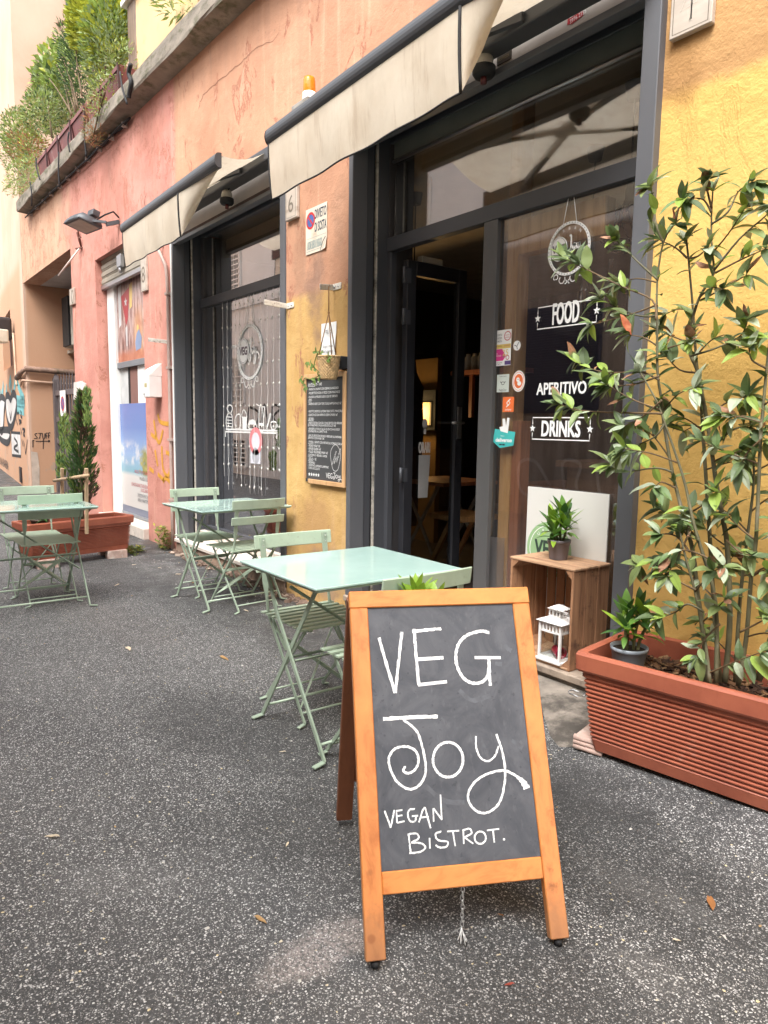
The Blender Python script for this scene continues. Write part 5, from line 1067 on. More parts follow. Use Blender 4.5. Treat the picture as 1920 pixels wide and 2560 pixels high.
mb = MB(); mb.ribbon(FL, [FL.px(*p) for p in ((31, 1138), (53, 1141), (51, 1083), (28, 1081))], .06, .005, True); mb.ribbon(FL, pxs(FL, [(36, 1095), (45, 1110), (35, 1120), (47, 1130)]), .06, .0052); mb.build('edge', M_SPB, pp)

# ================================================================== TABLES AND CHAIRS
def enamel(name, c, rough=.42):
    t = NT(name); v = t.pos((1, 1, 1), 'World'); n = t.noise(v, 7, 6, .65); n2 = t.noise(v, 55, 4, .7)
    cc = t.mix(t.step(n, .3, .7), c, tuple(x*.86 for x in c))
    cc = t.mix(t.math('MULTIPLY', t.step(n2, .64, .72), .6), cc, (.22, .17, .12)); cc = t.mix(t.math('MULTIPLY', t.step(t.noise(v, 28, 6, .7), .60, .72), .35), cc, tuple(x*.55 for x in c))
    t.put(t.p.inputs['Base Color'], cc); t.p.inputs['Roughness'].default_value = rough
    t.bump(n2, .06, .002); MATS[name] = t.m; return t.m
M_GREEN = enamel('sage_green_enamel', (.34, .425, .325)); M_GREEN2 = enamel('pale_sage_enamel', (.45, .56, .425), .36)
t = NT('mint_glass_top'); n = t.noise(t.pos((1, 1, 1), 'World'), 3, 5)
cc = t.ramp(n, (.3, (.42, .60, .54)), (.7, (.48, .66, .60))); cc = t.mix(t.math('MULTIPLY', t.step(t.noise(t.pos((1, 1, 1), 'World'), 9, 8, .75), .56, .74), .28), cc, (.36, .44, .40)); t.put(t.p.inputs['Base Color'], cc); t.put(t.p.inputs['Roughness'], t.ramp(t.noise(t.pos((1, 1, 1), 'World'), 14, 6, .7), (.35, .08), (.75, .22)))
t.p.inputs['Coat Weight'].default_value = .5; t.p.inputs['Coat Roughness'].default_value = .06; M_TOP = t.m
M_FOOTCAP = mat('worn_foot_tab', (.52, .58, .50), .5)

def make_chair():
    t_ = thing('folding_chair', '', 'chair', (0, 0, 0), group='sage green slatted folding chairs', local=True)
    Wd = .19
    # backrest planks, very slightly bowed
    for z0, z1, xx in ((.712, .775, -.205), (.606, .660, -.192)):
        mb = MB(); n = 8
        r = []
        for i in range(n+1):
            y = -.205+.41*i/n; b = -.012*(1-(2*i/n-1)**2)
            r.append([V((xx+b-.005, y, z0)), V((xx+b+.005, y, z0)), V((xx+b-.004, y, z1)), V((xx+b-.014, y, z1))])
        mb.loft(r, True, True, True); mb.build('back_plank', M_GREEN2, t_, bevel=.003)
    for s_ in (-1, 1):
        y = s_*.165
        mb = MB(); mb.bar((-.208, y, .765), (-.178, y, .56), .028, .006, (0, 1, 0)); mb.bar((-.178, y, .56), (-.165, y, .49), .028, .006, (0, 1, 0), .009, .014); mb.bar((-.165, y, .49), (-.15, y, .42), .009, .014, (0, 1, 0)); mb.build('upright', M_GREEN, t_, bevel=.001)
        mb = MB()
        for z in (.755, .728, .65, .622): mb.lathe([(.006, 0), (.005, .002), (0, .003)], (0, 0, 0), 8, Matrix.Translation((-.197 if z > .7 else -.186, y, z)) @ Matrix.Rotation(R(-90), 4, 'Y'))
        mb.build('rivet', M_FOOTCAP, t_, kind='stuff')
        mb = MB(); mb.bar((-.15, y, .42), (.185, y, .012), .007, .016, (0, 1, 0)); mb.bar((.181, y, .012), (.187, y+s_*.035, .004), .018, .006, (1, 0, 0)); mb.build('leg', M_GREEN, t_, bevel=.001)
        y2 = s_*.152
        mb = MB(); mb.bar((.165, y2, .415), (-.195, y2, .012), .007, .016, (0, 1, 0)); mb.bar((-.19, y2, .012), (-.196, y2+s_*.035, .004), .018, .006, (1, 0, 0)); mb.build('leg', M_GREEN, t_, bevel=.001)
        mb = MB(); mb.bar((-.175, s_*.14, .418), (.19, s_*.14, .418), .018, .008, (0, 1, 0)); mb.build('seat_rail', M_GREEN, t_)
        mb = MB(); mb.bar((-.16, s_*.145, .41), (-.02, s_*.145, .28), .012, .004, (0, 1, 0)); mb.build('stay', M_GREEN, t_)
    sl_ = MB().box((-.0125, -.19, 0), (.0125, .19, .007)).mesh('seat_slat', M_GREEN2)
    for i in range(8): inst(sl_, 'seat_slat', t_, Matrix.Translation((-.165+.0495*i, 0, .4235)))
    for x, z, yy in ((.155, .05, .165), (-.165, .05, .152), (.09, .13, .165)):
        if z > .1: continue
        mb = MB(); mb.tube([(x, -yy, z), (x, yy, z)], .0045, 6); mb.build('tie_rod', M_GREEN2, t_)
    # crossed flat stays between the front-running legs
    for s_ in (-1, 1):
        mb = MB(); a, b = V((-.10, s_*.16, .355)), V((.135, -s_*.16, .07)); c1, c2 = a.lerp(b, .25), a.lerp(b, .75); off = V((.004*s_, 0, 0))
        mb.bar(a+off, c1+off, .005, .006, (1, 0, .8), .026, .004); mb.bar(c1+off, c2+off, .026, .004, (1, 0, .8)); mb.bar(c2+off, b+off, .026, .004, (1, 0, .8), .005, .006); mb.build('cross_stay', M_GREEN2, t_)
    mb = MB(); mb.bar((.03, -.155, .262), (.03, .155, .262), .022, .005, (1, 0, .9)); mb.build('stretcher', M_GREEN, t_)
    mb = MB(); mb.box((-.2055, -.02, .628), (-.2035, .02, .634)); mb.build('slot_mark', M_DARK, t_)
    return t_
def make_table():
    t_ = thing('bistro_table', '', 'table', (0, 0, 0), group='mint topped folding bistro tables', local=True)
    mb = MB(); mb.box((-.318, -.352, .690), (.318, .352, .700)); mb.build('tabletop', M_TOP, t_, bevel=.003, segs=2)
    mb = MB(); mb.box((-.312, -.346, .681), (.312, .346, .6895)); mb.build('top_edge', M_GREEN, t_, bevel=.002)
    for s_ in (-1, 1):
        for k in (-1, 1):
            y = s_*(.285 if k > 0 else .272); mb = MB()
            if k > 0:
                mb.bar((.275, y, .012), (-.115, y, .52), .008, .021, (0, 1, 0)); mb.bar((-.115, y, .52), (-.155, y, .60), .008, .021, (0, 1, 0)); mb.bar((-.155, y, .60), (-.20, y, .68), .008, .021, (0, 1, 0))
            else: mb.bar((-.268, y, .012), (.20, y, .68), .008, .021, (0, 1, 0))
            xx = .272 if k > 0 else -.265
            mb.bar((xx, y, .012), (xx+(.004*k), y+s_*.05, .004), .022, .007, (1, 0, 0)); mb.build('leg', M_GREEN, t_, bevel=.0015)
        mb = MB(); mb.bar((-.22, s_*.279, .672), (.22, s_*.279, .672), .022, .016, (0, 1, 0)); mb.build('top_rail', M_GREEN, t_)
    for x, z in ((.235, .065), (-.232, .065)):
        mb = MB(); mb.tube([(x, -.275, z), (x, .275, z)], .006, 6); mb.build('tie_rod', M_GREEN2, t_)
    mb = MB(); mb.bar((.02, -.275, .335), (.02, .275, .335), .022, .006, (1, 0, .7)); mb.build('stretcher', M_GREEN, t_)
    mb = MB(); mb.bar((-.15, -.2, .60), (.10, .27, .24), .016, .006, (1, 0, .7)); mb.build('brace', M_GREEN, t_)
    return t_
ch0, tb0 = make_chair(), make_table(); used = set()
def place(proto, x, y, rz, label):
    o = proto if proto.name not in used else copy_tree(proto); used.add(proto.name)
    o.location = (x, y, gz(x, y)); o.rotation_euler = (0, 0, rz); o['label'] = label; return o
place(tb0, -2.415, 1.665, R(-1), 'mint topped folding table nearest the chalk sign')
place(tb0, -4.74, 2.185, R(3), 'mint topped folding table in front of the string light window')
place(tb0, -5.28, 1.0, R(0), 'mint topped folding table beside the far terracotta planter')
place(ch0, -2.665, 1.66, R(-1), 'sage green chair left of the nearest table, facing the chalk sign')
place(ch0, -2.04, 1.60, R(180), 'sage green chair half hidden behind the chalk sign')
place(ch0, -5.05, 2.17, R(3), 'sage green chair against the pink pier side of the middle table')
place(ch0, -4.50, 2.20, R(184), 'sage green chair seen from behind at the middle table')
place(ch0, -5.72, 1.08, R(0), 'sage green chair beyond the far table, mostly behind its top')
place(ch0, -5.39, 1.10, R(180), 'sage green chair seen from behind in front of the terracotta planter')

# ================================================================== THE CHALK SIGN
bo = V((-1.112, 1.138, .02)); beu = V((.455, .890, 0)).normalized(); bo = bo-beu*.259; bn = V((.890, -.455, 0)); bev = V((-.368, .188, .910)); bev = (bev-beu*bev.dot(beu)).normalized()
FB = Frame(bo, beu, bev)
BW, BL = .514, .889
t_ = thing('chalk_sign', 'orange framed folding chalkboard reading VEG JOY on the pavement', 'chalkboard', (-1.2, 1.2, 0))
M_OW = wood_mat('orange_varnished_wood', (.62, .225, .062), (.46, .145, .036), 2.2, 2, .38, .05, 10, dirt=(.27, .08, .02), dirt_amt=.14)
t = NT.__new__(NT); t.m = M_OW; t.t = M_OW.node_tree; t.p = t.t.nodes['Principled BSDF']
v = t.pos((1, 1, 1), 'World'); lk = t.p.inputs['Base Color'].links[0].from_socket; ng = t.noise(v, 45, 5, .7)
cc = t.mix(t.math('MULTIPLY', t.math('SUBTRACT', 1, t.step(t.math('ADD', t.xyz(v)[2], t.math('MULTIPLY', ng, .12)), .10, .22)), .55), lk, (.22, .12, .06))
kn = t.voro(v, 9); cc = t.mix(t.math('MULTIPLY', t.math('SUBTRACT', 1, t.step(kn, .06, .12)), .55), cc, (.24, .07, .02)); t.put(t.p.inputs['Base Color'], cc)
M_OWD = wood_mat('dark_reddish_wood', (.20, .07, .028), (.12, .04, .018), 2.2, 2, .5, .1, 10)
def bpoly(name, quad, d0, d1, m, bevel=.0025): mb = MB(); mb.prism(quad, FB, d0, d1); return mb.build(name, m, t_, bevel=bevel)
ww = .049
bpoly('frame_side', [(0, 0), (ww, 0), (ww, BL-.0465), (0, BL-.0465)], -.026, 0, M_OW)
bpoly('frame_side', [(BW-ww, 0), (BW, 0), (BW, BL-.0465), (BW-ww, BL-.0465)], -.026, 0, M_OW)
M_OWH = wood_mat('orange_varnished_rail', (.66, .245, .062), (.52, .165, .036), 2.2, 1, .38, .05, 10)
bpoly('frame_top', [(-.001, BL-.046), (BW+.001, BL-.046), (BW+.001, BL), (-.001, BL)], -.027, .001, M_OWH)
bpoly('frame_bottom', [(ww+.0005, .138), (BW-ww-.0005, .138), (BW-ww-.0005, .189), (ww+.0005, .189)], -.024, -.001, M_OWH)
t = NT('chalk_dusted_slate'); v = t.pos((1, 1, 1), 'World'); n = t.noise(v, 7, 6, .65, 1.2); n2 = t.noise(t.pos((26, 26, 5), 'World'), 3, 5, .6); n3 = t.noise(v, 60, 3, .6)
cc = t.mix(t.step(n, .3, .72), (.052, .056, .068), (.100, .104, .118)); cc = t.mix(t.math('MULTIPLY', t.step(n2, .56, .72), .25), cc, (.16, .165, .18)); cc = t.mix(t.math('MULTIPLY', t.step(n2, .27, .36), 0), cc, (.02, .02, .025))
cc = t.mix(t.math('MULTIPLY', t.math('SUBTRACT', 1, t.step(n3, .30, .36)), .5), cc, (.03, .032, .04))
t.put(t.p.inputs['Base Color'], cc); t.p.inputs['Roughness'].default_value = .62; M_SLATE = t.m
mb = MB(); mb.prism([(ww+.0006, .1895), (BW-ww-.0006, .1895), (BW-ww-.0006, BL-.0465), (ww+.0006, BL-.0465)], FB, -.016, -.006); pn = mb.build('slate', M_SLATE, t_)
for u in (ww/2, BW-ww/2):
    p = FB.pt(u, .0, -.013); mb = MB(); mb.lathe([(0, 0), (.011, 0), (.012, .012), (0, .014)], (p.x, p.y, -.001), 12); mb.build('rubber_foot', M_BLACK, t_)
# rear frame, hinged at the top
bev2 = (bn*-1*.02+V((0, 0, 1))); back = V((-bn.x, -bn.y, 0))
top = FB.pt(0, BL-.02, -.03); foot = V((top.x, top.y, 0))+back*.22
FR = Frame(foot, beu, (top-foot)); LB = (top-foot).length
def rpoly(name, quad, d0, d1, m): mb = MB(); mb.prism(quad, FR, d0, d1); return mb.build(name, m, t_, bevel=.002)
rpoly('rear_leg', [(0, .01), (.05, .01), (.05, LB-.01), (0, LB-.01)], -.04, -.015, M_OWD); rpoly('rear_leg', [(BW-.05, .01), (BW, .01), (BW, LB-.01), (BW-.05, LB-.01)], -.04, -.015, M_OWD)
rpoly('rear_rail', [(.051, .165), (BW-.051, .165), (BW-.051, .215), (.051, .215)], -.038, -.017, M_OWD); rpoly('rear_rail', [(.051, LB-.06), (BW-.051, LB-.06), (BW-.051, LB-.012), (.051, LB-.012)], -.038, -.017, M_OWD)
rpoly('rear_slate', [(.051, .2155), (BW-.051, .2155), (BW-.051, LB-.0605), (.051, LB-.0605)], -.032, -.024, M_SLATE)
# chalk lettering
zx = lambda L_: [(740+.4701*x, 1400+.4701*y) for x, y in L_]
mb = MB(); D_ = -.0052
def chalk(pts, w, k=5, closed=False, w1=None, straight=False):
    q = [FB.px(*p) for p in zx(pts)]
    q = [(p[0]+rnd(-.0005, .0005), p[1]+rnd(-.0005, .0005)) for p in (smooth_pts([(a, b, 0) for a, b in q], k+3, closed))]
    mb.ribbon(FB, q, w, D_+rnd(0, .0002), closed, w1, .22)
B_ = .0082
for L_ in ([(443, 412), (485, 560), (530, 706)], [(530, 706), (548, 540), (565, 380)], [(630, 366), (642, 520), (656, 666)], [(620, 379), (700, 370), (775, 364)], [(645, 527), (787, 519)], [(652, 664), (805, 647)], [(952, 518), (1092, 518)], [(1028, 525), (1032, 600), (1037, 668)]): chalk(L_, B_)
chalk([(1030, 385), (985, 377), (915, 398), (870, 440), (853, 505), (862, 570), (897, 630), (950, 655), (1000, 643), (1025, 605), (1031, 535)], B_)
chalk([(465, 846), (610, 836), (757, 832)], .0095)
chalk([(572, 848), (640, 905), (672, 985), (692, 1090), (685, 1155), (650, 1205), (600, 1219), (540, 1180), (503, 1110), (497, 1050), (530, 1003), (590, 992), (640, 1018), (654, 1070), (635, 1115), (600, 1135), (573, 1122), (582, 1098)], .0062)
chalk([(811+80*math.cos(k*math.pi/8), 1062+93*math.sin(k*math.pi/8)) for k in range(16)], .0066, 4, True)
chalk([(960, 936), (962, 1000), (985, 1052), (1025, 1070), (1062, 1040), (1080, 990)], .0048); chalk([(1068, 926), (1095, 1000), (1113, 1090), (1114, 1180), (1090, 1280), (1040, 1335), (985, 1345), (935, 1310), (918, 1250), (950, 1185), (1020, 1138), (1110, 1120), (1175, 1150)], .0060); chalk([(1175, 1150), (1210, 1180), (1233, 1216)], .006, 4, False, .020)
s_ = .0042
for L_ in ([(472, 1335), (490, 1380), (505, 1424)], [(505, 1424), (516, 1375), (525, 1330)], [(535, 1335), (540, 1400)], [(532, 1336), (567, 1330)], [(538, 1365), (568, 1359)], [(540, 1400), (580, 1390)], [(634, 1325), (605, 1330), (597, 1360), (610, 1390), (635, 1390), (641, 1365)], [(618, 1364), (652, 1360)], [(655, 1397), (685, 1318), (702, 1370), (718, 1427)], [(666, 1372), (708, 1366)], [(735, 1392), (733, 1322)], [(733, 1322), (778, 1382)], [(778, 1382), (770, 1248)],
        [(600, 1455), (606, 1505), (612, 1556)], [(594, 1462), (640, 1455), (655, 1480), (615, 1505)], [(615, 1505), (668, 1508), (691, 1530), (662, 1554), (605, 1560)], [(712, 1480), (715, 1537)], [(776, 1445), (745, 1458), (757, 1490), (808, 1500), (802, 1526), (768, 1530), (745, 1518)], [(838, 1445), (850, 1524)], [(806, 1446), (870, 1440)], [(893, 1435), (895, 1512)], [(888, 1440), (925, 1430), (936, 1455), (900, 1475)], [(900, 1475), (946, 1510)], [(1050, 1434), (1058, 1504)], [(1018, 1439), (1084, 1431)]): chalk(L_, s_)
chalk([(983+30*math.cos(k*math.pi/6), 1478+33*math.sin(k*math.pi/6)) for k in range(12)], s_, 4, True)
q = FB.px(*zx([(1110, 1487)])[0]); mb.disc(FB, q[0], q[1], .003, D_, 10)
t = NT('chalk_stroke'); n = t.noise(t.pos((1, 1, 1), 'World'), 120, 4, .7); t.put(t.p.inputs['Base Color'], t.ramp(n, (.33, (.34, .35, .37)), (.46, (.84, .84, .84)))); t.p.inputs['Roughness'].default_value = .9
mb.build('chalk_lettering', t.m, pn, kind='stuff')
# faint rubbed-out chalk
mb = MB(); D_ = -.0056
for L_ in ([(870, 690), (940, 745), (1040, 720)], [(1060, 550), (1100, 553)], [(1100, 430), (1130, 470), (1150, 480)], [(690, 1200), (790, 1280), (900, 1290)], [(1150, 960), (1210, 1000)]): chalk(L_, .012)
mb.build('rubbed_chalk', mat('rubbed_chalk', (.105, .11, .125), .8, 0, .25, 40), pn, kind='stuff')
# chain hanging under the rail
mb = MB(); p0 = FB.pt(FB.px(1160, 2215)[0], .137, -.012)
for k in range(9):
    c = p0+V((rnd(-.002, .002), 0, -.008-.0115*k)); a_ = (k % 2)*math.pi/2+.4
    mb.tube([c+V((.0045*math.cos(b_)*math.cos(a_), .0045*math.cos(b_)*math.sin(a_), .0085*math.sin(b_))) for b_ in [2*math.pi*j/10 for j in range(11)]], .0013, 5, False)
for k in range(7):
    c = p0+V((0, 0, -.11)); a_ = rnd(0, 6.28); mb.tube(smooth_pts([c, c+V((.012*math.cos(a_), .012*math.sin(a_), -.012)), c+V((.026*math.cos(a_), .026*math.sin(a_), -.018+rnd(-.015, .006)))], 4), .0016, 4)
mb.build('chain', mat('galvanised_chain', (.55, .55, .54), .4, .7), t_)

# ================================================================== CRATE, LANTERN, POT, SIGN BOARD
t_ = thing('wooden_crate', 'upended wooden fruit crate holding a white lantern on the doorstep', 'crate', (-2.18, 2.7, .168))
M_CW = wood_mat('weathered_crate_wood', (.40, .205, .105), (.22, .10, .05), 3.2, 2, .8, .6, 16, dirt=(.11, .05, .03), dirt_amt=.3); M_CWH = wood_mat('weathered_crate_top', (.48, .29, .17), (.28, .145, .08), 3.2, 0, .8, .6, 16, dirt=(.13, .065, .04), dirt_amt=.3)
cx0, cx1, cy0, cy1, cz0, cz1 = -2.355, -1.972, 2.592, 2.868, .1685, .650
nb = 3; dy = (cy1-cy0)/nb
for i in range(nb):      # sides: upright boards one behind another
    for xx in (cx0, cx1-.012):
        mb = MB(); j = rnd(-.003, .003); mb.box((xx, cy0+dy*i+.0025, cz0), (xx+.012, cy0+dy*(i+1)-.0025, cz1-.0125+j)); mb.build('side_board', M_CW, t_, bevel=.0025)
    for zz in (cz0+.0002, cz1-.012):
        mb = MB(); mb.box((cx0+(0 if zz > .4 else .0125)-.004*(zz > .4), cy0+dy*i+.0025+rnd(-.002, .002), zz), (cx1-(0 if zz > .4 else .0125)+.006*(zz > .4), cy0+dy*(i+1)-.0025, zz+.012)); mb.build('top_board' if zz > .4 else 'bottom_board', M_CWH, t_, bevel=.0025)
nbk = 6; wx = (cx1-cx0-.026)/nbk
for i in range(nbk):
    mb = MB(); mb.box((cx0+.013+wx*i+.004, cy1-.009, cz0+.0125), (cx0+.013+wx*(i+1)-.004, cy1, cz1-.0125)); mb.build('back_slat', M_CW, t_, bevel=.002)
for xx, sx in ((cx0+.0125, 1), (cx1-.0125, -1)):
    for zz, sz in ((cz0+.0125, 1), (cz1-.0125, -1)):
        mb = MB(); mb.add([(xx, cy0+.006, zz), (xx+sx*.04, cy0+.006, zz), (xx, cy0+.006, zz+sz*.04), (xx, cy0+.25, zz), (xx+sx*.04, cy0+.25, zz), (xx, cy0+.25, zz+sz*.04)], [(0, 1, 2), (5, 4, 3), (0, 3, 4, 1), (1, 4, 5, 2), (2, 5, 3, 0)]); mb.build('corner_block', M_CW, t_)
mb = MB()
for i in range(nb):
    for z in (cz0+.03, cz1-.03): mb.lathe([(.003, 0), (0, .001)], (0, 0, 0), 6, Matrix.Translation((cx1+.0003, cy0+dy*(i+.5), z)) @ Matrix.Rotation(R(90), 4, 'Y'))
mb.build('nail_head', M_DARK, t_, kind='stuff')

lt = onz(1388, 1640, .181); lx, ly, lz = -2.095, 2.66, .1815
t_ = thing('lantern', 'white wooden lantern standing inside the crate', 'lantern', (lx, ly, lz))
M_LW = mat('white_lantern_paint', (.80, .78, .75), .45, 0, .05, 9)
w = .066
mb = MB(); mb.box((lx-w-.008, ly-w-.008, lz), (lx+w+.008, ly+w+.008, lz+.012)); mb.build('base', M_LW, t_, bevel=.002)
for sx in (-1, 1):
    for sy in (-1, 1):
        mb = MB(); mb.box((lx+sx*w-(.012 if sx > 0 else 0), ly+sy*w-(.012 if sy > 0 else 0), lz+.0125), (lx+sx*w+(.012 if sx < 0 else 0), ly+sy*w+(.012 if sy < 0 else 0), lz+.192)); mb.build('corner_post', M_LW, t_, bevel=.001)
for z0, z1 in ((.0125, .024), (.142, .150), (.182, .192)):
    for a_ in range(4):
        Mr = Matrix.Translation((lx, ly, lz)) @ Matrix.Rotation(a_*math.pi/2, 4, 'Z'); mb = MB(); mb.box((-w+.0125, -w+.001, z0), (w-.0125, -w+.011, z1), Mr); mb.build('rail', M_LW, t_)
for a_ in range(4):
    Mr = Matrix.Translation((lx, ly, lz)) @ Matrix.Rotation(a_*math.pi/2, 4, 'Z')
    for k in range(5): mb = MB(); mb.box((-.045+.0195*k, -w+.003, .1503), (-.045+.0195*k+.009, -w+.009, .1818), Mr); mb.build('slat', M_LW, t_)
    mb = MB(); mb.box((-w+.0126, -w+.005, .0243), (w-.0126, -w+.007, .1418), Mr); mb.build('pane', M_GLASS2, t_)
mb = MB(); b = w+.012; mb.add([(lx-b, ly-b, lz+.1925), (lx+b, ly-b, lz+.1925), (lx+b, ly+b, lz+.1925), (lx-b, ly+b, lz+.1925), (lx-.036, ly-.036, lz+.212), (lx+.036, ly-.036, lz+.212), (lx+.036, ly+.036, lz+.212), (lx-.036, ly+.036, lz+.212)], [(3, 2, 1, 0), (0, 1, 5, 4), (1, 2, 6, 5), (2, 3, 7, 6), (3, 0, 4, 7), (4, 5, 6, 7)]); mb.build('roof', M_LW, t_, bevel=.001)
mb = MB(); mb.box((lx-.034, ly-.034, lz+.2125), (lx+.034, ly+.034, lz+.219)); mb.box((lx-.034, ly-.034, lz+.243), (lx+.034, ly+.034, lz+.250))
for k in range(4):
    for a_ in range(4): Mr = Matrix.Translation((lx, ly, lz)) @ Matrix.Rotation(a_*math.pi/2, 4, 'Z'); mb.box((-.034+.0205*k, -.033, .2192), (-.034+.0205*k+.0065, -.027, .2428), Mr)
mb.add([(lx-.041, ly-.041, lz+.2502), (lx+.041, ly-.041, lz+.2502), (lx+.041, ly+.041, lz+.2502), (lx-.041, ly+.041, lz+.2502), (lx-.012, ly-.012, lz+.268), (lx+.012, ly-.012, lz+.268), (lx+.012, ly+.012, lz+.268), (lx-.012, ly+.012, lz+.268)], [(3, 2, 1, 0), (0, 1, 5, 4), (1, 2, 6, 5), (2, 3, 7, 6), (3, 0, 4, 7), (4, 5, 6, 7)]); mb.build('turret', M_LW, t_, kind='stuff')
mb = MB(); mb.tube([(lx+.02+.055*math.sin(a_), ly-.03+.02*math.cos(a_), lz+.245-.012*math.cos(a_)) for a_ in [k*math.pi/10 for k in range(21)]], .003, 5); mb.build('ring_handle', M_LW, t_)
t_ = thing('candle_jar', 'small crimson glass candle jar lying inside the white lantern', 'candle', (lx, ly, lz+.03))
Mc = Matrix.Translation((lx+.008, ly, lz+.041)) @ Matrix.Rotation(R(62), 4, 'Z') @ Matrix.Rotation(R(90), 4, 'X')
M_CR = mat('crimson_glass', (.42, .012, .05), .15); mb = MB(); mb.lathe([(0, -.034), (.024, -.034), (.026, -.03), (.027, .02), (.028, .032), (.024, .032), (.023, -.02), (0, -.02)], (0, 0, 0), 18, Mc); mb.build('jar', M_CR, t_)

# white sign board leaning behind the crate
q = [ony(x, y, 2.876) for x, y in ((1272, 1211), (1514, 1237))]
t_ = thing('sign_board', 'white board with round green VEG JOY logo leaning behind the crate', 'sign', (-2.3, 2.87, .17))
M_BD = mat('white_laminate', (.66, .65, .61), .35, 0, .05, 2); f = Frame((0, 2.8695, 0), (1, 0, 0)); u0, u1, zt = -2.502, -2.0, q[0].z
mb = MB(); mb.prism([(u0, .21), (u1, .21), (u1, zt), (u0, zt)], f, -.008, 0); bd = mb.build('board', M_BD, t_, bevel=.001)
c = f.px(1370, 1365); M_LG = mat('sage_print', (.30, .47, .24), .5); M_DG = mat('dark_green_print', (.035, .06, .045), .5)
RG = .145
mb = MB(); mb.cur = 0; mb.disc(f, c[0]+.005, c[1]-.02, RG, .001, 36); mb.cur = 1; mb.ring(f, c[0]+.005, c[1]-.02, RG*.86, .004, .0015)
for k, ch in enumerate('URBAN'):
    a_ = R(90+42-21*k); mb.text(f, c[0]+.005+math.cos(a_)*RG*.66, c[1]-.02+math.sin(a_)*RG*.66, ch, .018, None, 'c', .0015, 0, a_-math.pi/2)
mb.cur = 2; mb.text(f, c[0]-.085, c[1]-.055, 'VEG', .085, .150, 'l', .002, 0, 0, .006); mb.cur = 3; mb.text(f, c[0]+.085, c[1]-.10, 'Joy', .085, .17, 'l', .002, .15, 0, .006); mb.cur = 1
mb.build('logo', [M_LG, M_VINYL, M_DG, mat('plum_print', (.10, .08, .10), .5)], bd)

def flower_pot(x, y, z, r0, r1, h, m, name, label, group='small plastic plant pots'):
    t_ = thing(name, label, 'potted plant', (x, y, z), group=group)
    mb = MB(); mb.lathe([(0, 0), (r0, 0), (r0+.001, .004), (r1*.94, h*.82), (r1*.96, h*.83), (r1, h*.835), (r1*1.02, h), (r1*.96, h), (r1*.90, h*.8), (0, h*.8)], (x, y, z), 28); mb.build('pot', m, t_)
    mb = MB(); mb.lathe([(r1*.93, h*.86), (r1*.5, h*.9), (0, h*.88)], (x, y, z), 16); mb.build('soil', MATS['dark_soil'], t_)
    return t_
M_LF = [leafmat('glossy_leaf_dark', (.05, .125, .03), .3, .4), leafmat('glossy_leaf_mid', (.12, .24, .045), .3, .35), leafmat('glossy_leaf_lime', (.25, .40, .045), .25, .35)]
def leaf_mesh(name, L_, w, curl, fold, m, n=6, wavy=0., tip=1.):
    vs, fs = leaf_shape(L_, w, curl, fold, n, tip, wavy); mb = MB(); mb.smooth = True; mb.add(vs, fs); return mb.mesh(name, m)
PAD = [leaf_mesh('leaf', 1, .34, c_, .22, m, tip=1.0) for m in M_LF for c_ in (.12, .38)]
def orient(p, d, up, L_):
    d = V(d).normalized(); s_ = V(up).cross(d); s_ = s_.normalized() if s_.length > .05 else V((0, 1, 0)); u = d.cross(s_)
    return Matrix.Translation(p) @ Matrix((d, s_, u)).transposed().to_4x4() @ Matrix.Diagonal((L_, L_, L_, 1))
def rosette(t_, c, stem_top, n, L_, lime=.35, spread=1.0, seed=0):
    rr = random.Random(seed)
    mb = MB(); mb.tube(smooth_pts([c, V(c).lerp(stem_top, .5)+V((rr.uniform(-.01, .01), rr.uniform(-.01, .01), 0)), stem_top], 4), [.006]*8+[.004], 6); mb.build('stem', mat('grey_green_stem', (.16, .15, .07), .8), t_)
    for k in range(n):
        a_ = k*2.399+rr.uniform(-.3, .3); f = k/n; el = R(75-85*f*spread+rr.uniform(-10, 10))
        d = V((math.cos(a_)*math.cos(el), math.sin(a_)*math.cos(el), math.sin(el))); m_ = (2 if rr.random() < lime*(1-f*.7) else (1 if rr.random() < .5 else 0))*2+(1 if f > .5 else 0)
        inst(PAD[m_], 'leaf', t_, orient(V(stem_top)+V((0, 0, -.05*f)), d, (0, 0, 1), L_*(.65+.35*math.sin(math.pi*min(1, f+.25)))*rr.uniform(.85, 1.1)))
pc = onz(1389, 1384, .6505)
px_, py_ = -2.175, 2.735
M_POT1 = mat('mauve_grey_plastic', (.155, .135, .145), .5, 0, .1, 6, dirt=(.08, .07, .07), dirt_amt=.1)
t_ = flower_pot(px_, py_, .6508, .042, .056, .097, M_POT1, 'potted_plant', 'leafy plant in mauve plastic pot on top of the crate')
for k, (dx, dy, h, n) in enumerate(((-.035, -.01, .085, 20), (.02, .0, .135, 22), (.05, -.015, .09, 18), (0, -.04, .05, 12))): rosette(t_, V((px_+dx*.5, py_+dy*.5, .735)), V((px_+dx, py_+dy, .735+h)), n, .112, .62, 1.0, k+3)
# plant hidden behind the chalk sign: only its top leaves show
hp = onz(1045, 1470, .70)
t_ = flower_pot(-1.765, 1.50, gz(-1.765, 1.50), .05, .065, .16, M_POT1, 'potted_plant', 'lime leaved plant just showing above the chalk sign')
for k, (dx, dy, h, n) in enumerate(((-.01, 0, .52, 22), (.05, .03, .50, 14))): rosette(t_, V((-1.765, 1.50, .14)), V((-1.765+dx, 1.50+dy, .175+h)), n, .12, .8, .8, k+20)

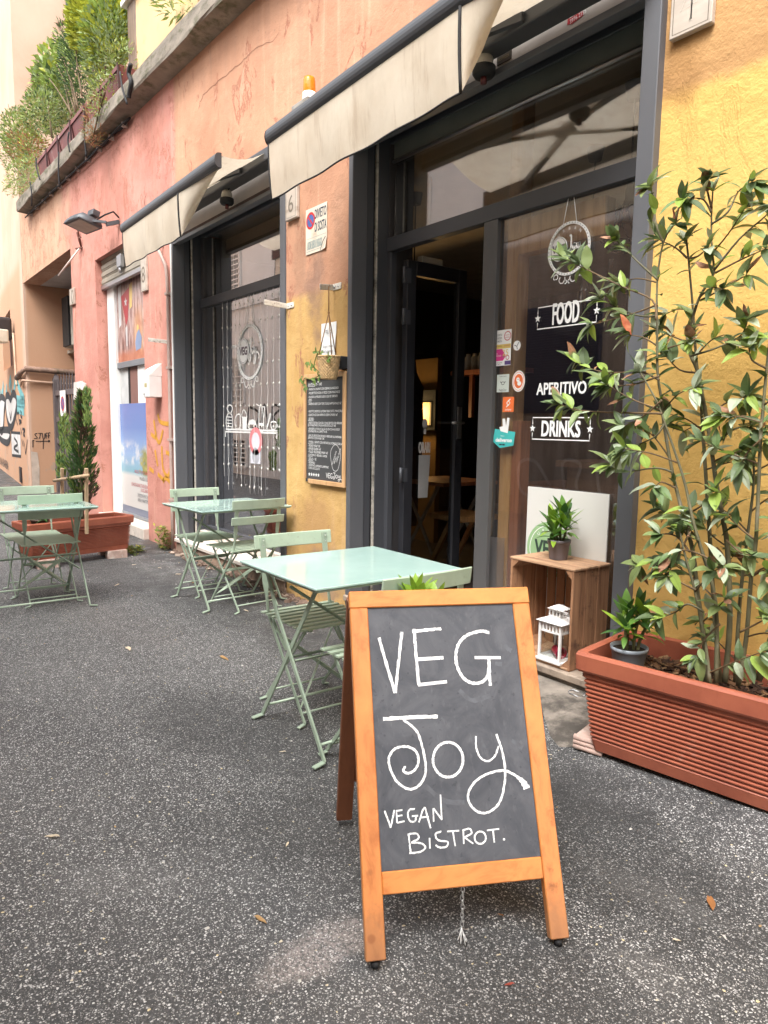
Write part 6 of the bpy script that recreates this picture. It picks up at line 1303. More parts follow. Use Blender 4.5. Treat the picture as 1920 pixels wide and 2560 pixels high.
# ================================================================== PLANTERS
def terracotta(name):
    t = NT(name); v = t.pos((1, 1, 1), 'World'); n = t.noise(v, 5, 6, .65); X = t.xyz(v)
    cc = t.mix(t.step(n, .3, .72), (.40, .120, .066), (.30, .080, .045))
    st = t.noise(t.pos((9, 9, 1.2), 'World'), 2, 7, .7)
    cc = t.mix(t.math('MULTIPLY', t.step(st, .56, .74), .35), cc, (.20, .05, .03))
    cc = t.mix(t.math('MULTIPLY', t.math('MULTIPLY', t.step(t.noise(v, 8, 8, .75), .57, .70), t.math('SUBTRACT', 1, t.step(X[2], .1, .33))), .6), cc, (.50, .36, .29))
    cc = t.mix(t.math('MULTIPLY', t.step(t.noise(v, 70, 3, .6), .70, .74), .5), cc, (.12, .05, .03))
    t.put(t.p.inputs['Base Color'], cc); t.put(t.p.inputs['Roughness'], t.ramp(n, (.3, .36), (.7, .55))); return t.m
M_TC = terracotta('terracotta_plastic')
def planter(name, label, P0, eu, Ld, Wd, z0, z1, taper, ribs, dep=1., group='terracotta window box planters', cat='planter'):
    """ribbed plastic trough: P0 = front-left rim corner on plan, eu = along the front, depth to the left of it"""
    u = V((eu[0], eu[1], 0)).normalized(); w = V((-u.y, u.x, 0)); c = V((P0[0], P0[1], 0))
    t_ = thing(name, label, cat, c+u*(Ld/2)+w*(Wd/2)+V((0, 0, z0)), group=group)
    def ring(z, i, rc=.012):
        a0, a1, b0, b1 = i, Ld-i, i, Wd-i; pts = []
        for (cx, cy, s0) in ((a1-rc, b0+rc, -90), (a1-rc, b1-rc, 0), (a0+rc, b1-rc, 90), (a0+rc, b0+rc, 180)):
            for k in range(3): a_ = R(s0+45*k); q = (cx+rc*math.cos(a_), cy+rc*math.sin(a_)); pts.append(c+u*q[0]+w*q[1]+V((0, 0, z)))
        return pts
    rim = .07; zt = z1-rim; mb = MB(); rings = []
    ins = lambda z: .018+taper*(zt-z)/(zt-z0)
    rings.append(ring(z0, ins(z0)+.008)); zr0, zr1 = z0+.05, zt-.035
    rings.append(ring(z0+.045, ins(z0+.045)+.002))
    for k in range(ribs):
        a_, b_ = zr0+(zr1-zr0)*k/ribs, zr0+(zr1-zr0)*(k+1)/ribs; h = b_-a_
        rings += [ring(a_+h*.05, ins(a_)+.0085*dep), ring(a_+h*.28, ins(a_)+.001), ring(a_+h*.5, ins(a_)-.001), ring(a_+h*.72, ins(b_)+.001), ring(a_+h*.95, ins(b_)+.008*dep)]
    rings += [ring(zt-.024, ins(zt)), ring(zt, ins(zt))]
    mb.loft(rings, True, True, False); body = mb.build('body', M_TC, t_)
    mb = MB(); mb.loft([ring(zt+.0005, .018), ring(zt-.002, .004), ring(zt+.006, 0), ring(z1-.010, -.003), ring(z1, .003), ring(z1+.001, .016), ring(z1-.004, .030), ring(zt-.02, .034), ring(zt-.15, .05)], True); mb.build('rim', M_TC, t_)
    return t_, c, u, w
nt, nc, nu_, nw = planter('planter_trough', 'large near ribbed terracotta trough holding the laurel', (-1.575, 2.105), (.988, .150), 1.02, .44, .085, .465, .035, 13)
M_MULCH = [mat('bark_chip_dark', (.055, .028, .018), .85, 0, .5, 20), mat('bark_chip_brown', (.16, .085, .045), .85, 0, .4, 20), mat('bark_chip_tan', (.30, .18, .09), .85, 0, .3, 20)]
mb = MB(); mb.add([nc+nu_*a+nw*b+V((0, 0, .372)) for a, b in ((.05, .05), (.97, .05), (.97, .39), (.05, .39))], [(0, 1, 2, 3)])
for k in range(1500):
    a, b = rnd(.06, .96), rnd(.06, .38); p = nc+nu_*a+nw*b+V((0, 0, .374+rnd(0, .022)+.015*math.sin(a*9)*math.sin(b*8)))
    Mr = Matrix.Translation(p) @ Matrix.Rotation(rnd(0, 6.3), 4, 'Z') @ Matrix.Rotation(rnd(-.7, .7), 4, 'X') @ Matrix.Rotation(rnd(-.5, .5), 4, 'Y'); s_ = rnd(.4, 1.2)
    mb.cur = random.choice((0, 0, 0, 1, 1, 2)); mb.box((-.018*s_, -.007*s_, -.0025), (.018*s_, .007*s_, .0025), Mr)
mb.build('bark_mulch', M_MULCH, nt, kind='stuff')
# blocks it stands on
bp_ = onz(1487, 1895, .03); t_ = thing('brick_block', 'pale pink fluted brick under the front corner of the near trough', 'brick', (-1.56, 2.24, .03))
M_BRK = mat('pink_whitewashed_brick', (.52, .36, .30), .9, 0, .2, 15, .3, 70, dirt=(.66, .60, .53), dirt_amt=.4, dscale=14)
zb = gz(bp_.x, bp_.y); Mr = Matrix.Translation((bp_.x-.02, bp_.y+.01, zb)) @ Matrix.Rotation(R(14), 4, 'Z') @ Matrix.Scale(.72, 4)
mb = MB(); mb.box((-.075, -.06, .0), (.075, .12, .075), Mr); body = mb.build('body', M_BRK, t_, bevel=.004)
mb = MB()
for k in range(3): mb.tube([Mr @ V((-.078, -.062, .012+.024*k)), Mr @ V((.078, -.062, .012+.024*k))], .0125, 8)
mb.build('flutes', M_BRK, t_, kind='stuff')
for k, (a, b) in enumerate(((.9, .08), (.9, .36), (.1, .36))):
    p = nc+nu_*a+nw*b; mb = MB(); mb.box((p.x-.06, p.y-.05, gz(p.x, p.y)-.01), (p.x+.06, p.y+.05, .084)); mb.build('support_block', mat('dark_block', (.10, .07, .06), .9), None, label='dark block under the %s of the near trough' % ('front right foot', 'back right foot', 'back left foot')[k], cat='block', group='support blocks under the trough')
# pot standing in the trough
M_POT2 = mat('blue_grey_plastic', (.22, .25, .28), .45, 0, .1, 7, dirt=(.10, .11, .12), dirt_amt=.25, dscale=8)
pp = nc+nu_*.125+nw*.175
t_ = flower_pot(pp.x, pp.y, .378, .052, .068, .098, M_POT2, 'potted_plant', 'leafy plant in blue grey pot standing inside the near trough')
for k, (dx, dy, h, n) in enumerate(((-.02, .0, .13, 16), (.03, .01, .15, 18), (.0, -.03, .10, 12), (.05, .03, .10, 10))): rosette(t_, V((pp.x+dx*.5, pp.y+dy*.5, .46)), V((pp.x+dx, pp.y+dy, .46+h)), n, .105, .22, 1.15, k+40)

# ------------------------------------------------------------------ laurel in the trough
t_ = thing('laurel_bush', 'tall straggly laurel with scorched leaves growing in the near trough', 'shrub', nc+nu_*.5+nw*.22+V((0, 0, .375)))
M_BARK = mat('olive_bark', (.115, .105, .055), .75, 0, .35, 14, .25, 60, dirt=(.20, .18, .13), dirt_amt=.3, dscale=10); M_TWIG = mat('red_brown_twig', (.12, .075, .035), .7, 0, .3, 20)
L_G = leafmat('laurel_green', (.165, .215, .08), .35, .5); L_D = leafmat('laurel_dark', (.08, .115, .05), .35, .45); L_P = leafmat('laurel_pale', (.34, .39, .28), .3, .42); L_Y = leafmat('laurel_fresh', (.22, .31, .06), .3, .45)
t = NT('laurel_scorched'); g = t.xyz(t.pos((1, 1, 1), 'Object')); n = t.noise(t.pos((1, 1, 1), 'Object'), 5, 5, .7); o = t.n('ShaderNodeObjectInfo').outputs['Random']
t.put(t.p.inputs['Base Color'], t.mix(t.step(t.math('ADD', t.math('ADD', g[0], t.math('MULTIPLY', n, .5)), t.math('MULTIPLY', o, .5)), .75, .95), (.10, .16, .05), t.ramp(n, (.35, (.20, .085, .04)), (.65, (.37, .20, .12))))); t.p.inputs['Roughness'].default_value = .6; L_S = t.m
t = NT('laurel_red_tip'); n = t.noise(t.pos((1, 1, 1), 'Object'), 4, 4); t.put(t.p.inputs['Base Color'], t.ramp(n, (.3, (.36, .06, .03)), (.7, (.50, .20, .10)))); t.p.inputs['Roughness'].default_value = .5; L_R = t.m
LM = []
for m_, ws in ((L_G, 4.5), (L_D, 4), (L_P, 2.6), (L_Y, 1.8), (L_S, 2.2), (L_R, .45)):
    for (w_, cu, fo, wv) in ((.38, .10, .30, .015), (.34, .5, .5, .03), (.46, .05, .22, .02), (.40, -.25, .35, .03), (.30, .75, .6, .025)): LM.append((leaf_mesh('leaf', 1, w_, cu, fo, m_, 7, wv), ws))
YS = 2.31
def lp(px, Y=YS): q = ony(px[0], px[1], Y); return q
stems = [   # measured along each stem, base first: pixels, depth, base and tip radius
    ([(1766, 1712), (1760, 1600), (1742, 1470), (1733, 1381), (1709, 1291), (1682, 1185), (1661, 1068), (1655, 1008), (1644, 932), (1643, 827), (1643, 706), (1658, 607), (1688, 558)], 2.27, .0095, .0025),
    ([(1812, 1705), (1822, 1600), (1825, 1502), (1818, 1366), (1809, 1306), (1792, 1216), (1779, 1125), (1767, 1050), (1745, 932), (1727, 890), (1718, 839), (1730, 800), (1748, 745), (1776, 697), (1785, 676), (1779, 607), (1779, 531), (1782, 480)], 2.33, .0105, .0025),
    ([(1790, 1705), (1792, 1560), (1782, 1466), (1751, 1366), (1730, 1291), (1715, 1219), (1697, 1158), (1668, 1075), (1640, 1000), (1600, 930)], 2.24, .008, .003),
    ([(1800, 1705), (1785, 1520), (1772, 1300), (1760, 1120), (1752, 1000), (1740, 890), (1733, 782), (1721, 646), (1716, 600)], 2.38, .009, .003),
    ([(1845, 1715), (1866, 1592), (1878, 1442), (1890, 1351), (1902, 1080), (1905, 1053), (1917, 917), (1925, 850)], 2.30, .0085, .004),
    ([(1775, 1708), (1763, 1607), (1738, 1480), (1715, 1397), (1700, 1330)], 2.22, .007, .003),
    ([(1895, 1700), (1935, 1600), (1975, 1480), (1990, 1330)], 2.36, .013, .006),
    ([(1838, 1705), (1850, 1500), (1870, 1330), (1885, 1180), (1870, 1000)], 2.36, .008, .003)]
twigs = [  # side branches
    ([(1655, 1034), (1571, 1032), (1500, 1030), (1438, 1024), (1400, 1010)], 2.20), ([(1648, 950), (1601, 929), (1540, 932), (1490, 926), (1440, 905)], 2.24), ([(1640, 800), (1631, 751), (1552, 715), (1459, 670), (1410, 648)], 2.18), ([(1640, 790), (1600, 790), (1545, 770), (1500, 745)], 2.30),
    ([(1643, 762), (1580, 785), (1480, 812)], 2.26), ([(1645, 700), (1600, 660), (1560, 620), (1540, 600)], 2.22), ([(1718, 645), (1690, 620), (1650, 600)], 2.33), ([(1721, 646), (1745, 640), (1770, 620)], 2.33), ([(1785, 676), (1848, 598), (1914, 540), (1925, 520)], 2.31), ([(1788, 682), (1850, 650), (1914, 622)], 2.28), ([(1751, 751), (1800, 725), (1866, 688)], 2.34),
    ([(1779, 531), (1760, 500), (1735, 495)], 2.31), ([(1779, 560), (1820, 530), (1845, 480), (1880, 455)], 2.29), ([(1779, 520), (1765, 460), (1770, 450)], 2.33), ([(1688, 558), (1700, 510), (1712, 500)], 2.27), ([(1658, 607), (1640, 560), (1635, 500), (1625, 470)], 2.24), ([(1643, 880), (1700, 860), (1730, 850)], 2.28), ([(1727, 890), (1790, 870), (1850, 840), (1870, 800)], 2.30),
    ([(1745, 932), (1700, 925), (1665, 890)], 2.30), ([(1767, 1050), (1810, 1010), (1870, 990)], 2.32), ([(1779, 1125), (1830, 1075), (1880, 1070), (1915, 1100)], 2.30), ([(1680, 1180), (1640, 1170), (1560, 1180), (1530, 1165)], 2.22), ([(1690, 1220), (1655, 1205), (1640, 1215)], 2.25), ([(1709, 1291), (1760, 1260), (1790, 1230)], 2.26), ([(1725, 1380), (1690, 1340), (1650, 1335)], 2.22), ([(1818, 1430), (1760, 1390), (1700, 1375), (1640, 1400), (1600, 1415)], 2.20),
    ([(1740, 1475), (1700, 1455), (1660, 1430)], 2.22), ([(1760, 1530), (1720, 1510), (1690, 1530), (1650, 1545)], 2.18), ([(1890, 1351), (1850, 1320), (1820, 1290)], 2.30), ([(1878, 1442), (1910, 1420), (1930, 1440)], 2.28), ([(1902, 1100), (1870, 1130), (1850, 1170)], 2.27), ([(1905, 1053), (1860, 1040), (1830, 1050)], 2.30), ([(1660, 1060), (1640, 1090), (1600, 1110), (1575, 1120)], 2.24), ([(1915, 920), (1880, 900), (1872, 870)], 2.30),
    ([(1800, 1560), (1760, 1600), (1740, 1640)], 2.22), ([(1850, 1580), (1890, 1560), (1925, 1540)], 2.26), ([(1655, 1000), (1610, 1040), (1560, 1065)], 2.22), ([(1648, 940), (1590, 960), (1530, 965)], 2.24), ([(1725, 1330), (1690, 1400), (1665, 1440)], 2.21), ([(1815, 1350), (1850, 1380), (1880, 1390)], 2.28)]
paths = []
for pts, Y, r0, r1 in stems:
    q = smooth_pts([lp(p, Y+.015*math.sin(i*1.3)) for i, p in enumerate(pts)], 3)
    n = len(q); mb = MB(); mb.tube(q, [r0+(r1-r0)*(i/(n-1))**.8 for i in range(n)], 8); mb.build('stem', M_BARK, t_); paths.append((q, .30, 1))
for pts, Y in twigs:
    q = smooth_pts([lp(p, Y+.03*(1-2*((i*7+len(pts)) % 3)/2)*(i > 0)*.6) for i, p in enumerate(pts)], 4); n = len(q)
    mb = MB(); mb.tube(q, [.0042*(1-.65*i/(n-1)) for i in range(n)], 5); mb.build('twig', M_TWIG if len(pts) % 2 else M_BARK, t_); paths.append((q, .0, 0))
rt_w = random.Random(21)
for si, k_n in ((0, 6), (1, 6), (2, 4), (3, 5), (4, 5), (5, 2), (7, 5)):
    q = paths[si][0]; n = len(q)
    for k in range(k_n):
        i = int(n*(.10+.78*(k+rt_w.random())/k_n)); p = q[min(n-1, i)]; sg = rt_w.choice((-1, 1)); Lw = rt_w.uniform(.09, .2)
        d = V((sg*rt_w.uniform(.5, 1), rt_w.uniform(-.7, .2), rt_w.uniform(.1, .7))).normalized()
        tw = smooth_pts([p, p+d*Lw*.5+V((0, 0, .01)), p+d*Lw+V((0, 0, rt_w.uniform(-.02, .04)))], 4); tw = [V((a.x, min(a.y, 2.585), a.z)) for a in tw]
        mb = MB(); mb.tube(tw, [.0034*(1-.6*j/(len(tw)-1)) for j in range(len(tw))], 5); mb.build('twig', M_TWIG, t_); paths.append((tw, .0, 0))
meshes, weights = [a for a, b in LM], [b for a, b in LM]
rl = random.Random(11); leaves = []
def put_leaf(p, ax, base=0, scale=1.):
    th = rl.uniform(0, 6.28); s_ = ax.cross(V((.3, -.9, .2))).normalized(); u = ax.cross(s_)
    d = (s_*math.cos(th)+u*math.sin(th))*rl.uniform(.5, 1.0)+ax*rl.uniform(.25, .9)+V((rl.uniform(-.2, .2), rl.uniform(-.35, .1), rl.uniform(-.35, .25)))
    leaves.append((p, d, scale*rl.uniform(.045, .090)))
for q, start, is_stem in paths:
    n = len(q); Ltot = sum((q[i+1]-q[i]).length for i in range(n-1))
    if is_stem:
        for k in range(int(Ltot*16)):
            i = int(rl.uniform(.25, .99)*(n-1)); put_leaf(q[i].lerp(q[min(n-1, i+1)], rl.random()), (q[min(n-1, i+1)]-q[max(0, i-1)]).normalized(), scale=.9)
        for k in range(5): put_leaf(q[-1], (q[-1]-q[-3]).normalized())
    else:
        for k in range(max(3, int(Ltot*46))):
            f = rl.uniform(.3, 1)**.7; i = min(n-2, int(f*(n-1))); put_leaf(q[i].lerp(q[i+1], rl.random()), (q[i+1]-q[max(0, i-1)]).normalized())
        for k in range(7): put_leaf(q[-1], (q[-1]-q[-2]).normalized())
rl.shuffle(leaves)
print('LAUREL leaves', len(leaves))
for p, d, s_ in leaves[:298]: inst(rl.choices(meshes, weights)[0], 'leaf', t_, orient(p, d, (rl.uniform(-.3, .3), -.5, 1), s_))
mb = MB(); LMT = [L_G, L_D, L_P, L_Y, L_S]
for p, d, s_ in leaves[298:]:
    mb.cur = rl.choice((0, 0, 1, 1, 2, 3, 4)); add_leaf(mb, p, d, (rl.uniform(-.3, .3), -.5, 1), s_, s_*rl.uniform(.34, .48), rl.uniform(-.1, .6), .35, 5)
if mb.v: mb.build('small_foliage', LMT, t_, kind='stuff')
# fallen leaves and seedlings in the trough
for k in range(5):
    p = nc+nu_*rnd(.45, .85)+nw*rnd(.08, .2)+V((0, 0, .405)); inst(rl.choice((meshes[12], meshes[3], meshes[6])), 'dropped_leaf', nt, orient(p, (rnd(-1, 1), rnd(-1, 0), .2), (0, 0, 1), .07))

# ------------------------------------------------------------------ far trough with the cypress
P0, P1 = onz(70, 1312, .40), onz(335, 1287, .40)
ft, fc, fu, fw_ = planter('planter_trough', 'far ribbed terracotta trough with staked cypress by the pink shop', (P0.x, P0.y), (P1.x-P0.x, P1.y-P0.y), (P1-P0).length, .33, .075, .40, .02, 13, 1.9)
mb = MB(); Lf = (P1-P0).length; mb.add([fc+fu*a+fw_*b+V((0, 0, .30)) for a, b in ((.05, .05), (Lf-.05, .05), (Lf-.05, .28), (.05, .28))], [(0, 1, 2, 3)]); mb.build('soil', MATS['dark_soil'], ft)
for k, a in enumerate((.18, Lf-.16)):
    p = fc+fu*a+fw_*.06; mb = MB(); mb.box((p.x-.05, p.y-.09, gz(p.x, p.y)-.01), (p.x+.05, p.y+.09, .0745)); mb.build('brick_block', M_BRK, None, bevel=.005, label='pink block under the %s end of the far trough' % ('left', 'right')[k], cat='brick', group='blocks under the far trough')
    p = fc+fu*a+fw_*.28; mb = MB(); mb.box((p.x-.05, p.y-.05, gz(p.x, p.y)-.01), (p.x+.05, p.y+.05, .0745)); mb.build('brick_block', M_BRK, None, bevel=.005, label='pink block behind, under the %s end of the far trough' % ('left', 'right')[k], cat='brick', group='blocks under the far trough')
cyp = fc+fu*(Lf*.56)+fw_*.16; CX = cyp.copy(); CX.z = .30
def kd(px, y): q = ray(px, y); tt = (CX.y-0)/q.y; return EYE+q*tt      # on the plane of the trunk
top = kd(205, 990)
t_ = thing('cypress', 'narrow staked cypress with browned patches in the far trough', 'tree', CX)
mb = MB(); mb.tube([CX, CX+V((.02, 0, .3)), CX+V((0, .02, .9)), V((top.x, CX.y, top.z-.1))], [.02, .018, .012, .004], 7); mb.build('trunk', MATS['olive_bark'], t_)
C1, C2, C3 = leafmat('cypress_green', (.055, .11, .035), .35, .7), leafmat('cypress_light', (.15, .21, .05), .3, .7), mat('cypress_brown', (.13, .075, .05), .85, 0, .4, 30)
rc = random.Random(5); mb = MB(); Hc = top.z-.42
for k in range(3400):
    f = rc.random(); z = .44+Hc*f; a_ = rc.uniform(0, 6.28)
    prof = .108*(math.sin(math.pi*min(1, .12+.9*f))**.6)*(1-.62*f**2.2); lump = 1+.32*math.sin(a_*3+f*16)+.2*math.sin(f*37+a_)
    r = prof*lump*rc.uniform(.25, 1)**.45; cxx = CX.x+(top.x-CX.x)*f
    p = V((cxx+r*math.cos(a_), CX.y+r*math.sin(a_), z)); brown = (math.sin(a_+.6)*.55+math.sin(f*6+1.5)*.6+rc.uniform(-.5, .5)+(.55 if .45 < f < .85 and math.cos(a_+1.2) > -.2 else -.15)) > .35
    mb.cur = 2 if brown else (1 if r > prof*.85 and rc.random() < .6 else 0)
    d = V((math.cos(a_)*.6, math.sin(a_)*.6, rc.uniform(.5, 1.3))); add_leaf(mb, p, d, (rc.uniform(-1, 1), rc.uniform(-1, 1), .3), rc.uniform(.035, .075), .014, .1, .1, 2)
for bx, by, r_, h_ in ((160, 1075, .06, .22), (152, 1160, .05, .14), (218, 1010, .045, .2)):
    q = kd(bx, by)
    for k in range(260):
        a_ = rc.uniform(0, 6.28); rr = r_*math.sqrt(rc.random()); p = q+V((rr*math.cos(a_), rr*math.sin(a_)*.8, rc.uniform(-h_, h_*.6))); mb.cur = 1 if rc.random() < .7 else 0
        add_leaf(mb, p, (rc.uniform(-.4, .4), rc.uniform(-.4, .4), 1), (1, rc.uniform(-1, 1), .2), rc.uniform(.03, .06), .013, .1, .1, 2)
mb.build('crown', [C1, C2, C3], t_, kind='stuff')
M_STK = wood_mat('pale_stake', (.50, .36, .22), (.36, .24, .14), 4, 2, .7)
t_ = thing('plant_stakes', 'two pale wooden stakes with a crossbar tied beside the cypress', 'stake', CX)
for px in (171, 233):
    b = kd(px, 1285); tp = kd(px+1, 1170); mb = MB(); mb.bar((b.x, CX.y-.06, .3), (tp.x, CX.y-.06, tp.z), .028, .028); mb.build('stake', M_STK, t_, bevel=.003)
a, b = kd(160, 1201), kd(248, 1188); mb = MB(); mb.tube([(a.x, CX.y-.09, a.z), (b.x, CX.y-.09, b.z)], .016, 8); mb.build('crossbar', M_STK, t_)
mb = MB()
for px in (171, 233): q = kd(px, 1195); mb.tube([(q.x+.024*math.cos(k), CX.y-.075+.03*math.sin(k), q.z+.004*k-.01) for k in range(8)], .005, 5)
mb.build('tie', C1, t_)
pp = fc+fu*.17+fw_*.16
t_ = flower_pot(pp.x, pp.y, .32, .05, .075, .10, mat('brown_plastic', (.10, .06, .045), .5), 'potted_plant', 'low leafy plant at the left end of the far trough')
for k, (dx, dy, h, n) in enumerate(((0, 0, .08, 16), (.08, .02, .06, 12), (-.05, 0, .05, 10))): rosette(t_, V((pp.x, pp.y, .40)), V((pp.x+dx, pp.y+dy, .40+h)), n, .11, .2, 1.1, k+60)

# ------------------------------------------------------------------ terrace boxes and shrubs
M_BURG = mat('burgundy_planter', (.17, .052, .048), .6, 0, .2, 6, .1, 60, stretch=(1, 1, .4), dirt=(.34, .26, .24), dirt_amt=.28, dscale=6, space='World')
for i in range(6):
    x0_ = -11.55+.635*i; zz = ledz(x0_)+.185; t_ = thing('terrace_planter', 'burgundy window box on the ledge, number %d from the left' % (i+1) if False else 'burgundy window box on the ledge, %s of six' % ('leftmost', 'second from left', 'third from left', 'third from right', 'second from right', 'rightmost')[i], 'planter', (x0_+.3, 2.6, zz), group='burgundy window boxes on the ledge')
    mb = MB(); a, b = V((x0_+.02, 2.47, zz)), V((x0_+.60, 2.72, zz)); z1 = zz+.22
    mb.add([(x0_+.03, 2.49, zz), (x0_+.58, 2.49, zz), (x0_+.58, 2.72, zz), (x0_+.03, 2.72, zz), (x0_, 2.45, z1), (x0_+.61, 2.45, z1), (x0_+.61, 2.74, z1), (x0_, 2.74, z1)], [(3, 2, 1, 0), (0, 1, 5, 4), (1, 2, 6, 5), (2, 3, 7, 6), (3, 0, 4, 7), (4, 5, 6, 7)]); mb.build('body', M_BURG, t_, bevel=.006)
    mb = MB(); mb.box((x0_-.004, 2.445, z1-.045), (x0_+.614, 2.4485, z1)); mb.build('rim', M_BURG, t_)
    mb = MB(); mb.bar((x0_+.615, 2.452, zz-.01), (x0_+.622, 2.442, z1), .022, .02, (1, 0, 0)); mb.build('corner_post', mat('dark_burgundy', (.05, .015, .015), .6), t_)
def blob(mb, c, rx, ry, rz_, n, L_, w_, mats_w, rr, up=.6, dense=.5):
    for k in range(n):
        while True:
            p = V((rr.uniform(-1, 1), rr.uniform(-1, 1), rr.uniform(-1, 1)))
            if p.length <= 1: break
        p = p*(p.length**(dense-1) if p.length > .01 else 1)
        q = V((c[0]+p.x*rx, c[1]+p.y*ry, c[2]+p.z*rz_)); mb.cur = rr.choices(range(len(mats_w)), mats_w)[0]
        d = V((p.x+rr.uniform(-.6, .6), p.y+rr.uniform(-.6, .6), p.z*.5+up+rr.uniform(-.5, .5))); add_leaf(mb, q, d, (rr.uniform(-1, 1), rr.uniform(-1, 1), 1), L_*rr.uniform(.6, 1.2), w_*rr.uniform(.7, 1.2), .2, .2, 2)
T = [leafmat('terrace_lime', (.36, .38, .045), .3, .5), leafmat('terrace_mid', (.24, .32, .075), .35, .5), leafmat('terrace_dark', (.06, .10, .035), .4, .6), leafmat('terrace_grey_green', (.25, .31, .15), .3, .6), leafmat('terrace_olive', (.24, .25, .07), .35, .6), leafmat('terrace_rust', (.34, .15, .07), .35, .7)]
def tshrub(label, base, blobs, stems_, seed, name='terrace_shrub'):
    t_ = thing(name, label, 'shrub', base, group='shrubs growing along the terrace ledge'); rr = random.Random(seed); mb = MB()
    for b in blobs: blob(mb, *b, rr)
    mb.build('foliage', T, t_, kind='stuff'); mb = MB()
    for s0, s1 in stems_: mb.tube(smooth_pts([s0, V(s0).lerp(V(s1), .5)+V((rr.uniform(-.06, .06), 0, .05)), s1], 3), [.012]*3+[.008]*3+[.004], 5)
    mb.build('stem', M_TWIG, t_)
TY = 2.60
def tp(x, y, Y=TY): q = ony(x, y, Y); return (q.x, q.y, q.z)
b_ = lambda x, y, rx, rz_, n, L_, w_, mw, Y=2.8, ry=.22: (tp(x, y-(8 if Y > 2.5 else 0), max(Y, 2.42) if Y < 2.5 else (2.5 if x < 112 else Y+.05)), rx, ry, rz_*.95, int(n*1.25), L_*1.12, w_*1.15, mw)
tshrub('bright yellow green shrub at the parapet end of the terrace', tp(250, 190), [b_(232, 60, .55, .42, 1500, .10, .058, (9, 2, 0, 0, 0, 0), 2.7), b_(270, 90, .5, .35, 900, .10, .055, (5, 5, 0, 1, 0, 0), 2.6), b_(262, 130, .6, .42, 1500, .055, .018, (2, 3, 1, 6, 0, 0), 2.55), b_(310, 165, .18, .25, 260, .05, .016, (1, 4, 0, 4, 1, 0), 2.5)], [(tp(245, 200), tp(235, 70)), (tp(262, 190), tp(270, 90)), (tp(255, 195), tp(215, 90))], 1)
tshrub('dark green bushy conifer behind the window boxes', tp(205, 235), [b_(198, 170, .55, .55, 1900, .06, .016, (0, 2, 8, 0, 0, 0), 2.75), b_(180, 110, .25, .30, 400, .07, .018, (0, 4, 6, 0, 0, 0), 2.75), b_(212, 210, .5, .3, 700, .06, .016, (0, 1, 9, 0, 0, 0), 2.7)], [(tp(205, 240), tp(190, 120))], 2)
tshrub('leggy shrub with round light leaves and bare stems', tp(185, 275), [b_(140, 165, .35, .22, 130, .12, .07, (2, 7, 0, 4, 0, 0)), b_(125, 200, .35, .18, 130, .12, .07, (1, 7, 0, 4, 0, 0)), b_(150, 215, .3, .15, 110, .11, .06, (0, 6, 2, 3, 0, 0)), b_(160, 150, .12, .1, 30, .12, .06, (2, 6, 0, 2, 0, 0))], [(tp(188, 280), tp(140, 160)), (tp(180, 285), tp(122, 195)), (tp(190, 275), tp(150, 130)), (tp(178, 290), tp(158, 200)), (tp(195, 270), tp(168, 180))], 3)
tshrub('olive green rounded shrub over the middle window boxes', tp(130, 340), [b_(128, 270, .65, .40, 1700, .06, .02, (0, 3, 1, 3, 6, 0)), b_(100, 290, .5, .3, 800, .06, .02, (0, 4, 2, 3, 3, 0)), b_(150, 300, .45, .35, 900, .055, .018, (0, 2, 3, 3, 4, 0)), b_(112, 250, .4, .2, 350, .06, .02, (0, 2, 0, 2, 6, 1))], [(tp(130, 345), tp(120, 260))], 4)
tshrub('rust tinged shrub at the far end of the terrace', tp(70, 410), [b_(45, 345, .6, .38, 1000, .06, .02, (0, 5, 2, 3, 3, 0)), b_(62, 370, .5, .3, 700, .06, .018, (0, 2, 1, 2, 3, 5)), b_(85, 385, .35, .22, 400, .05, .018, (2, 1, 0, 1, 2, 6)), b_(38, 390, .45, .3, 600, .06, .018, (0, 5, 3, 2, 2, 0)), b_(30, 330, .4, .25, 300, .06, .02, (0, 4, 1, 3, 2, 1))], [(tp(70, 415), tp(25, 320)), (tp(60, 420), tp(12, 280)), (tp(55, 420), tp(20, 260))], 5)
tshrub('trailing pale green weed hanging over the left end of the ledge', tp(50, 455, 2.42), [b_(55, 440, .6, .26, 700, .05, .014, (0, 4, 0, 5, 2, 1), 2.45, .2), b_(35, 465, .35, .15, 260, .05, .012, (0, 3, 0, 5, 2, 1), 2.4, .15), b_(78, 425, .3, .2, 260, .05, .014, (0, 4, 0, 5, 2, 1), 2.42, .15)], [(tp(60, 440), tp(5, 480)), (tp(60, 440), tp(20, 400))], 6)
tshrub('dry straw coloured weed tumbling over the ledge below the boxes', tp(240, 300, 2.4), [b_(258, 240, .28, .22, 260, .055, .014, (1, 4, 0, 4, 3, 0), 2.42, .12), b_(240, 295, .26, .24, 380, .05, .008, (0, 0, 0, 2, 2, 5), 2.4, .12), b_(232, 335, .14, .14, 160, .05, .007, (0, 0, 0, 1, 2, 6), 2.4, .1)], [(tp(262, 230, 2.4), tp(232, 345, 2.4))], 7)
tshrub('grey green spray hanging at the very top of the parapet', tp(440, -10, 2.5), [b_(450, -4, .28, .10, 160, .10, .02, (0, 4, 1, 6, 0, 0), 2.5, .2)], [], 8)

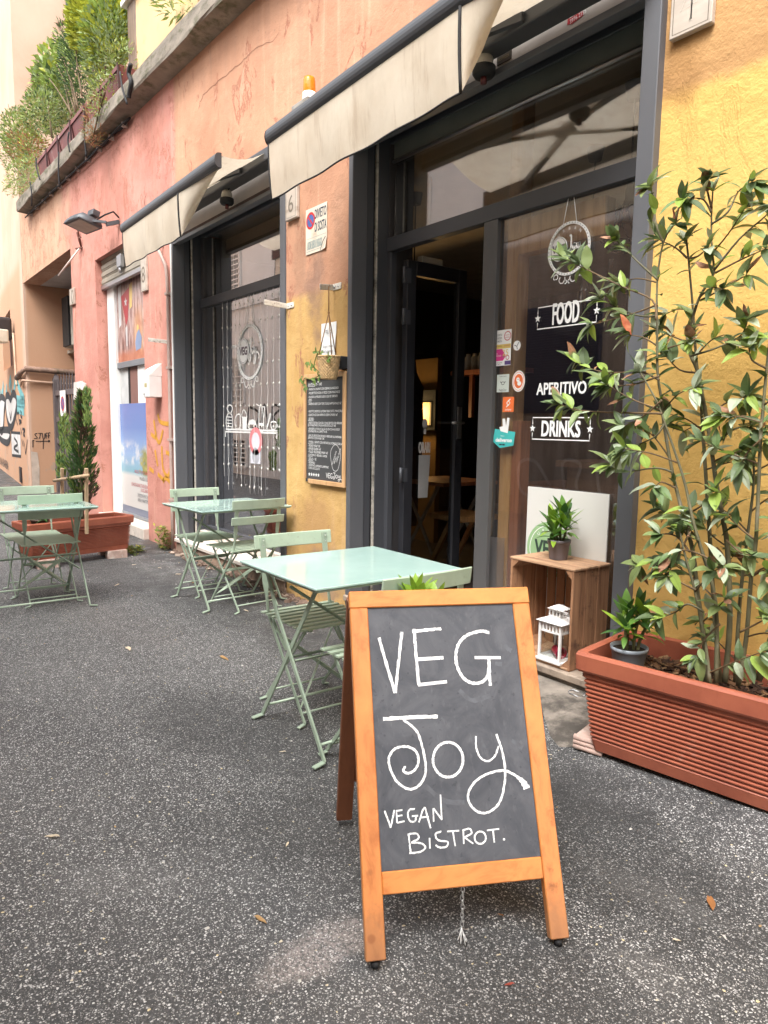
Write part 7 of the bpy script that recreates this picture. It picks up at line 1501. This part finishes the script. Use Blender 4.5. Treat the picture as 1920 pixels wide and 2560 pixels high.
# ------------------------------------------------------------------ weeds at the foot of the wall
def weed(px, py, r, h, n, label, seed):
    p = onz(px, py, 0); rr = random.Random(seed); t_ = thing('weed', label, 'weed', p, group='weeds at the foot of the wall'); mb = MB()
    for k in range(n):
        a_ = rr.uniform(0, 6.28); q = p+V((r*rr.random()*math.cos(a_), -abs(r*.5*rr.random()), h*rr.random()*.8)); mb.cur = rr.choices((0, 1), (3, 1))[0]
        add_leaf(mb, q, (math.cos(a_), math.sin(a_), rr.uniform(.2, 1.2)), (0, 0, 1), rr.uniform(.03, .06), rr.uniform(.015, .03), .3, .2, 2)
    mb.build('foliage', [leafmat('weed_green', (.15, .20, .04), .3, .6), leafmat('weed_yellow', (.34, .30, .06), .3, .6)], t_, kind='stuff')
weed(418, 1371, .16, .28, 240, 'yellow green weed clump at the corner of the pink pier', 1)
weed(336, 1384, .12, .07, 90, 'low weed tuft by the right foot of the far trough', 2); weed(283, 1390, .10, .05, 60, 'small weed tuft under the front of the far trough', 3); weed(352, 1378, .09, .05, 50, 'flat yellowish weed beside the far trough', 4)

# ================================================================== GLASS DECORATION
def round_sign(fr, c, r, label, group='round white hanging signs', urban=False, hy=.30):
    t_ = thing('hanging_sign', label, 'sign', fr.pt(c[0], c[1]), group=group)
    mb = MB(); n = 48
    for sgn, (ra, rb) in enumerate(((r, r*.90),)):
        vs = []
        for k in range(n):
            a_ = 2*math.pi*k/n
            for rr_ in (ra, rb):
                for d in (.006, .012): vs.append(fr.pt(c[0]+rr_*math.cos(a_), c[1]+rr_*math.sin(a_), d))
        fs = []
        for k in range(n):
            a, b = 4*k, 4*((k+1) % n); fs += [(a, b, b+1, a+1), (a+2, a+3, b+3, b+2), (a+1, b+1, b+3, a+3), (a, a+2, b+2, b)]
        mb.add(vs, fs)
    rg = mb.build('ring', M_VINYL, t_)
    mb = MB()
    for k in range(44): a_ = 2*math.pi*k/44; mb.disc(fr, c[0]+r*.95*math.cos(a_), c[1]+r*.95*math.sin(a_), r*.022, .0126, 6)
    mb.build('ring_beading', mat('grey_print', (.12, .12, .13), .5), rg)
    mb = MB()
    for s_ in (-1, 1): mb.tube([fr.pt(c[0]+s_*r*.32, c[1]+r*.93, .009), fr.pt(c[0]+s_*r*.11-.0*r, c[1]+r+hy, .009)], .0022, 5)
    mb.build('string', M_VINYL, t_)
    mb = MB(); mb.prism([(c[0]-r*.48+r*.40*math.cos(2*math.pi*k/28), c[1]+r*.06+r*.46*math.sin(2*math.pi*k/28)) for k in range(28)], fr, .006, .011); dk = mb.build('disc', M_VINYL, t_)
    mb = MB(); mb.ring(fr, c[0]-r*.48, c[1]+r*.06, r*.36, r*.015, .0115, 30, r*.42); mb.text(fr, c[0]-r*.48, c[1]-.07*r, 'VEG', r*.29, r*.60, 'c', .0116, 0, 0, r*.035); mb.build('lettering', mat('dark_plum_print', (.13, .10, .12), .5), dk)
    mb = MB()
    for st in ([(.02, .42), (.10, .40), (.10, -.05), (.06, -.28), (-.04, -.26), (-.02, -.12), (.14, -.02)], [(.20, .08), (.27, .13), (.31, .02), (.25, -.06), (.19, .02), (.22, .10), (.33, .08)], [(.36, .14), (.38, -.02), (.46, .0), (.50, .14)], [(.50, .14), (.50, -.15), (.44, -.38), (.36, -.34), (.46, -.12), (.62, -.04), (.72, -.10), (.76, -.2), (.70, -.24)]):
        mb.ribbon(fr, [(c[0]+r*p[0]+r*.0, c[1]+r*p[1]*1.1) for p in smooth_pts([(a, b, 0) for a, b in st], 5)], r*.075, .010)
    mb.ribbon(fr, [(c[0]-r*.9, c[1]-r*.02), (c[0]-r*.80, c[1]-r*.02)], r*.03, .010)
    mb.build('script', M_VINYL, t_, kind='stuff')
    mb = MB()
    for s_ in (-1, 1):
        for (cx_, cy_, rr_, t0, t1) in ((.56, -1.0, .12, -1, 5), (.28, -1.12, .17, 2.6, 7.2), (.10, -1.24, .09, 0, 5)):
            mb.ribbon(fr, [(c[0]+s_*r*(cx_+rr_*(1-.35*k/20)*math.cos(t0+(t1-t0)*k/20)), c[1]+r*(cy_+rr_*(1-.35*k/20)*math.sin(t0+(t1-t0)*k/20))) for k in range(21)], r*.035, .010)
        if urban:
            pass
    mb.build('scrollwork', M_VINYL, t_)
    if urban:
        mb = MB()
        for k, ch in enumerate('URBAN'): a_ = R(90+40-20*k); mb.text(fr, c[0]+r*.74*math.cos(a_), c[1]+r*.70*math.sin(a_), ch, r*.12, None, 'c', .010, 0, a_-math.pi/2)
        mb.build('lettering', M_VINYL, t_)
c0 = FG.px(626, 880); r0 = (FG.px(626, 810)[1]-FG.px(626, 950)[1])/2
round_sign(FG, c0, r0, 'round white VEG Joy sign hanging in the string light window', hy=FG.px(615, 740)[1]-FG.px(615, 810)[1])
c1 = FG.px(1425, 622); r1 = (FG.px(1425, 557)[1]-FG.px(1425, 690)[1])/2
round_sign(FG, c1, r1, 'round white URBAN VEG Joy sign hanging above the FOOD lettering', urban=True, hy=FG.px(1425, 492)[1]-FG.px(1425, 557)[1])
def boxed(txt, quad, label, tq):
    """white vinyl word in a thin frame with a star at each end"""
    u0, v1 = FG.px(*quad[0]); u1, v0 = FG.px(*quad[1]); mb = MB(); vm = (v0+v1)/2; g_ = (v1-v0)*.2; D_ = .002
    mb.ribbon(FG, [(u0, vm+g_), (u0, v1), (u1, v1), (u1, vm+g_)], .0055, D_); mb.ribbon(FG, [(u0, vm-g_), (u0, v0), (u1, v0), (u1, vm-g_)], .0055, D_)
    star(FG, mb, u0, vm, .021, D_); star(FG, mb, u1, vm, .021, D_)
    a, b = FG.px(*tq[0]), FG.px(*tq[1]); h = a[1]-b[1]
    vs0 = len(mb.v); mb.text(FG, a[0], b[1], txt, h, b[0]-a[0], 'l', D_, 0, 0, .005)
    return mb.build('window_lettering', M_VINYL, None, label=label, cat='lettering', group='white lettering on the side pane')
boxed('FOOD', ((1346, 770), (1491, 805)), 'white starred box lettering FOOD on the side pane', ((1384, 757), (1447, 803)))
boxed('DRINKS', ((1333, 1044), (1474, 1102)), 'white starred box lettering DRINKS on the side pane', ((1356, 1050), (1450, 1092)))
mb = MB(); a, b = FG.px(1342, 987), FG.px(1466, 975); hh = .062
mb.text(FG, a[0], a[1], 'APERITIVO', hh, b[0]-a[0], 'l', .002, 0, 0, .003); mb.build('window_lettering', M_VINYL, None, label='white word APERITIVO on the side pane between FOOD and DRINKS', cat='lettering', group='white lettering on the side pane')
mb = MB()
mb.poly(FG, [(FG.px(1597, 800)[0]+.03*math.cos(a_), FG.px(1597, 800)[1]+.03*math.sin(a_)) for a_ in [2*math.pi*k/16 for k in range(16)]], .002); mb.ribbon(FG, pxs(FG, [(1578, 970), (1588, 955), (1596, 945)]), .022, .002); mb.build('lilac_decal', mat('lilac_vinyl', (.50, .32, .55), .5), None, label='lilac vinyl dots at the right edge of the side pane', cat='decal')

# stickers on the side pane (own printed faces)
MS = dict(w=M_VINYL, k=mat('print_black', (.03, .03, .035), .5), m=mat('print_magenta', (.70, .05, .28), .4), y=mat('print_yellow_pale', (.78, .58, .16), .4), o=mat('print_orange', (.80, .17, .045), .4), p=mat('print_purple', (.10, .06, .20), .4), t=mat('print_teal', (.06, .46, .44), .4), g=mat('print_grey_green', (.55, .60, .55), .5), r=mat('print_rose', (.55, .12, .14), .5), gr=mat('print_leaf', (.16, .34, .12), .5))
def sticker(label, draw):
    mb = MB(); used_ = []
    def col(k):
        if k not in used_: used_.append(k)
        mb.cur = used_.index(k)
    draw(mb, col); return mb.build('window_sticker', [MS[k] for k in used_], None, label=label, cat='sticker', group='stickers on the side pane')
G = lambda x, y: FG.px(x, y)
def s1(mb, col):
    q = lambda a, b: (lambda A, Bb: (A[0]+(Bb[0]-A[0])*a, A[1]+(Bb[1]-A[1])*b))(G(1234, 916), G(1280, 822)); P = lambda L_, d: mb.poly(FG, [q(*p) for p in L_], d)
    col('w'); P([(0, 0), (1, 0), (1, 1), (0, 1)], .002); col('y'); P([(.02, .48), (.98, .48), (.98, .60), (.02, .60)], .0023); col('m'); P([(0, .14), (.55, .14), (.72, .26), (.5, .47), (0, .47)], .0023); col('p'); P([(.66, .02), (1, .02), (1, .13), (.66, .13)], .0023)
    col('r'); c = q(.78, .82); mb.ring(FG, c[0], c[1], .023, .005, .0024, 20); mb.text(FG, c[0], c[1]+.001, 'ROMA', .008, .03, 'c', .0026); mb.text(FG, c[0], c[1]-.012, 'PRIDE', .008, .03, 'c', .0026); mb.text(FG, *q(.6, .53), 'GRANDE', .009, .04, 'l', .0026); 
    col('k'); 
    for k, s_ in enumerate(('QUESTO', 'ESERCIZIO', 'SUPPORTA')): mb.text(FG, *q(.46, .84-.09*k), s_, .011, .04, 'r', .0026)
    mb.text(FG, *q(.04, .53), 'SABATO 8 GIUGNO', .008, .055, 'l', .0026); mb.text(FG, *q(.05, .07), 'ROMA PRIDE GRANDE', .007, .06, 'l', .0026); mb.text(FG, *q(.05, .02), 'GRANDE PARATA', .007, .05, 'l', .0026)
    col('w'); mb.text(FG, *q(.06, .32), 'NOI', .009, .02, 'l', .0028); mb.text(FG, *q(.06, .26), 'SUPPORTIAMO', .009, .05, 'l', .0028); col('y'); mb.text(FG, *q(.52, .28), '25', .034, .042, 'l', .0029); col('gr'); P([(.54, .22), (.66, .26), (.60, .30)], .0029); col('r'); c = q(.82, .22); mb.ring(FG, c[0], c[1], .011, .004, .003, 16)
sticker('pride parade poster sticker with magenta arrow, topmost on the side pane', s1)
def s2(mb, col): c = G(1293, 864); col('w'); mb.disc(FG, c[0], c[1], .026, .002, 24); col('k'); mb.ribbon(FG, [(c[0]-.018, c[1]+.004), (c[0], c[1]-.004), (c[0]+.012, c[1]+.016)], .004, .0024); mb.ribbon(FG, [(c[0], c[1]-.004), (c[0]+.004, c[1]-.02)], .004, .0024)
sticker('small round white sticker with black lines beside the pride poster', s2)
def s3(mb, col):
    A, Bb = G(1242, 981), G(1274, 935); q = lambda a, b: (A[0]+(Bb[0]-A[0])*a, A[1]+(Bb[1]-A[1])*b); col('g'); mb.poly(FG, [q(0, 0), q(1, 0), q(1, 1), q(0, 1)], .002); col('k'); mb.text(FG, *q(.5, .07), 'HappyCow', .013, .055, 'c', .0024); mb.text(FG, *q(.5, .86), 'Excellent Vegetarian', .007, .05, 'c', .0024); c = q(.5, .5); mb.ring(FG, c[0], c[1], .011, .003, .0024, 14, .008); mb.ribbon(FG, [(c[0]-.02, c[1]+.008), (c[0]-.008, c[1]+.004)], .004, .0024); mb.ribbon(FG, [(c[0]+.02, c[1]+.008), (c[0]+.008, c[1]+.004)], .004, .0024)
sticker('pale grey green guide sticker with small emblem below the pride poster', s3)
def s4(mb, col):
    c = G(1297, 953); col('w'); mb.disc(FG, c[0], c[1], .045, .002, 28, .056); col('o'); mb.disc(FG, c[0], c[1], .031, .0023, 24, .038); mb.ring(FG, c[0], c[1], .038, .003, .0023, 28, .048); col('w'); mb.disc(FG, c[0]-.004, c[1]+.008, .012, .0026, 14); mb.disc(FG, c[0]+.006, c[1]-.012, .014, .0026, 14, .012); col('k'); mb.disc(FG, c[0]-.008, c[1]+.010, .0022, .0028, 8); mb.disc(FG, c[0]+.001, c[1]+.010, .0022, .0028, 8)
sticker('oval white and orange dog friendly sticker', s4)
def s5(mb, col):
    A, Bb = G(1257, 1030), G(1286, 992); q = lambda a, b: (A[0]+(Bb[0]-A[0])*a, A[1]+(Bb[1]-A[1])*b); col('o'); mb.poly(FG, [q(0, 0), q(1, 0), q(1, 1), q(0, 1)], .002); col('w'); mb.text(FG, *q(.5, .10), 'satispay', .012, .046, 'c', .0024); c = q(.5, .6); mb.ribbon(FG, [(c[0]-.012, c[1]), (c[0], c[1]+.014), (c[0]+.012, c[1]), (c[0], c[1]-.014)], .006, .0024, True); mb.ribbon(FG, [(c[0]-.014, c[1]-.022), (c[0]+.002, c[1]-.008)], .006, .0026); mb.ribbon(FG, [(c[0]+.014, c[1]+.022), (c[0]-.002, c[1]+.008)], .006, .0026)
sticker('square orange payment sticker with white knot emblem', s5)
def s6(mb, col):
    col('t'); mb.poly(FG, [G(1238, 1072), G(1289, 1080), G(1284, 1114), G(1250, 1120), G(1233, 1104)], .002); col('w'); a, b = G(1240, 1104), G(1280, 1101); mb.text(FG, a[0], a[1], 'deliveroo', .022, b[0]-a[0], 'l', .0024, 0, 0, .002); a = G(1252, 1091); mb.text(FG, a[0], a[1], 'Siamo su', .008, .028, 'l', .0024); mb.poly(FG, [G(1249, 1068), G(1273, 1062), G(1270, 1083), G(1252, 1078)], .0026); mb.poly(FG, [G(1258, 1066), G(1257, 1047), G(1263, 1046), G(1266, 1064)], .0026); mb.poly(FG, [G(1266, 1064), G(1269, 1044), G(1275, 1045), G(1273, 1063)], .0026)
    col('k'); a = G(1249, 1113); mb.rect(FG, a[0], a[1], a[0]+.018, a[1]+.008, .0024); mb.rect(FG, a[0]+.022, a[1], a[0]+.040, a[1]+.008, .0024)
sticker('turquoise delivery sticker, lowest on the side pane', s6)
# frosted strip at the foot of the side pane
mb = MB(); a, b = G(1216, 1340), G(1262, 1345); mb.poly(FG, [(a[0]+.01, .24), (b[0], .24), (b[0], b[1]), (a[0]+.02, a[1])], .0015); mb.build('frosted_strip', glass_mat('frosted_film', .30, (.75, .72, .68), .35), None, label='frosted film strip low on the side pane beside the door', cat='film')
# lettering on the door leaf
FDL = Frame((-3.629+.0, 2.935, 0), (0, 1, 0)); FDo = Frame((-3.645, 2.935, 0), (0, 1, 0))
mb = MB(); mb.text(FDo, .135, 1.105, 'ORARI', .075, .10, 'l', .001, 0, 0, .004); mb.disc(FDo, .185, 1.30, .022, .001, 14, .035); mb.rect(FDo, .175, 1.23, .197, 1.28, .001); mb.build('window_lettering', mat('dull_grey_vinyl', (.42, .40, .38), .6), None, label='grey word ORARI on the glass of the open door', cat='lettering')
mb = MB(); mb.add([FDo.pt(.135, .80, .003), FDo.pt(.22, .80, .003), FDo.pt(.235, 1.09, .006), FDo.pt(.135, 1.09, .003)], [(0, 1, 2, 3)]); nt_ = mb.build('paper_notice', mat('grey_paper', (.24, .235, .23), .8), None, label='narrow paper opening hours notice on the open door', cat='notice')

# shelf drawing on the string light window
mb = MB(); D_ = .002; w_ = .012
a, b = G(566, 1073), G(693, 1078)
mb.ribbon(FG, [G(565, 1073), G(693, 1077)], .014, D_); mb.ribbon(FG, [G(563, 1079), G(694, 1083)], .014, D_); mb.ribbon(FG, [G(564, 1079), G(564, 1092)], .014, D_); mb.ribbon(FG, [G(693, 1082), G(692, 1097)], .014, D_)
def ol(pts, w=w_, closed=True): mb.ribbon(FG, pxs(FG, pts, 3, closed), w, D_+.0003, closed)
ol([(568, 1072), (566, 1050), (570, 1035), (578, 1034), (582, 1050), (580, 1072)]); ol([(574, 1033), (568, 1020), (575, 1012), (582, 1020), (577, 1033)])
for y in (1042, 1050, 1058, 1066): mb.ribbon(FG, [G(568, y), G(580, y+1)], .008, D_+.0003)
ol([(590, 1071), (588, 1050), (592, 1038), (600, 1036), (601, 1050), (600, 1068), (596, 1072)]); mb.poly(FG, [G(607, 1072), G(606, 1042), G(618, 1042), G(617, 1072)], D_); ol([(605, 1042), (610, 1024), (618, 1042)])
mb.poly(FG, [G(622, 1058), G(624, 1051), G(632, 1048), G(639, 1052), G(641, 1060)], D_); ol([(622, 1060), (640, 1061), (640, 1072), (623, 1071)]); ol([(641, 1010), (655, 1018), (662, 1018), (661, 1044), (657, 1024)], .009, False)
ol([(649, 1073), (649, 1020), (656, 1020), (660, 1074)]); mb.poly(FG, [G(648, 1057), G(659, 1058), G(660, 1064), G(647, 1064)], D_); ol([(667, 1072), (672, 1050), (675, 1036), (677, 1038), (671, 1062)], .01); ol([(678, 1056), (680, 1072), (688, 1073), (691, 1056)]); ol([(691, 1060), (695, 1064), (689, 1070)], .008, False)
mb.build('window_drawing', M_VINYL, None, label='white vinyl drawing of a shelf with jug, jar, burger and cup on the window', cat='decal')
t_ = thing('window_poster', 'white sheet with a pink ring behind the string light window', 'poster', FG.pt(*G(639, 1160)))
mb = MB(); mb.poly(FG, [G(627, 1158), G(652, 1160), G(652, 1082), G(626, 1080)], .0035); pp = mb.build('sheet', mat('cool_white_paper', (.70, .70, .76), .6), t_)
mb = MB(); c = G(640, 1103); mb.cur = 0; mb.ring(FG, c[0], c[1], .10, .045, .004, 28); mb.cur = 1; mb.disc(FG, c[0], G(640, 1140)[1], .07, .004, 16); mb.build('print', [mat('pink_print', (.72, .24, .26), .5), mat('pale_grey_print', (.42, .42, .46), .6)], pp)

# string lights behind the window
t_ = thing('string_lights', 'curtain of fine white string lights hanging behind the window', 'string lights', (-5.7, 2.95, 2.36))
rr = random.Random(3); M_BULB = mat('tiny_clear_bulb', (.85, .84, .78), .2); zt = 2.36
for i, px in enumerate((557, 568, 589, 600, 622, 634, 652, 668, 683, 698)):
    q = ony(px, 860, 2.87); zl = 2.40; z_end = ony(px, rr.choice((1190, 1205, 1225, 1240)), 2.87).z; pts = []; z = zl; k = 0
    while z > z_end: pts.append((q.x+rr.uniform(-.003, .003), 2.872+rr.uniform(-.004, .004), z)); z -= .06
    mb = MB(); mb.tube(pts, .0014, 4); st_ = mb.build('strand', M_VINYL, t_)
    mb = MB()
    for k in range(1, len(pts), 3): p = V(pts[k]); mb.lathe([(0, -.012), (.006, -.004), (.005, .006), (0, .012)], p+V((.008, -.006, 0)), 6)
    mb.build('bulb', M_BULB, st_, kind='stuff')

# ================================================================== LITTER ON THE STREET
DRY = [leaf_mesh('dry_leaf', 1, w_, c_, f_, m_, 6, wv) for m_ in (leafmat('dry_tan', (.46, .28, .12), .3, .8), leafmat('dry_brown', (.30, .13, .045), .35, .8), leafmat('dry_pale', (.62, .52, .38), .2, .8), leafmat('dry_red', (.30, .06, .04), .3, .8)) for (w_, c_, f_, wv) in ((.28, .12, .5, .03),)]
spots = [(548, 1643, 0, .085, 'curled yellowish leaf lying alone beside the nearest table'), (1782, 2282, 1, .075, 'long torn tan leaf at the right edge of the street'), (635, 2285, 0, .045, 'tan leaf left of the worn patch'), (1287, 2458, 3, .026, 'small dark red leaf right of the chalk sign'), (1296, 2000, 0, .03, 'tiny tan leaf between chalk sign and trough'), (1556, 1938, 0, .02, 'tiny tan leaf in front of the near trough'), (716, 1878, 2, .03, 'short pale leaf sliver near the table foot'), (722, 2100, 2, .025, 'pale sliver beside the chalk sign'), (608, 1527, 2, .05, 'pale yellow leaf at the foot of the middle table chair'), (325, 1632, 2, .10, 'white paper scrap alone on the street left of the tables'), (330, 1415, 2, .06, 'white scrap nearest the far trough'), (395, 1422, 2, .05, 'white scrap below the weed clump'), (438, 1438, 2, .06, 'white scrap left of the middle table'), (300, 1462, 2, .06, 'white scrap in the open street before the far trough'), (483, 1460, 0, .06, 'pale leaf under the middle table'), (1380, 1915, 2, .02, 'white pebble of paper by the tar patch'), (1680, 2353, 2, .022, 'white stone chip near the right corner'), (1260, 2560-270, 1, .02, 'tiny brown leaf under the chalk sign'), (150, 2090, 2, .05, 'pale scuffed scrap on the left of the street'), (730, 1530, 0, .05, 'pale leaf by the wall behind the nearest table'), (690, 1490, 0, .05, 'tan leaf against the foot of the yellow pier')]
for k, (x, y, mi, L_, lab) in enumerate(spots):
    p = onz(x, y, 0); p.z = gz(p.x, p.y)+.006; a_ = rnd(0, 6.28) if k > 1 else (.2 if k == 0 else 2.2)
    o = inst(DRY[mi], 'fallen_leaf' if mi != 2 else 'paper_scrap', None, orient(p, (math.cos(a_), math.sin(a_), .03), (0, 0, 1), L_)); tag(o, lab, 'leaf' if mi != 2 else 'litter', 'litter scattered on the street')
mb = MB(); rg_ = random.Random(9)
for k in range(420):
    x, y = rg_.uniform(-9, -.2), rg_.uniform(.5, 2.55)
    if rg_.random() < .35: x, y = rg_.uniform(-6.5, -3.2), rg_.uniform(2.2, 2.58)
    s_ = rg_.uniform(.004, .011); Mr = Matrix.Translation((x, y, gz(x, y)+s_*.3)) @ Matrix.Rotation(rg_.uniform(0, 6.3), 4, 'Z') @ Matrix.Rotation(rg_.uniform(-.5, .5), 4, 'X'); mb.cur = rg_.choices((0, 1, 2), (5, 1, 2))[0]; s_ *= .75; mb.add([Mr @ V(p_) for p_ in ((s_, .1*s_, 0), (.2*s_, s_*.7, .1*s_), (-s_, -.1*s_, 0), (-.1*s_, -s_*.8, 0), (.1*s_, 0, .5*s_), (0, .1*s_, -.4*s_))], [(0, 1, 4), (1, 2, 4), (2, 3, 4), (3, 0, 4), (1, 0, 5), (2, 1, 5), (3, 2, 5), (0, 3, 5)])
mb.build('grit', [mat('pale_grit', (.52, .50, .46), .9), mat('ochre_grit', (.38, .26, .13), .9), mat('dark_grit', (.08, .08, .08), .9)], None, kind='stuff')
# crumbled skirting along the foot of the yellow pier and window step
mb = MB()
for k in range(380):
    x = rg_.uniform(-6.8, -3.75); y = 2.6-abs(rg_.gauss(0, .05)); s_ = rg_.uniform(.008, .030); z = gz(x, y)
    Mr = Matrix.Translation((x, y, z+s_*.25)) @ Matrix.Rotation(rg_.uniform(0, 6.3), 4, 'Z') @ Matrix.Rotation(rg_.uniform(-.7, .7), 4, 'X'); mb.cur = rg_.choices((0, 1), (3, 1))[0]; mb.box((-s_, -s_*.7, -s_*.5), (s_, s_*.7, s_*.5), Mr)
mb.build('rubble', [mat('brown_rubble', (.15, .10, .075), .95, 0, .4, 30), mat('pale_rubble', (.36, .28, .22), .95)], None, kind='stuff')
q = onz(1448, 1735, .1); mb = MB(); mb.tube([(q.x+.03*math.cos(a_)*1.3, q.y-.02+.03*math.sin(a_), gz(q.x, q.y-.02)+.007+.004*math.sin(3*a_)) for a_ in [2*math.pi*k/20 for k in range(20)]], .003, 5); mb.build('wire_loop', M_ALU, None, label='small loop of grey wire at the corner of the doorstep', cat='wire')
